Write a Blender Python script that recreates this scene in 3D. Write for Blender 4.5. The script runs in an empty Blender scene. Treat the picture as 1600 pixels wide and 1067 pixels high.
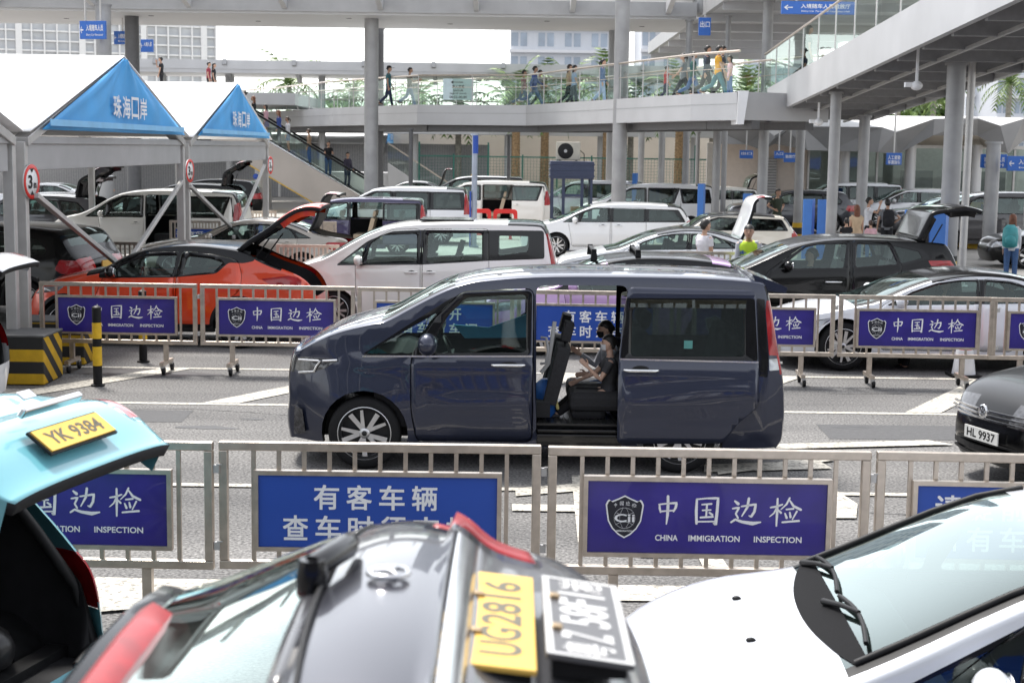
import bpy, bmesh, math, random
from mathutils import Vector, Matrix
from mathutils.geometry import delaunay_2d_cdt
rad = math.radians
random.seed(11)
sc = bpy.context.scene
COL = sc.collection

# ------------------------------------------------------------------ camera, world, sun, exposure
CAM_H, PITCH, ROLL, FPX = 3.02, 7.16, 0.8, 2400.0
cam_d = bpy.data.cameras.new('camera')
cam = bpy.data.objects.new('camera', cam_d); COL.objects.link(cam)
CM = Matrix.Rotation(rad(90 - PITCH), 4, 'X') @ Matrix.Rotation(rad(ROLL), 4, 'Z')
cam.matrix_world = Matrix.Translation((0, 0, CAM_H)) @ CM
cam_d.sensor_width = 36.0; cam_d.lens = FPX / 1600 * 36
cam_d.clip_start = 0.1; cam_d.clip_end = 3000
cam_d.dof.use_dof = True; cam_d.dof.focus_distance = 14.5; cam_d.dof.aperture_fstop = 5.6
sc.camera = cam

SUN_EL, SUN_AZ = 62.0, -28.0        # degrees; azimuth of the sun's ground direction from +Y towards +X
w = bpy.data.worlds.new('World'); sc.world = w; w.use_nodes = True
nt = w.node_tree; nt.nodes.clear()
sky = nt.nodes.new('ShaderNodeTexSky'); sky.sky_type = 'NISHITA'; sky.sun_disc = False
sky.sun_elevation = rad(SUN_EL); sky.sun_rotation = rad(SUN_AZ)
sky.air_density = 1.0; sky.dust_density = 1.2; sky.ozone_density = 1.0
hs = nt.nodes.new('ShaderNodeHueSaturation'); hs.inputs['Saturation'].default_value = 0.22
bg = nt.nodes.new('ShaderNodeBackground'); bg.inputs['Strength'].default_value = 0.13
ow = nt.nodes.new('ShaderNodeOutputWorld')
nt.links.new(sky.outputs[0], hs.inputs['Color']); nt.links.new(hs.outputs[0], bg.inputs['Color'])
nt.links.new(bg.outputs[0], ow.inputs['Surface'])
sl = bpy.data.lights.new('sun', 'SUN'); sl.energy = 2.2; sl.angle = rad(12); sl.color = (1, .96, .9)
sun = bpy.data.objects.new('sun', sl); COL.objects.link(sun)
sd = Vector((math.sin(rad(SUN_AZ)) * math.cos(rad(SUN_EL)), math.cos(rad(SUN_AZ)) * math.cos(rad(SUN_EL)), math.sin(rad(SUN_EL))))
sun.rotation_euler = sd.to_track_quat('Z', 'Y').to_euler(); sun.location = (0, 0, 60)
sc.view_settings.view_transform = 'Standard'; sc.view_settings.look = 'None'
sc.view_settings.exposure = 1.42; sc.view_settings.gamma = 1.0
sc.cycles.use_denoising = True
sc.cycles.max_bounces = 8; sc.cycles.transparent_max_bounces = 24; sc.cycles.transmission_bounces = 4
sc.cycles.glossy_bounces = 3; sc.cycles.diffuse_bounces = 3
sc.cycles.caustics_reflective = False; sc.cycles.caustics_refractive = False
sc.cycles.sample_clamp_indirect = 6.0

# ------------------------------------------------------------------ photo geometry -> metres
def ray(px, py):
    d = Vector(((px - 800) / FPX, -(py - 533.5) / FPX, -1.0))
    return CM.to_3x3() @ d
def P(px, py, D):
    d = ray(px, py); t = D / d.y
    return Vector((d.x * t, D, CAM_H + d.z * t))
def G(px, py, z=0.0):
    d = ray(px, py); t = (z - CAM_H) / d.z
    return Vector((d.x * t, d.y * t, z))
def PX(px, D, z=1.0):                 # world x of a picture column at distance D and height z
    d0 = P(px, 533, D); d1 = P(px, 200, D)
    t = (z - d0.z) / (d1.z - d0.z)
    return d0.x + (d1.x - d0.x) * t

# ------------------------------------------------------------------ materials
MATS = {}
def lin(c):
    return tuple(((v / 255 + .055) / 1.055) ** 2.4 if v / 255 > .04045 else v / 255 / 12.92 for v in c)
def pm(name, col, rough=.5, metal=0.0, coat=0.0, var=.10, scale=6.0, bump=0.0, bscale=60.0, spec=.5, rvar=.1):
    if name in MATS: return MATS[name]
    m = bpy.data.materials.new(name); m.use_nodes = True; n = m.node_tree; b = n.nodes['Principled BSDF']
    tc = n.nodes.new('ShaderNodeTexCoord'); nz = n.nodes.new('ShaderNodeTexNoise')
    nz.inputs['Scale'].default_value = scale; nz.inputs['Detail'].default_value = 5
    n.links.new(tc.outputs['Object'], nz.inputs['Vector'])
    cr = n.nodes.new('ShaderNodeValToRGB'); e = cr.color_ramp.elements
    lo = [max(0, c * (1 - var)) for c in col]; hi = [min(1, c * (1 + var)) for c in col]
    e[0].position = .3; e[0].color = (*lo, 1); e[1].position = .7; e[1].color = (*hi, 1)
    n.links.new(nz.outputs['Fac'], cr.inputs['Fac']); n.links.new(cr.outputs['Color'], b.inputs['Base Color'])
    mr = n.nodes.new('ShaderNodeMapRange'); mr.inputs['To Min'].default_value = max(0, rough - rvar * rough); mr.inputs['To Max'].default_value = min(1, rough + rvar)
    n.links.new(nz.outputs['Fac'], mr.inputs['Value']); n.links.new(mr.outputs[0], b.inputs['Roughness'])
    b.inputs['Metallic'].default_value = metal; b.inputs['Coat Weight'].default_value = coat; b.inputs['Coat Roughness'].default_value = .03
    b.inputs['Specular IOR Level'].default_value = spec
    if bump:
        nb = n.nodes.new('ShaderNodeTexNoise'); nb.inputs['Scale'].default_value = bscale; nb.inputs['Detail'].default_value = 4
        n.links.new(tc.outputs['Object'], nb.inputs['Vector'])
        bp = n.nodes.new('ShaderNodeBump'); bp.inputs['Strength'].default_value = bump; bp.inputs['Distance'].default_value = .01
        n.links.new(nb.outputs['Fac'], bp.inputs['Height']); n.links.new(bp.outputs[0], b.inputs['Normal'])
    MATS[name] = m; return m
def glass(name, tint=(.75, .85, .82), refl=1.0, rough=.01):
    if name in MATS: return MATS[name]
    m = bpy.data.materials.new(name); m.use_nodes = True; n = m.node_tree; n.nodes.clear()
    o = n.nodes.new('ShaderNodeOutputMaterial'); tr = n.nodes.new('ShaderNodeBsdfTransparent'); tr.inputs[0].default_value = (*tint, 1)
    gl = n.nodes.new('ShaderNodeBsdfGlossy'); gl.inputs['Roughness'].default_value = rough; gl.inputs[0].default_value = (.88, 1, .96, 1)
    fr = n.nodes.new('ShaderNodeFresnel'); fr.inputs[0].default_value = 1.52
    tc = n.nodes.new('ShaderNodeTexCoord'); nz = n.nodes.new('ShaderNodeTexNoise'); nz.inputs['Scale'].default_value = 1.5
    n.links.new(tc.outputs['Object'], nz.inputs['Vector'])
    mu = n.nodes.new('ShaderNodeMath'); mu.operation = 'MULTIPLY_ADD'; mu.inputs[1].default_value = 1.5 * refl; mu.inputs[2].default_value = .02 * refl
    n.links.new(fr.outputs[0], mu.inputs[0])
    mx = n.nodes.new('ShaderNodeMixShader'); n.links.new(mu.outputs[0], mx.inputs[0]); n.links.new(tr.outputs[0], mx.inputs[1]); n.links.new(gl.outputs[0], mx.inputs[2])
    bp = n.nodes.new('ShaderNodeBump'); bp.inputs['Strength'].default_value = .05; bp.inputs['Distance'].default_value = .02
    n.links.new(nz.outputs['Fac'], bp.inputs['Height']); n.links.new(bp.outputs[0], gl.inputs['Normal'])
    n.links.new(mx.outputs[0], o.inputs['Surface']); MATS[name] = m; return m
def stripes(name, c1, c2, freq, axis=(1, 0, 1), rough=.6):
    if name in MATS: return MATS[name]
    m = bpy.data.materials.new(name); m.use_nodes = True; n = m.node_tree; b = n.nodes['Principled BSDF']
    tc = n.nodes.new('ShaderNodeTexCoord'); vm = n.nodes.new('ShaderNodeVectorMath'); vm.operation = 'DOT_PRODUCT'; vm.inputs[1].default_value = axis
    n.links.new(tc.outputs['Object'], vm.inputs[0])
    mu = n.nodes.new('ShaderNodeMath'); mu.operation = 'MULTIPLY'; mu.inputs[1].default_value = freq; n.links.new(vm.outputs['Value'], mu.inputs[0])
    fr = n.nodes.new('ShaderNodeMath'); fr.operation = 'FRACT'; n.links.new(mu.outputs[0], fr.inputs[0])
    gt = n.nodes.new('ShaderNodeMath'); gt.operation = 'GREATER_THAN'; gt.inputs[1].default_value = .5; n.links.new(fr.outputs[0], gt.inputs[0])
    nz = n.nodes.new('ShaderNodeTexNoise'); nz.inputs['Scale'].default_value = 9; nz.inputs['Detail'].default_value = 6; n.links.new(tc.outputs['Object'], nz.inputs['Vector'])
    mx = n.nodes.new('ShaderNodeMix'); mx.data_type = 'RGBA'; mx.inputs[6].default_value = (*c1, 1); mx.inputs[7].default_value = (*c2, 1)
    n.links.new(gt.outputs[0], mx.inputs[0])
    m2 = n.nodes.new('ShaderNodeMix'); m2.data_type = 'RGBA'; m2.blend_type = 'MULTIPLY'; m2.inputs[0].default_value = .45
    n.links.new(mx.outputs[2], m2.inputs[6]); n.links.new(nz.outputs['Fac'], m2.inputs[7])
    n.links.new(m2.outputs[2], b.inputs['Base Color']); b.inputs['Roughness'].default_value = rough
    MATS[name] = m; return m

def paint(name, rgb, metal=.0, var=.03, rough=.35):
    return pm(name, lin(rgb), rough=rough, metal=metal, coat=1.0 if max(rgb) > 40 else .25, spec=.5 if max(rgb) > 40 else .22, var=var, scale=1.5, bump=.015, bscale=260)
STEEL = pm('brushed_steel', (.56, .49, .42), .30, .9, var=.12, scale=14, rvar=.15)
STEEL2 = pm('dull_steel', (.52, .51, .50), .42, .55, var=.08, scale=5)
GREYMETAL = pm('grey_painted_metal', (.37, .37, .375), .5, .1, var=.08, scale=2)
LIGHTMETAL = pm('light_cladding', (.50, .50, .51), .42, .15, var=.07, scale=.8)
DARKMETAL = pm('dark_painted_steel', (.12, .12, .125), .5, .2, var=.1)
BLACK = pm('black_plastic', (.010, .010, .011), .5, var=.3, scale=20, spec=.25)
GLOSSBLACK = pm('gloss_black', (.005, .005, .006), .12, coat=.3, var=.2, spec=.25)
RUBBER = pm('tyre_rubber', (.012, .012, .013), .75, var=.25, scale=30, spec=.25, bump=.2, bscale=120)
DARKIN = pm('cabin_trim', (.016, .016, .018), .7, var=.2, scale=12, spec=.25)
SEATDARK = pm('seat_fabric_dark', (.022, .022, .025), .85, var=.25, scale=40, bump=.2)
BEIGE = pm('beige_leather', (.52, .42, .30), .55, var=.1, scale=10)
CHROME = pm('chrome', (.75, .75, .76), .12, 1.0, var=.04)
ALLOY = pm('machined_alloy', (.62, .62, .63), .28, .9, var=.06)
ALLOYDARK = pm('dark_alloy', (.03, .03, .032), .4, .5, var=.1)
REDLAMP = pm('red_lamp_plastic', (.34, .006, .010), .14, coat=.6, var=.3, scale=7)
CLEARLAMP = pm('headlamp_lens', (.34, .35, .37), .12, .5, coat=1.0, var=.35, scale=9)
DARKLAMP = pm('smoked_lamp', (.05, .05, .055), .1, .4, coat=1.0, var=.8, scale=25)
REDLENS = pm('red_lens', (.30, .006, .010), .30, coat=.05, var=.25, scale=14)
COLM = pm('weathered_column_paint', (.33, .33, .335), .45, .25, var=.16, scale=1.6)
G_CLEAR = glass('car_glass', (.66, .80, .76), .85)
G_TINT = glass('tinted_glass', (.15, .17, .17), .7)
G_MID = glass('half_tinted_glass', (.38, .46, .44), .9)
G_RAIL = glass('railing_glass', (.86, .94, .90), .55)
WHITEP = pm('white_lettering', (.80, .80, .82), .5, var=.03)
SIGNBLUE = pm('sign_blue', lin((34, 74, 164)), .38, var=.05, scale=2)
SIGNPURPLE = pm('sign_violet', lin((46, 35, 126)), .32, var=.22, scale=3, coat=.3)
YELLOW = pm('safety_yellow', (.72, .44, .015), .5, var=.15, scale=9)
PLATEY = pm('plate_yellow', (.72, .46, .10), .45, var=.06, spec=.3)
CONC = pm('concrete', (.40, .39, .37), .8, var=.12, scale=3, bump=.3)

# ------------------------------------------------------------------ mesh helper
class MB:
    def __init__(s): s.v = []; s.f = []; s.m = []; s.sm = []
    def add(s, vs, fs, mi=0, smooth=False):
        o = len(s.v); s.v += [tuple(v) for v in vs]
        for f in fs: s.f.append(tuple(i + o for i in f)); s.m.append(mi); s.sm.append(smooth)
    def box(s, c, size, mi=0, M=None):
        hx, hy, hz = size[0] / 2, size[1] / 2, size[2] / 2
        vs = [Vector((x, y, z)) for x in (-hx, hx) for y in (-hy, hy) for z in (-hz, hz)]
        if M is not None: vs = [M @ v for v in vs]
        vs = [v + Vector(c) for v in vs]
        s.add(vs, [(0, 1, 3, 2), (4, 6, 7, 5), (0, 4, 5, 1), (2, 3, 7, 6), (0, 2, 6, 4), (1, 5, 7, 3)], mi)
    def bar(s, p0, p1, w, h, mi=0, up=(0, 0, 1)):
        p0 = Vector(p0); p1 = Vector(p1); d = (p1 - p0); L = d.length
        if L < 1e-6: return
        d.normalize(); u = Vector(up)
        if abs(d.dot(u)) > .98: u = Vector((0, 1, 0))
        a = d.cross(u).normalized(); b = a.cross(d).normalized()
        vs = [p + a * sx * w / 2 + b * sz * h / 2 for p in (p0, p1) for sx, sz in ((-1, -1), (1, -1), (1, 1), (-1, 1))]
        s.add(vs, [(0, 1, 2, 3), (7, 6, 5, 4), (0, 4, 5, 1), (1, 5, 6, 2), (2, 6, 7, 3), (3, 7, 4, 0)], mi)
    def tube(s, pts, radii, n=10, mi=0, caps=True, flat=None, ax=None):
        pts = [Vector(p) for p in pts]
        if not hasattr(radii, '__len__'): radii = [radii] * len(pts)
        rings = []; prev = None
        for i, p in enumerate(pts):
            d = (pts[min(i + 1, len(pts) - 1)] - pts[max(i - 1, 0)]).normalized()
            if prev is None:
                u = Vector(ax) if ax else (Vector((0, 1, 0)) if abs(d.y) < .9 else Vector((1, 0, 0)))
            else: u = prev
            u = (u - d * u.dot(d)).normalized(); prev = u; v = d.cross(u)
            r = radii[i]; ra, rb = r if hasattr(r, '__len__') else (r, r)
            rings.append([p + u * math.cos(2 * math.pi * k / n) * ra + v * math.sin(2 * math.pi * k / n) * rb for k in range(n)])
        s.loft(rings, mi, caps=caps)
    def loft(s, rings, mi=0, caps=True, closed=True, smooth=True):
        n = len(rings[0]); vs = [v for r in rings for v in r]; fs = []
        for i in range(len(rings) - 1):
            for k in range(n if closed else n - 1):
                k2 = (k + 1) % n
                fs.append((i * n + k, i * n + k2, (i + 1) * n + k2, (i + 1) * n + k))
        s.add(vs, fs, mi, smooth)
        if caps:
            s.add(rings[0], [tuple(range(n))[::-1]], mi); s.add(rings[-1], [tuple(range(n))], mi)
    def lathe(s, prof, c=(0, 0, 0), axis='z', n=24, mi=0, caps=False):
        rings = []
        for r, h in prof:
            ring = []
            for k in range(n):
                a = 2 * math.pi * k / n
                if axis == 'z': v = (r * math.cos(a), r * math.sin(a), h)
                elif axis == 'y': v = (r * math.sin(a), h, r * math.cos(a))
                else: v = (h, r * math.cos(a), r * math.sin(a))
                ring.append(Vector(v) + Vector(c))
            rings.append(ring)
        s.loft(rings, mi, caps=caps)
    def ell(s, c, r, mi=0, n=12, m=8, M=None):
        c = Vector(c); rings = []
        for i in range(m + 1):
            t = math.pi * (i + .02) / (m + .04)
            ring = [Vector((r[0] * math.sin(t) * math.cos(2 * math.pi * k / n), r[1] * math.sin(t) * math.sin(2 * math.pi * k / n), -r[2] * math.cos(t))) for k in range(n)]
            if M is not None: ring = [M @ v for v in ring]
            rings.append([v + c for v in ring])
        s.loft(rings, mi)
    def prism(s, poly, y0, y1, mi=0, plane='xz', smooth=False):
        n = len(poly)
        def mk(a, b, h): return {'xz': (a, h, b), 'xy': (a, b, h), 'yz': (h, a, b)}[plane]
        vs = [mk(a, b, y0) for a, b in poly] + [mk(a, b, y1) for a, b in poly]
        s.add(vs, [tuple(range(n)), tuple(range(2 * n - 1, n - 1, -1))], mi)
        s.add(vs, [(i, i + n, (i + 1) % n + n, (i + 1) % n) for i in range(n)], mi, smooth)
    def ring(s, polyA, polyB, y0, y1, mi=0):      # frame between two polygons with the same count, in xz
        n = len(polyA); vs = [(a, y0, b) for a, b in polyA] + [(a, y0, b) for a, b in polyB] + [(a, y1, b) for a, b in polyA] + [(a, y1, b) for a, b in polyB]
        fs = []
        for i in range(n):
            j = (i + 1) % n
            fs += [(i, j, n + j, n + i), (2 * n + i, 3 * n + i, 3 * n + j, 2 * n + j), (i, 2 * n + i, 2 * n + j, j), (n + i, n + j, 3 * n + j, 3 * n + i)]
        s.add(vs, fs, mi)
    def build(s, name, mats, parent=None, loc=(0, 0, 0), rz=0.0, bevel=0, smooth_ang=None, recalc=True, merge=False):
        me = bpy.data.meshes.new(name); me.from_pydata(s.v, [], s.f)
        if not isinstance(mats, (list, tuple)): mats = [mats]
        for m in mats: me.materials.append(m)
        me.polygons.foreach_set('material_index', s.m); me.polygons.foreach_set('use_smooth', s.sm if smooth_ang is None else [True] * len(s.f))
        me.validate()
        if recalc or merge:
            bm = bmesh.new(); bm.from_mesh(me)
            if merge: bmesh.ops.remove_doubles(bm, verts=bm.verts, dist=1e-4)
            if recalc: bmesh.ops.recalc_face_normals(bm, faces=bm.faces)
            bm.to_mesh(me); bm.free()
        if smooth_ang is not None: me.set_sharp_from_angle(angle=rad(smooth_ang))
        o = bpy.data.objects.new(name, me); COL.objects.link(o)
        if parent is not None: o.parent = parent
        o.location = loc; o.rotation_euler = (0, 0, rz)
        if bevel:
            bv = o.modifiers.new('bevel', 'BEVEL'); bv.width = bevel; bv.segments = 2; bv.limit_method = 'ANGLE'; bv.angle_limit = rad(40)
        return o
def tag(o, label=None, cat=None, group=None, kind=None):
    if label: o['label'] = label
    if cat: o['category'] = cat
    if group: o['group'] = group
    if kind: o['kind'] = kind
    return o
def thing(name, label, cat, loc=(0, 0, 0), rz=0.0, group=None):
    o = bpy.data.objects.new(name, None); COL.objects.link(o); o.location = loc; o.rotation_euler = (0, 0, rz); o.empty_display_size = .2
    return tag(o, label, cat, group)
def dup(o, parent=None):
    kids = [k for k in o.children]
    c = o.copy(); COL.objects.link(c)
    if parent is not None: c.parent = parent
    for k in kids: dup(k, c)
    return c

# ------------------------------------------------------------------ lettering
_TX = {}
def text_geo(t, bold=0.0):
    k = (t, bold)
    if k in _TX: return _TX[k]
    cu = bpy.data.curves.new('t', 'FONT'); cu.body = t; cu.size = 1.0; cu.resolution_u = 3; cu.offset = bold; cu.align_x = 'CENTER'
    ob = bpy.data.objects.new('t', cu); COL.objects.link(ob)
    dg = bpy.context.evaluated_depsgraph_get(); ev = ob.evaluated_get(dg); me = bpy.data.meshes.new_from_object(ev)
    vs = [v.co.copy() for v in me.vertices]; fs = [tuple(p.vertices) for p in me.polygons]
    bpy.data.objects.remove(ob); bpy.data.curves.remove(cu); bpy.data.meshes.remove(me)
    if vs:
        x0 = min(v.x for v in vs); x1 = max(v.x for v in vs); y0 = min(v.y for v in vs); y1 = max(v.y for v in vs)
    else: x0 = x1 = y0 = y1 = 0
    _TX[k] = (vs, fs, x0, x1, y0, y1); return _TX[k]
def letter(mb, t, c, width, height, mi=0, bold=.012, M=None, mirror=False):
    """lettering facing -Y, its box centred on c=(x,y,z), fitted to width x height; M maps (x right, 0, z up)"""
    cjk = any(ord(ch) > 0x2e80 for ch in t)
    vs, fs, x0, x1, y0, y1 = text_geo(t, 0.0 if cjk else bold)
    if not vs: return
    if cjk and bold:
        e = .016; n_ = len(vs); V0, F0 = vs, fs; vs, fs = [], []
        for k, (ex, ey) in enumerate(((e, e), (e, -e), (-e, e), (-e, -e))):
            vs = vs + [Vector((v.x + ex, v.y + ey, k * .0015)) for v in V0]; fs = fs + [tuple(i + k * n_ for i in f) for f in F0]
    sx = width / max(1e-6, x1 - x0); sz = height / max(1e-6, y1 - y0)
    out = []
    for v in vs:
        q = Vector(((v.x - (x0 + x1) / 2) * sx * (-1 if mirror else 1), -v.z * sx, (v.y - (y0 + y1) / 2) * sz))
        if M is not None: q = M @ q
        out.append(q + Vector(c))
    mb.add(out, fs, mi)
BRUSH = {
 'zhong': [[(.22,.70,.05),(.23,.56,.07),(.26,.43,.05)], [(.20,.70,.05),(.5,.74,.05),(.80,.76,.08),(.77,.60,.08),(.70,.46,.05)], [(.26,.46,.05),(.5,.48,.05),(.72,.50,.05)], [(.50,.99,.08),(.51,.7,.09),(.50,.35,.09),(.47,.02,.04)]],
 'guo': [[(.16,.90,.07),(.15,.5,.09),(.17,.06,.08)], [(.15,.90,.05),(.5,.94,.05),(.88,.95,.09),(.86,.5,.09),(.82,.03,.10),(.74,.08,.03)], [(.2,.12,.05),(.8,.14,.05)], [(.34,.72,.05),(.66,.75,.06)], [(.36,.52,.05),(.64,.54,.05)], [(.30,.27,.06),(.72,.30,.06)], [(.51,.73,.06),(.49,.28,.06)], [(.60,.44,.06),(.70,.37,.07)]],
 'bian': [[(.36,.68,.05),(.6,.72,.06),(.84,.76,.08),(.80,.5,.08),(.70,.33,.08),(.62,.36,.03)], [(.60,.96,.08),(.56,.66,.08),(.38,.34,.04)], [(.13,.86,.06),(.24,.77,.10)], [(.06,.60,.05),(.28,.64,.07),(.17,.42,.06),(.25,.28,.06)], [(.02,.12,.06),(.16,.22,.07),(.40,.14,.09),(.75,.09,.12),(1.02,.14,.05)]],
 'jian': [[(.02,.66,.05),(.24,.70,.07),(.42,.77,.05)], [(.25,.97,.06),(.25,.5,.08),(.24,.02,.05)], [(.24,.66,.06),(.14,.46,.05),(.0,.34,.03)], [(.28,.58,.05),(.38,.48,.07)], [(.66,1.0,.06),(.56,.78,.06),(.38,.60,.03)], [(.66,.92,.05),(.80,.72,.08),(1.05,.60,.08)], [(.56,.60,.05),(.80,.63,.06)], [(.52,.46,.05),(.58,.31,.08)], [(.68,.50,.05),(.71,.34,.08)], [(.92,.54,.06),(.84,.38,.05),(.78,.26,.04)], [(.44,.15,.06),(.7,.18,.06),(1.0,.21,.07)]],
}
def brush(mb, key, c, size, mi=0, wk=1.1):
    cx, cy, cz = c
    for st in BRUSH[key]:
        pts = [Vector((x - .5, z - .5)) * size for x, z, _ in st]; ws = [w_ * size * wk for _, _, w_ in st]
        # densify
        P2, W2 = [], []
        for i in range(len(pts) - 1):
            for k in range(4):
                t = k / 4; P2.append(pts[i].lerp(pts[i + 1], t)); W2.append(ws[i] * (1 - t) + ws[i + 1] * t)
        P2.append(pts[-1]); W2.append(ws[-1]); L = []; Rr = []
        for i, p in enumerate(P2):
            d = (P2[min(i + 1, len(P2) - 1)] - P2[max(i - 1, 0)]).normalized(); nn = Vector((-d.y, d.x)); L.append(p + nn * W2[i] / 2); Rr.append(p - nn * W2[i] / 2)
        vs = [(cx + q.x, cy, cz + q.y) for q in L] + [(cx + q.x, cy, cz + q.y) for q in Rr]; n = len(L)
        mb.add(vs, [(i, i + 1, n + i + 1, n + i) for i in range(n - 1)], mi)
        for e in (0, n - 1):
            q = P2[e]; r = W2[e] / 2
            mb.add([(cx + q.x + r * math.cos(a * math.pi / 4), cy - .0003, cz + q.y + r * math.sin(a * math.pi / 4)) for a in range(8)], [tuple(range(8))], mi)
# ------------------------------------------------------------------ cars
def inpoly(x, z, poly):
    c = False; j = len(poly) - 1
    for i in range(len(poly)):
        xi, zi = poly[i]; xj, zj = poly[j]
        if (zi > z) != (zj > z) and x < (xj - xi) * (z - zi) / (zj - zi) + xi: c = not c
        j = i
    return c
class Poly:
    def __init__(s, pts):
        s.p = pts; s.b = (min(p[0] for p in pts), max(p[0] for p in pts), min(p[1] for p in pts), max(p[1] for p in pts))
    def has(s, x, z): return s.b[0] <= x <= s.b[1] and s.b[2] <= z <= s.b[3] and inpoly(x, z, s.p)
def rp(pts, r=.06, n=4):
    out = []; N = len(pts)
    for i in range(N):
        a, b, c = Vector(pts[i - 1]), Vector(pts[i]), Vector(pts[(i + 1) % N])
        d1 = a - b; d2 = c - b; k = min(r, d1.length * .45, d2.length * .45)
        p = b + d1.normalized() * k; q = b + d2.normalized() * k
        for t in range(n + 1):
            t /= n; v = p * (1 - t) ** 2 + b * 2 * t * (1 - t) + q * t * t; out.append((v.x, v.y))
    return out
def inset(pts, d):
    N = len(pts); out = []; A = sum(pts[i][0] * pts[(i + 1) % N][1] - pts[(i + 1) % N][0] * pts[i][1] for i in range(N)); sg = 1 if A > 0 else -1
    for i in range(N):
        a, b, c = Vector(pts[i - 1]), Vector(pts[i]), Vector(pts[(i + 1) % N])
        t = ((b - a).normalized() + (c - b).normalized())
        if t.length < 1e-6: t = c - b
        t.normalize(); nn = Vector((-t.y, t.x)) * sg; q = b + nn * d; out.append((q.x, q.y))
    return out
def chaikin(path, tags, it=2):
    for _ in range(it):
        np_, nt_ = [path[0]], []
        for i in range(len(path) - 1):
            a, b = Vector(path[i]), Vector(path[i + 1])
            q, r = a.lerp(b, .25), a.lerp(b, .75)
            if i == 0: np_.append(tuple(r)); nt_.append(tags[i])
            elif i == len(path) - 2: np_.append(tuple(q)); nt_.append(tags[i])
            else: np_ += [tuple(q), tuple(r)]; nt_ += [tags[i], tags[i]]
            if i == len(path) - 2: nt_.append(tags[i])
        np_.append(path[-1])
        # edge tags: edge k between np_[k], np_[k+1]
        path = np_; tags = (nt_ + [tags[-1]] * len(path))[:len(path) - 1]
    return path, tags
def resample(path, tags, step):
    op, ot = [path[0]], []
    for i in range(len(path) - 1):
        a, b = Vector(path[i]), Vector(path[i + 1]); n = max(1, round((b - a).length / step))
        for k in range(1, n + 1): op.append(tuple(a.lerp(b, k / n))); ot.append(tags[i])
    return op, ot
CROWN = dict(front=.11, hood=.06, ws=.08, roof=.06, bg=.07, tail=.07)
WHEELS = {}; SURF = {}; HATCH = {}; GATE = {}
def wheel_mesh(style):
    if style in WHEELS: return WHEELS[style]
    t = MB(); t.lathe([(.64, -.30), (.70, -.34), (.90, -.34), (.97, -.27), (1.0, -.15), (1.0, .15), (.97, .27), (.90, .34), (.70, .34), (.64, .30)], axis='y', n=40)
    for g in (-.1, 0, .1): t.lathe([(1.001, g - .012), (1.004, g), (1.001, g + .012)], axis='y', n=40)
    tm = t.build('tyre_src', RUBBER); r = MB()
    r.lathe([(.69, -.33), (.735, -.348), (.74, -.32), (.70, -.30), (.66, -.24), (.64, .2)], axis='y', n=40, mi=0)
    r.lathe([(.0, -.05), (.65, -.03)], axis='y', n=40, mi=1)
    ns, tw, kk = {'five_twin': (5, .17, .07), 'ten': (10, .0, .075), 'seven': (7, 0, .10), 'five': (5, 0, .16), 'multi': (14, 0, .05)}[style]
    for i in range(ns):
        for sgn in ((-1, 1) if tw else (0,)):
            a0 = 2 * math.pi * i / ns + sgn * .10; a1 = 2 * math.pi * i / ns + sgn * (tw + .10)
            p0 = Vector((math.sin(a0) * .14, -.27, math.cos(a0) * .14)); p1 = Vector((math.sin(a1) * .69, -.30, math.cos(a1) * .69))
            d = (p1 - p0); wv = Vector((d.z, 0, -d.x)).normalized()
            w0, w1 = kk * .8, kk * (1.0 if sgn <= 0 else .55)
            vs = []
            for p, wd in ((p0, w0), (p1, w1)):
                vs += [p - wv * wd, p + wv * wd, p + wv * wd * .8 + Vector((0, .10, 0)), p - wv * wd * .8 + Vector((0, .10, 0))]
            r.add(vs, [(0, 1, 5, 4), (1, 2, 6, 5), (3, 0, 4, 7), (2, 3, 7, 6), (0, 3, 2, 1), (4, 5, 6, 7)], 0)
    r.lathe([(.001, -.30), (.12, -.30), (.15, -.27), (.15, -.1)], axis='y', n=20, mi=0)
    r.lathe([(.001, -.305), (.07, -.305), (.075, -.295)], axis='y', n=16, mi=1)
    for i in range(5):
        a = 2 * math.pi * (i + .5) / 5; r.ell((math.sin(a) * .19, -.24, math.cos(a) * .19), (.022, .03, .022), 1, 6, 4)
    rm = r.build('rim_src', [ALLOY, ALLOYDARK])
    WHEELS[style] = (tm.data, rm.data); bpy.data.objects.remove(tm); bpy.data.objects.remove(rm)
    return WHEELS[style]
def curve_at(pts, x):
    if x <= pts[0][0]: return pts[0][1]
    for (a, b), (c, d) in zip(pts, pts[1:]):
        if x <= c: return b + (d - b) * (x - a) / max(1e-6, c - a)
    return pts[-1][1]
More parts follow.
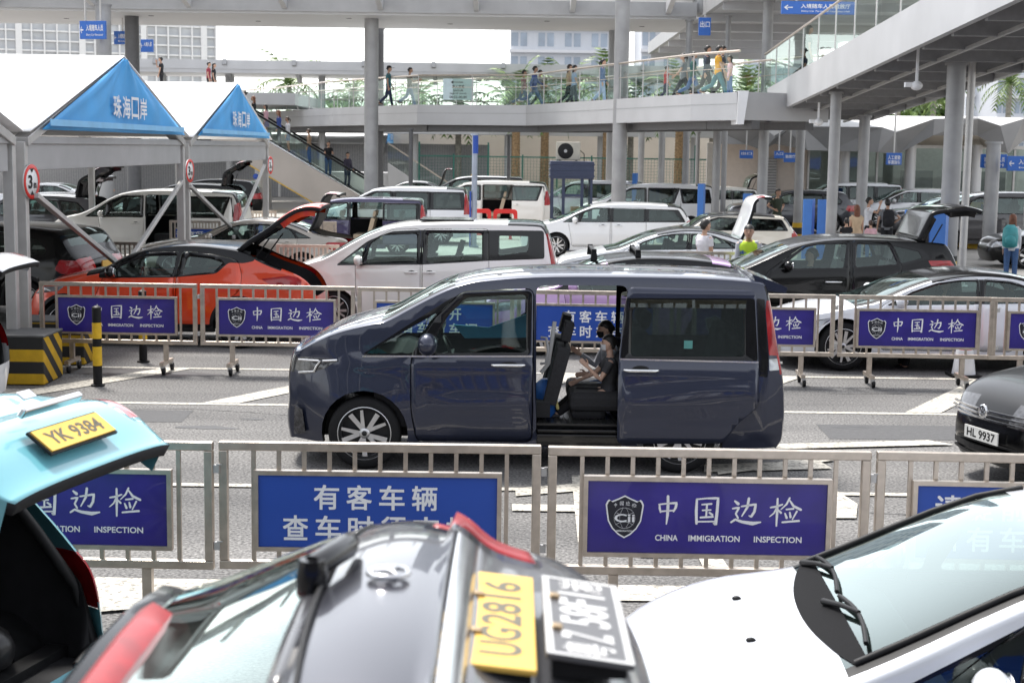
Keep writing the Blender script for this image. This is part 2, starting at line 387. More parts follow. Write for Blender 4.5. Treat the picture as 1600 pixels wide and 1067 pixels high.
def car(name, label, spec, x0, D, yaw=0.0, body=None, roof=None, group=None, cat='car', flip=False, hatch=None, scale=1.0, opts=None):
    """x0 = world x of the front end (rear end if flip), D = world y of the side nearest the camera."""
    S = dict(rf=.6, df=.24, rr=.35, dr=.12, tum=.16, sill=.20, arch=.055, wr=.32, style='five_twin', belt=[(0, .9), (9, 1.0)],
             lines=[], lamps=[], tails=[], glass=G_MID, trim=GLOSSBLACK, doors=[], wins=[], handles=[], seats=2, clad=0, grid=.10,
             seatmat=SEATDARK, steer=True, slide=None, omit=(), cut=None, lampmat=CLEARLAMP, tailmat=REDLAMP)
    S.update(spec); S.update(opts or {})
    body = body or GLOSSBLACK; roof = roof or body
    L, W = S['L'], S['W']
    root = thing(name, label, cat, (0, 0, 0), yaw, group)
    dirx = -1 if flip else 1
    root.location = (x0 + dirx * L / 2 * scale, D + W / 2 * scale, 0); root.scale = (scale,) * 3
    root.rotation_euler = (0, 0, yaw)
    if flip: root.scale = (-scale, scale, scale)
    ox = -L / 2
    segs = S['top']; path = []; tags = []
    for tg, pts in segs:
        for p in pts:
            if path: tags.append(tg)
            path.append(p)
    raw = path
    path, tags = chaikin(path, tags, 2); path, tags = resample(path, tags, S['grid'] * .75)
    clad_ = S['clad']; W2 = W / 2; belt = S['belt']; xr = path[-1][0]; xf = min(p[0] for p in path); xr = max(p[0] for p in path)
    wx = S['wheels']; wr = S['wr']; ra = wr + S['arch']
    def sy(x, z):
        pl = 0
        if x - xf < S['rf']: pl = S['df'] * max(0, 1 - (x - xf) / S['rf']) ** 2.3
        if xr - x < S['rr']: pl = max(pl, S['dr'] * max(0, 1 - (xr - x) / S['rr']) ** 2.2)
        b = curve_at(belt, x)
        if z <= b:
            t = (z - S['sill']) / max(.1, b - S['sill'])
            off = .05 * max(0, 1 - t / .5) ** 2 if t < .5 else .035 * ((t - .5) / .5) ** 2
        else: off = .035 + (z - b) * S['tum'] + .05 * (z - b) ** 2
        for (z0, k, amp, wd, xa, xb) in S['lines']:
            if xa < x < xb:
                fade = min(1, (x - xa) / .3, (xb - x) / .3)
                off -= amp * fade * math.exp(-((z - z0 - k * x) / wd) ** 2)
        for wxx in wx:
            d = math.hypot(x - wxx, z - wr)
            if d < ra + .22: off -= .022 * (1 - max(0, d - ra) / .22)
        return W2 - pl - off
    # side outline: top path then along the bottom with wheel arches
    sill = S['sill']; bott = []
    x_, z_ = path[-1]
    for wxx in sorted(wx, reverse=True):
        h = math.sqrt(max(0, ra * ra - (sill - wr) ** 2)) if ra > abs(sill - wr) else ra
        a0 = math.atan2(sill - wr, h); a1 = math.pi - a0
        for k in range(17):
            a = a0 + (a1 - a0) * k / 16; bott.append((wxx + ra * math.cos(a), wr + ra * math.sin(a)))
    outline = list(path) + bott
    wins = [(rp(w_[0], w_[1] if len(w_) > 1 else .05), w_[2] if len(w_) > 2 else None) for w_ in S['wins']]
    doors = [(n_, rp(p_, .08)) for n_, p_ in S['doors']]
    dloP = [rp(p_, .05) for p_ in S.get('dlo', [])]; extra = [(nm, rp(p_, r_), mt) for nm, p_, r_, mt in S['lamps']]
    cdt_v, cdt_e = [], []
    def addp(p):
        o = len(cdt_v); cdt_v.extend([Vector(q) for q in p]); n = len(p); cdt_e.extend([(o + i, o + (i + 1) % n) for i in range(n)])
    OUT = Poly(outline); addp(outline)
    winP = []
    for p, mt in wins: addp(p); q = inset(p, .012); winP.append((Poly(p), mt))
    doorP = []
    for n_, p in doors: pi = inset(p, S.get('gap', .007)); addp(p); addp(pi); doorP.append((n_, Poly(p), Poly(pi)))
    DLO = []
    for p in dloP: addp(p); DLO.append(Poly(p))
    LMP = []
    for nm, p, mt in extra: addp(p); LMP.append((nm, Poly(p), mt))
    if clad_:
        for wxx in wx: addp([(wxx + (ra + .05) * math.cos(2 * math.pi * k / 40), wr + (ra + .05) * math.sin(2 * math.pi * k / 40)) for k in range(40)])
        addp([(xf - .05, clad_), (xr + .05, clad_), (xr + .05, clad_ - 2), (xf - .05, clad_ - 2)])
    g = S['grid']; zt = max(p[1] for p in path)
    nx, nz = int((xr - xf) / g), int(zt / g)
    for i in range(1, nx):
        for k in range(1, nz + 1):
            x, z = xf + i * g, sill * .5 + k * g
            if OUT.has(x, z) and OUT.has(x + .03, z) and OUT.has(x - .03, z) and OUT.has(x, z + .03) and OUT.has(x, z - .03): cdt_v.append(Vector((x, z)))
    V2, E2, F2, _, _, _ = delaunay_2d_cdt(cdt_v, cdt_e, [], 0, 1e-5)
    V2 = [(v.x, v.y) for v in V2]
    buckets = {}
    omit = S['omit']; clad = S['clad']
    for f in F2:
        cx = sum(V2[i][0] for i in f) / len(f); cz = sum(V2[i][1] for i in f) / len(f)
        if not OUT.has(cx, cz): continue
        key = ('body', 0)
        dn = None; gap = False
        for j, (n_, po, pi) in enumerate(doorP):
            if po.has(cx, cz):
                if pi.has(cx, cz): dn = j
                else: gap = True
                break
        mi = 0
        inwin = None
        for j, (wp, mt) in enumerate(winP):
            if wp.has(cx, cz): inwin = j; break
        if inwin is None:
            for d_ in DLO:
                if d_.has(cx, cz): mi = 1
            if clad and cz < clad: mi = 2
            for wxx in wx:
                if clad and math.hypot(cx - wxx, cz - wr) < ra + .05: mi = 2
        lk = None
        for nm, lp, mt in LMP:
            if lp.has(cx, cz): lk = (nm, mt)
        if gap: key = ('gap', 0)
        elif inwin is not None: key = ('win', inwin, dn)
        elif lk: key = ('lamp', lk[0], lk[1])
        elif dn is not None: key = ('door', dn)
        buckets.setdefault(key, []).append((f, mi))
    mats = [body, S['trim'], BLACK, roof, GLOSSBLACK]
    def side_mesh(mb, faces, s, push=0.0, mi=None):
        rm = {}; vs = []; fs = []
        for f, m in faces:
            ff = []
            for i in f:
                if i not in rm: rm[i] = len(vs); x, z = V2[i]; vs.append((x + ox, s * (sy(x, z) + push), z))
                ff.append(rm[i])
            fs.append((ff, m))
        o = len(mb.v); mb.v += vs
        for ff, m in fs:
            mb.f.append(tuple(i + o for i in (ff if s < 0 else ff[::-1]))); mb.m.append(m if mi is None else mi); mb.sm.append(True)
    # top strip ------------------------------------------------------
    n = len(path); nor = []
    for i in range(n):
        a, b = Vector(path[max(0, i - 1)]), Vector(path[min(n - 1, i + 1)]); d = (b - a).normalized(); nor.append((-d.y, d.x))
    cr = [CROWN.get(tags[min(i, n - 2)], .06) * S.get('crown', 1.0) for i in range(n)]
    for _ in range(4): cr = [(cr[max(0, i - 1)] + cr[i] + cr[min(n - 1, i + 1)]) / 3 for i in range(n)]
    M_ = S.get('cross', 18); rows = []
    for i in range(n):
        x, z = path[i]; yw = sy(x, z); row = []
        for j in range(M_ + 1):
            th = math.pi * j / M_; c_, s_ = math.cos(th), max(0.0, math.sin(th))
            y = yw * math.copysign(abs(c_) ** .72, c_); o = cr[i] * s_ ** .72
            row.append(Vector((x + ox + nor[i][0] * o, -y, z + nor[i][1] * o)))
        rows.append(row)
    strip = {}
    hz = S.get('hatch_z', .75)
    tagcut = S.get('cut')
    for i in range(n - 1):
        tg = tags[i]; zc = (path[i][1] + path[i + 1][1]) / 2; xc = (path[i][0] + path[i + 1][0]) / 2
        for j in range(M_):
            tmid = abs(rows[i][j].y + rows[i][j + 1].y) / 2 / max(.01, sy(*path[i]))
            q = (rows[i][j], rows[i + 1][j], rows[i + 1][j + 1], rows[i][j + 1])
            grp = 'body'; mi = 0
            if tg == 'roof': mi = 3
            if tg in ('cowl', 'ws') and S.get('cowlx') and S['cowlx'][0] + S['cowlx'][2] * tmid ** 2.2 < xc < S['cowlx'][1] and tmid < .97: mi = 4
            if tg == 'ws':
                if tmid < .86: grp = 'ws'
                elif tmid < .93: mi = 2
                else: mi = S.get('pillar', 0)
            if tg == 'bg':
                if tmid < .80: grp = 'bg'
                else: mi = 1
            if tg == 'front' and S.get('grille') and S['grille'][0] < zc < S['grille'][1] and tmid < S['grille'][2]: mi = 1
            if tg in ('front', 'hood') and S.get('fl') and S['fl'][0] < zc < S['fl'][1] and tmid > S['fl'][2]: grp = 'fl' + ('n' if j < M_ / 2 else 'f')
            if tg in ('tail', 'bg') and S.get('tl') and S['tl'][0] < zc < S['tl'][1] and tmid > S['tl'][2]: grp = 'tl' + ('n' if j < M_ / 2 else 'f')
            if clad and zc < clad and tg in ('front', 'tail'): mi = 2
            isH = hatch is not None and tg in ('bg', 'tail', 'spoiler') and zc > hz and tmid < .93
            if S.get('bootlid') and hatch is not None: isH = tg in ('deck', 'tail') and zc > hz and tmid < .9
            if tagcut and tg == tagcut: continue
            strip.setdefault(('H' if isH else 'B', grp), []).append((q, mi))
    bm = MB()
    for q, mi in strip.get(('B', 'body'), []): bm.add(q, [(0, 1, 2, 3)], mi, True)
    side_mesh(bm, buckets.get(('body', 0), []), -1); fb = []
    fo = S.get('far_open', ())
    for k, fl in buckets.items():
        if k[0] == 'door' and doorP[k[1]][0] in fo: continue
        if k[0] in ('body', 'door', 'gap'): fb += fl
    side_mesh(bm, fb, 1)
    # arch and sill return
    lip = [path[-1]] + bott + [path[0]]
    for s in (-1, 1):
        for a, b in zip(lip, lip[1:]):
            ya, yb = sy(*a), sy(*b)
            bm.add([(a[0] + ox, s * ya, a[1]), (b[0] + ox, s * yb, b[1]), (b[0] + ox, s * (yb - .14), b[1]), (a[0] + ox, s * (ya - .14), a[1])], [(0, 1, 2, 3)], 2, False)
    bo = bm.build('body', mats, root, merge=True, recalc=True, smooth_ang=38)
    SURF[root] = (path, tags, rows, ox)
    # chassis: under-body, wheel wells, cabin tub
    zr = max(p[1] for p in path); ub = MB()
    fxs = [xf + .25, wx[0] - ra, wx[0] + ra, wx[1] - ra, wx[1] + ra, xr - .2]
    iw = W2 - .10
    for a, b, ww, zb in ((fxs[0], fxs[1], iw - .12, .55), (fxs[1], fxs[2], iw - .25, .5), (fxs[2], fxs[3], iw, .36), (fxs[3], fxs[4], iw - .25, .5), (fxs[4], fxs[5], iw - .1, .55)):
        if b - a > .05: ub.box(((a + b) / 2 + ox, 0, (sill + zb) / 2 + .02), (b - a, 2 * ww, zb - sill - .02))
    for wxx in wx:
        for s in (-1, 1):
            r_ = []
            for k in range(9):
                a = math.pi * k / 8; r_.append([(wxx + ox + (ra + .0) * math.cos(a), s * (iw - .0), wr + (ra - .0) * math.sin(a)), (wxx + ox + ra * math.cos(a), s * (iw - .30), wr + ra * math.sin(a))])
            ub.loft([[Vector(p) for p in rr] for rr in r_], 0, caps=False, closed=False)
    ub.build('underbody', BLACK, root)
    cowl = S['cowl']; back = S.get('back', xr - .35); zb0 = S.get('floor', .42)
    tub = MB()
    bz = curve_at(belt, (cowl + back) / 2)
    segsx = [cowl - .1 + (back - cowl + .1) * k / 10 for k in range(11)]
    for s in (-1, 1):
        if S['slide'] is not None and (s < 0 or fo):
            d0, d1 = S['slide']; parts = [(segsx[0], d0), (d1, segsx[-1])]
        else: parts = [(segsx[0], segsx[-1])]
        for (a, b) in parts:
            xs = [a + (b - a) * k / 8 for k in range(9)]
            vs = []
            for x in xs:
                bb = curve_at(belt, x) - .03
                vs += [(x + ox, s * (sy(x, bb) - .05), bb), (x + ox, s * (sy(x, bb) - .07), zb0)]
            tub.add(vs, [(2 * k, 2 * k + 2, 2 * k + 3, 2 * k + 1) for k in range(8)])
    tub.box(((cowl + back) / 2 + ox, 0, zb0), (back - cowl + .1, 2 * iw - .12, .03))
    tub.box((back + ox, 0, (zb0 + bz) / 2 - (.1 if hatch is None else .28)), (.03, 2 * iw - .14, bz - zb0 - (.0 if hatch is None else .35)))
    dx = cowl + .30
    tub.prism([(cowl - .15 + ox, bz - .35), (cowl - .15 + ox, bz - .04), (dx - .15 + ox, bz + .02), (dx + .12 + ox, bz - .06), (dx + .10 + ox, bz - .35)], -iw + .1, iw - .1)
    tub.build('interior', DARKIN, root)
    ds = S.get('driver', -1)
    if S['steer']:
        st = MB(); sx = dx + .32; M4 = Matrix.Rotation(rad(-28), 4, 'Y')
        pts = [M4 @ Vector((0, .18 * math.cos(a * math.pi / 9), .18 * math.sin(a * math.pi / 9))) for a in range(19)]
        st.tube([p + Vector((sx + ox, -ds * -.36, bz - .02)) for p in pts], .016, 6)
        st.bar((sx + ox, ds * .36, bz - .02), (dx + ox, ds * .36, bz - .12), .05, .05)
        st.bar(tuple(pts[0] + Vector((sx + ox, ds * .36, bz - .02))), tuple(pts[9] + Vector((sx + ox, ds * .36, bz - .02))), .03, .04)
        st.build('steering_wheel', BLACK, root)
    rowx = S.get('rows') or [dx + .75 + k * .85 for k in range(S['seats'])]
    for ri, rx in enumerate(rowx):
        if rx > back - .1: continue
        for sy_ in (-.36, .36):
            se = MB(); h0 = bz - .62 if bz - .62 > zb0 else zb0
            se.box((rx - .12 + ox, sy_, h0 + .10), (.5, .48, .16)); Mr = Matrix.Rotation(rad(14), 4, 'Y')
            se.box((rx + .19 + ox, sy_, h0 + .42), (.13, .46, .56), 0, Mr)
            se.box((rx + .29 + ox, sy_, h0 + .83), (.09, .27, .18), 0, Mr)
            se.bar((rx + .26 + ox, sy_ - .07, h0 + .66), (rx + .28 + ox, sy_ - .07, h0 + .78), .015, .015); se.bar((rx + .26 + ox, sy_ + .07, h0 + .66), (rx + .28 + ox, sy_ + .07, h0 + .78), .015, .015)
            se.box((rx - .1 + ox, sy_, (h0 + zb0) / 2), (.4, .38, max(.02, h0 - zb0)))
            se.build('seat', S['seatmat'], root, bevel=.035)
    # glass in the body (near side windows outside doors, all far side windows)
    gl = {}
    for k, fl in buckets.items():
        if k[0] != 'win': continue
        mt = winP[k[1]][1] or S['glass']
        if k[2] is None: gl.setdefault((k[1], -1), []).append((fl, mt))
        if not (k[2] is not None and doorP[k[2]][0] in fo): gl.setdefault((k[1], 1), []).append((fl, mt))
    for (wi, s), lst in gl.items():
        mb = MB()
        for fl, mt in lst: side_mesh(mb, [(f, 0) for f, m in fl], s, -.008)
        mb.build('side_window', lst[0][1], root, recalc=False)
    for nm, key, mt in (('windscreen', 'ws', S.get('wsglass', G_CLEAR)), ('rear_window', 'bg', S.get('bgglass', S['glass']))):
        if ('B', key) in strip:
            mb = MB()
            for q, mi in strip[('B', key)]: mb.add(q, [(0, 1, 2, 3)], 0, True)
            mb.build(nm, mt, root, merge=True, recalc=False, smooth_ang=60)
    lamp_names = {}
    for key, fl in buckets.items():
        if key[0] == 'lamp': lamp_names[(key[1], key[2].name)] = (fl, key[2])
    for (nm, _), (fl, mt) in lamp_names.items():
        for s, suf in ((-1, 'n'), (1, 'f')):
            mb = MB(); side_mesh(mb, fl, s, .004, 0)
            grp = ('fl' if nm == 'headlight' else 'tl') + suf
            if (nm == 'headlight' and mt is S['lampmat']) or (nm == 'tail_light' and mt is S['tailmat']):
                for q, mi in strip.get(('B', grp), []): mb.add(q, [(0, 1, 2, 3)], 0, True)
                strip.pop(('B', grp), None)
            mb.build(nm, mt, root, recalc=False, merge=True, smooth_ang=50)
    for grp, nm, mt in (('fln', 'headlight', S['lampmat']), ('flf', 'headlight', S['lampmat']), ('tln', 'tail_light', S['tailmat']), ('tlf', 'tail_light', S['tailmat'])):
        if ('B', grp) in strip:
            mb = MB()
            for q, mi in strip[('B', grp)]: mb.add(q, [(0, 1, 2, 3)], 0, True)
            mb.build(nm, mt, root, recalc=False, merge=True, smooth_ang=50)
    # doors on the near side
    for j, (n_, po, pi) in enumerate(doorP):
        if n_ in omit: continue
        mb = MB(); side_mesh(mb, buckets.get(('door', j), []), -1)
        do = mb.build('door' if 'slid' not in n_ else 'sliding_door', mats, root, recalc=False, smooth_ang=40)
        sd_ = do.modifiers.new('thick', 'SOLIDIFY'); sd_.thickness = .035; sd_.offset = -1
        for k, fl in buckets.items():
            if k[0] == 'win' and k[2] == j:
                wb = MB(); side_mesh(wb, [(f, 0) for f, m in fl], -1, -.010)
                wb.build('window', winP[k[1]][1] or S['glass'], do, recalc=False)
        for hx, hz_, hl in S['handles']:
            if pi.has(hx, hz_):
                hb = MB(); y = -sy(hx, hz_)
                hb.tube([(hx - hl / 2 + ox, y + .003, hz_), (hx - hl / 2 + .02 + ox, y - .028, hz_), (hx + hl / 2 - .03 + ox, y - .030, hz_ + .003), (hx + hl / 2 + ox, y + .003, hz_ + .003)], [.014, .015, .017, .016], 8)
                hb.build('handle', S.get('handlemat', body), do)
                rb = MB(); rb.ell((hx + ox + .01, y + .002, hz_ + .006), (hl * .30, .006, .028), 0, 14, 8); rb.build('handle_recess', BLACK, do)
        if n_ in S.get('moved', {}):
            do.location = S['moved'][n_]
    # jamb where a door is missing or slid away
    for j, (n_, po, pi) in enumerate(doorP):
        if n_ in omit or n_ in S.get('moved', {}):
            jb = MB(); pts = po.p
            for a, b in zip(pts, pts[1:] + pts[:1]):
                ya, yb = sy(*a), sy(*b)
                jb.add([(a[0] + ox, -ya, a[1]), (b[0] + ox, -yb, b[1]), (b[0] + ox, -yb + .13, b[1]), (a[0] + ox, -ya + .13, a[1])], [(0, 1, 2, 3)], 0, False)
            jb.build('door_jamb', BLACK, root, recalc=False)
    # mirrors
    if S.get('mirror'):
        mx_, mz_ = S['mirror']
        for s in (-1, 1):
            mb = MB(); y = s * (sy(mx_, mz_))
            mb.ell((mx_ + ox - .02, y + s * .13, mz_ + .05), tuple(q * S.get('mirror_k', 1.0) for q in (.075, .11, .085)), 0, 14, 10)
            mb.bar((mx_ + ox + .02, y - s * .01, mz_ - .03), (mx_ + ox, y + s * .10, mz_ - .01), .06, .04, 1)
            mo = mb.build('mirror', [S.get('mirrormat', body), BLACK], root, smooth_ang=50)
            mg = MB(); mg.ell((mx_ + ox + .045, y + s * .13, mz_ + .05), (.015, .09, .068), 0, 12, 8); mg.build('mirror_glass', CHROME, mo)
    # wheels
    tm, rm = wheel_mesh(S['style'])
    for wxx in wx:
        for s in (-1, 1):
            t_ = bpy.data.objects.new('wheel', tm); COL.objects.link(t_); t_.parent = root
            t_.location = (wxx + ox, s * (W2 - .115), wr); t_.scale = (wr, .32, wr); 
            a = random.uniform(0, 1.2)
            t_.rotation_euler = (0, a, math.pi if s > 0 else 0)
            r_ = bpy.data.objects.new('rim', rm); COL.objects.link(r_); r_.parent = t_
    if hatch is not None and not S.get('bootlid'):
        for s in (-1, 1):
            lm = MB(); pp = [(x, z) for x, z in path if x > back - .25 and z > hz - .1]
            R1 = [Vector((x + ox - .02, s * (sy(x, z) - .07), z - .03)) for x, z in pp]; R2 = [Vector((x + ox - .02, s * (sy(x, .7) - .14), .5)) for x, z in pp]
            lm.loft([R1, R2], 0, caps=False, closed=False); lm.build('load_bay_lining', DARKIN, root)
    # tailgate
    HATCH[root] = None
    if hatch is not None and not S.get('nogate') and any(k[0] == 'H' for k in strip):
        allv = [v for k, l in strip.items() if k[0] == 'H' for q, mi in l for v in q]
        if S.get('bootlid'): hxp = min(allv, key=lambda v: v.x)
        else: hxp = max(allv, key=lambda v: v.z)
        ca, sa = math.cos(rad(hatch)), math.sin(rad(hatch))
        def rot(v):
            dx_, dz_ = v.x - hxp.x, v.z - hxp.z
            return Vector((hxp.x + dx_ * ca - dz_ * sa, v.y, hxp.z + dx_ * sa + dz_ * ca))
        HATCH[root] = (rot, rad(hatch), ox)
        hb = MB(); hg = MB(); hl = MB()
        for (k0, grp), l in strip.items():
            if k0 != 'H': continue
            for q, mi in l:
                if grp == 'bg': hg.add([rot(v) for v in q], [(0, 1, 2, 3)], 0, True)
                elif grp.startswith('tl'): hl.add([rot(v) for v in q], [(0, 1, 2, 3)], 0, True)
                else: hb.add([rot(v) for v in q], [(0, 1, 2, 3)], min(mi, 3), True)
        ho = hb.build('tailgate' if not S.get('bootlid') else 'boot_lid', [body, S['trim'], BLACK, roof, DARKIN, DARKIN, DARKIN, DARKIN], root, merge=True, recalc=False, smooth_ang=40)
        sm_ = ho.modifiers.new('thick', 'SOLIDIFY'); sm_.thickness = .06; sm_.offset = 1 if S.get('hflip') else -1; sm_.material_offset = 4; sm_.material_offset_rim = 4
        GATE[root] = ho
        if not S.get('bootlid'):
            for s_i in (0, 1):
                fl_ = MB(); R1, R2 = [], []
                for i in range(n - 1):
                    zc = (path[i][1] + path[i + 1][1]) / 2
                    if tags[i] in ('bg', 'tail', 'spoiler') and zc > hz:
                        yy = sy(*path[i]); js = [j for j in range(M_ + 1) if abs(rows[i][j].y) < yy * .95]
                        v = rows[i][js[0] if s_i == 0 else js[-1]]; dd = .07 if tags[i] == 'bg' else .15
                        R1.append(rot(v)); R2.append(rot(v - Vector((nor[i][0], 0, nor[i][1])) * dd + Vector((0, .03 * (1 if s_i == 0 else -1), 0))))
                if len(R1) > 1:
                    kt = len([1 for i in range(n - 1) if tags[i] in ('bg', 'spoiler') and (path[i][1] + path[i + 1][1]) / 2 > hz])
                    fl_.loft([R1[:kt + 1], R2[:kt + 1]], 0, caps=False, closed=False)
                    if len(R1) - kt > 1: fl_.loft([R1[kt:], R2[kt:]], 1, caps=False, closed=False)
                    fo_ = fl_.build('tailgate_edge', [GLOSSBLACK, body], ho, recalc=False, smooth_ang=60)
        if hg.v: hg.build('rear_window', S.get('bgglass', S['glass']), ho, merge=True, recalc=False, smooth_ang=60)
        if hl.v: hl.build('tail_light', S['tailmat'], ho, merge=True, recalc=False)
        # struts
        if not S.get('bootlid'):
            for s in (-1, 1):
                zz = [p for p in path if p[0] > hxp.x - ox and p[1] < hxp.z]
                sp = MB(); a = Vector((hxp.x + .12, s * (W2 - .22), hxp.z - .35)); q = Vector((hxp.x + .5 * math.cos(rad(hatch - 40)), s * (W2 - .22), hxp.z + .5 * math.sin(rad(hatch - 40))))
                sp.tube([a, q], .012, 6); sp.build('gas_strut', BLACK, ho)
    root['L'] = L
    return root
# ------------------------------------------------------------------ ground
def asphalt():
    m = bpy.data.materials.new('asphalt'); m.use_nodes = True; n = m.node_tree; b = n.nodes['Principled BSDF']
    tc = n.nodes.new('ShaderNodeTexCoord')
    def noise(s, d=4):
        z = n.nodes.new('ShaderNodeTexNoise'); z.inputs['Scale'].default_value = s; z.inputs['Detail'].default_value = d; n.links.new(tc.outputs['Object'], z.inputs['Vector']); return z
    vo = n.nodes.new('ShaderNodeTexVoronoi'); vo.inputs['Scale'].default_value = 55; n.links.new(tc.outputs['Object'], vo.inputs['Vector'])
    n1, n2 = noise(.35, 6), noise(38, 3)
    cr = n.nodes.new('ShaderNodeValToRGB'); e = cr.color_ramp.elements; e[0].position = .34; e[0].color = (.092, .091, .092, 1); e[1].position = .64; e[1].color = (.185, .182, .179, 1)
    c2 = n.nodes.new('ShaderNodeValToRGB'); e = c2.color_ramp.elements; e[0].position = .3; e[0].color = (.18, .18, .18, 1); e[1].position = .72; e[1].color = (1.8, 1.77, 1.74, 1)
    n.links.new(n2.outputs['Fac'], c2.inputs['Fac'])
    mx = n.nodes.new('ShaderNodeMix'); mx.data_type = 'RGBA'; mx.blend_type = 'MULTIPLY'; mx.inputs[0].default_value = .9
    mp = n.nodes.new('ShaderNodeMapping'); mp.inputs['Scale'].default_value = (.12, 1.4, 1); n.links.new(tc.outputs['Object'], mp.inputs['Vector'])
    n3 = n.nodes.new('ShaderNodeTexNoise'); n3.inputs['Scale'].default_value = 1.0; n3.inputs['Detail'].default_value = 6; n.links.new(mp.outputs[0], n3.inputs['Vector'])
    ad = n.nodes.new('ShaderNodeMath'); ad.operation = 'MULTIPLY_ADD'; ad.inputs[1].default_value = .5; n.links.new(n3.outputs['Fac'], ad.inputs[0])
    hf = n.nodes.new('ShaderNodeMath'); hf.operation = 'MULTIPLY'; hf.inputs[1].default_value = .5; n.links.new(n1.outputs['Fac'], hf.inputs[0]); n.links.new(hf.outputs[0], ad.inputs[2]); n.links.new(ad.outputs[0], cr.inputs['Fac'])
    n.links.new(cr.outputs[0], mx.inputs[6]); n.links.new(c2.outputs[0], mx.inputs[7]); n.links.new(mx.outputs[2], b.inputs['Base Color'])
    b.inputs['Roughness'].default_value = .85
    bp = n.nodes.new('ShaderNodeBump'); bp.inputs['Strength'].default_value = .7; bp.inputs['Distance'].default_value = .01
    n.links.new(vo.outputs['Distance'], bp.inputs['Height']); n.links.new(bp.outputs[0], b.inputs['Normal']); return m
ASPH = asphalt()
def sheet(name, pts, z, mat, kind='structure', name_kind=True):
    mb = MB(); mb.add([(x, y, z) for x, y in pts], [tuple(range(len(pts)))]); o = mb.build(name, mat, recalc=False)
    if kind: tag(o, kind=kind)
    return o
sheet('ground', [(-1500, -60), (1500, -60), (1500, 2500), (-1500, 2500)], 0, ASPH)
PAVE = pm('pale_paving', (.40, .38, .35), .8, var=.10, scale=.8, bump=.15)
sheet('pavement', [(-60, 37.5), (60, 37.5), (60, 130), (-60, 130)], .004, PAVE)
def roadpaint():
    m = pm('road_paint', (.52, .49, .43), .7, var=.12, scale=3)
    n = m.node_tree; b = n.nodes['Principled BSDF']; tc = n.nodes['Texture Coordinate']; nz = n.nodes.new('ShaderNodeTexNoise'); nz.inputs['Scale'].default_value = 26; nz.inputs['Detail'].default_value = 6
    n.links.new(tc.outputs['Object'], nz.inputs['Vector']); cr = n.nodes.new('ShaderNodeValToRGB'); e = cr.color_ramp.elements; e[0].position = .36; e[0].color = (.38, .38, .38, 1); e[1].position = .50; e[1].color = (1, 1, 1, 1)
    n.links.new(nz.outputs['Fac'], cr.inputs['Fac']); mx = n.nodes.new('ShaderNodeMix'); mx.data_type = 'RGBA'; mx.blend_type = 'MULTIPLY'; mx.inputs[0].default_value = 1
    src = b.inputs['Base Color'].links[0].from_socket; n.links.new(src, mx.inputs[6]); n.links.new(cr.outputs[0], mx.inputs[7]); n.links.new(mx.outputs[2], b.inputs['Base Color']); return m
RP = roadpaint()
def gq(pts): return [tuple(G(*p).xy) for p in pts]
mk = MB()
QN = [0]
def quad(pts, z=.005):
    QN[0] += 1; z += QN[0] * .0005; mk.add([(x, y, z) for x, y in pts], [tuple(range(len(pts)))])
y0, y1 = 17.75, 20.6
quad([(-14, y0 - .06), (14, y0 - .06), (14, y0 + .06), (-14, y0 + .06)])
quad([(-14, y1 - .06), (14, y1 - .06), (14, y1 + .06), (-14, y1 + .06)])
for k in range(-6, 8):      # hatched island between the lanes
    xa = -3.62 + k * 2.75
    if k in (4,): continue
    quad([(xa, y0 + .06), (xa + .42, y0 + .06), (xa + .42 + 1.62, y1 - .06), (xa + 1.62, y1 - .06)])
# lane lines and big painted characters in the near lane
quad([(-14, 10.05), (14, 10.05), (14, 10.42), (-14, 10.42)])
quad([(-14, 13.35), (14, 13.35), (14, 13.47), (-14, 13.47)])
for pts in ([(805, 765), (985, 750), (988, 762), (806, 777)], [(800, 790), (1010, 792), (1010, 803), (800, 800)], [(893, 745), (912, 745), (930, 850), (903, 850)],
            [(1100, 728), (1280, 722), (1300, 734), (1100, 740)], [(1215, 705), (1250, 712), (1262, 728), (1236, 730)], [(1296, 762), (1340, 790), (1338, 812), (1294, 812)],
            [(1000, 858), (1330, 858), (1330, 872), (1000, 872)], [(1080, 852), (1112, 852), (1140, 892), (1100, 892)], [(1120, 735), (1300, 715), (1302, 722), (1122, 744)],
            [(1060, 700), (1450, 690), (1490, 697), (1060, 708)], [(150, 905), (370, 912), (330, 945), (150, 960)]):
    quad(gq(pts), .0062)
tag(mk.build('road_markings', RP, recalc=False), kind='structure')
STAIN = pm('damp_asphalt', (.05, .05, .052), .5, var=.35, scale=5)
def stain(px, py, r, sx=2.2):
    m = MB(); n = 30; ph = [random.uniform(0, 6) for _ in range(3)]
    m.add([(sx * r * math.cos(a) * (1 + .25 * math.sin(2 * a + ph[0]) + .15 * math.sin(5 * a + ph[1])), r * math.sin(a) * (1 + .2 * math.sin(3 * a + ph[2]) + .12 * math.sin(7 * a)), 0) for a in [2 * math.pi * k / n for k in range(n)]], [tuple(range(n))])
    tag(m.build('pavement_stain', STAIN, loc=tuple(G(px, py) + Vector((0, 0, .0032))), recalc=False), kind='structure')
for a in ((205, 582, .38, 2.6), (320, 668, .10, 3), (395, 655, .05, 2), (1330, 668, .07, 4), (1400, 615, .06, 2), (960, 838, .05, 2), (420, 855, .05, 3), (700, 880, .04, 2), (1180, 672, .05, 5)): stain(*a)
PATCH = pm('newer_asphalt_patch', (.075, .075, .078), .8, var=.2, scale=20, bump=.5, bscale=60)
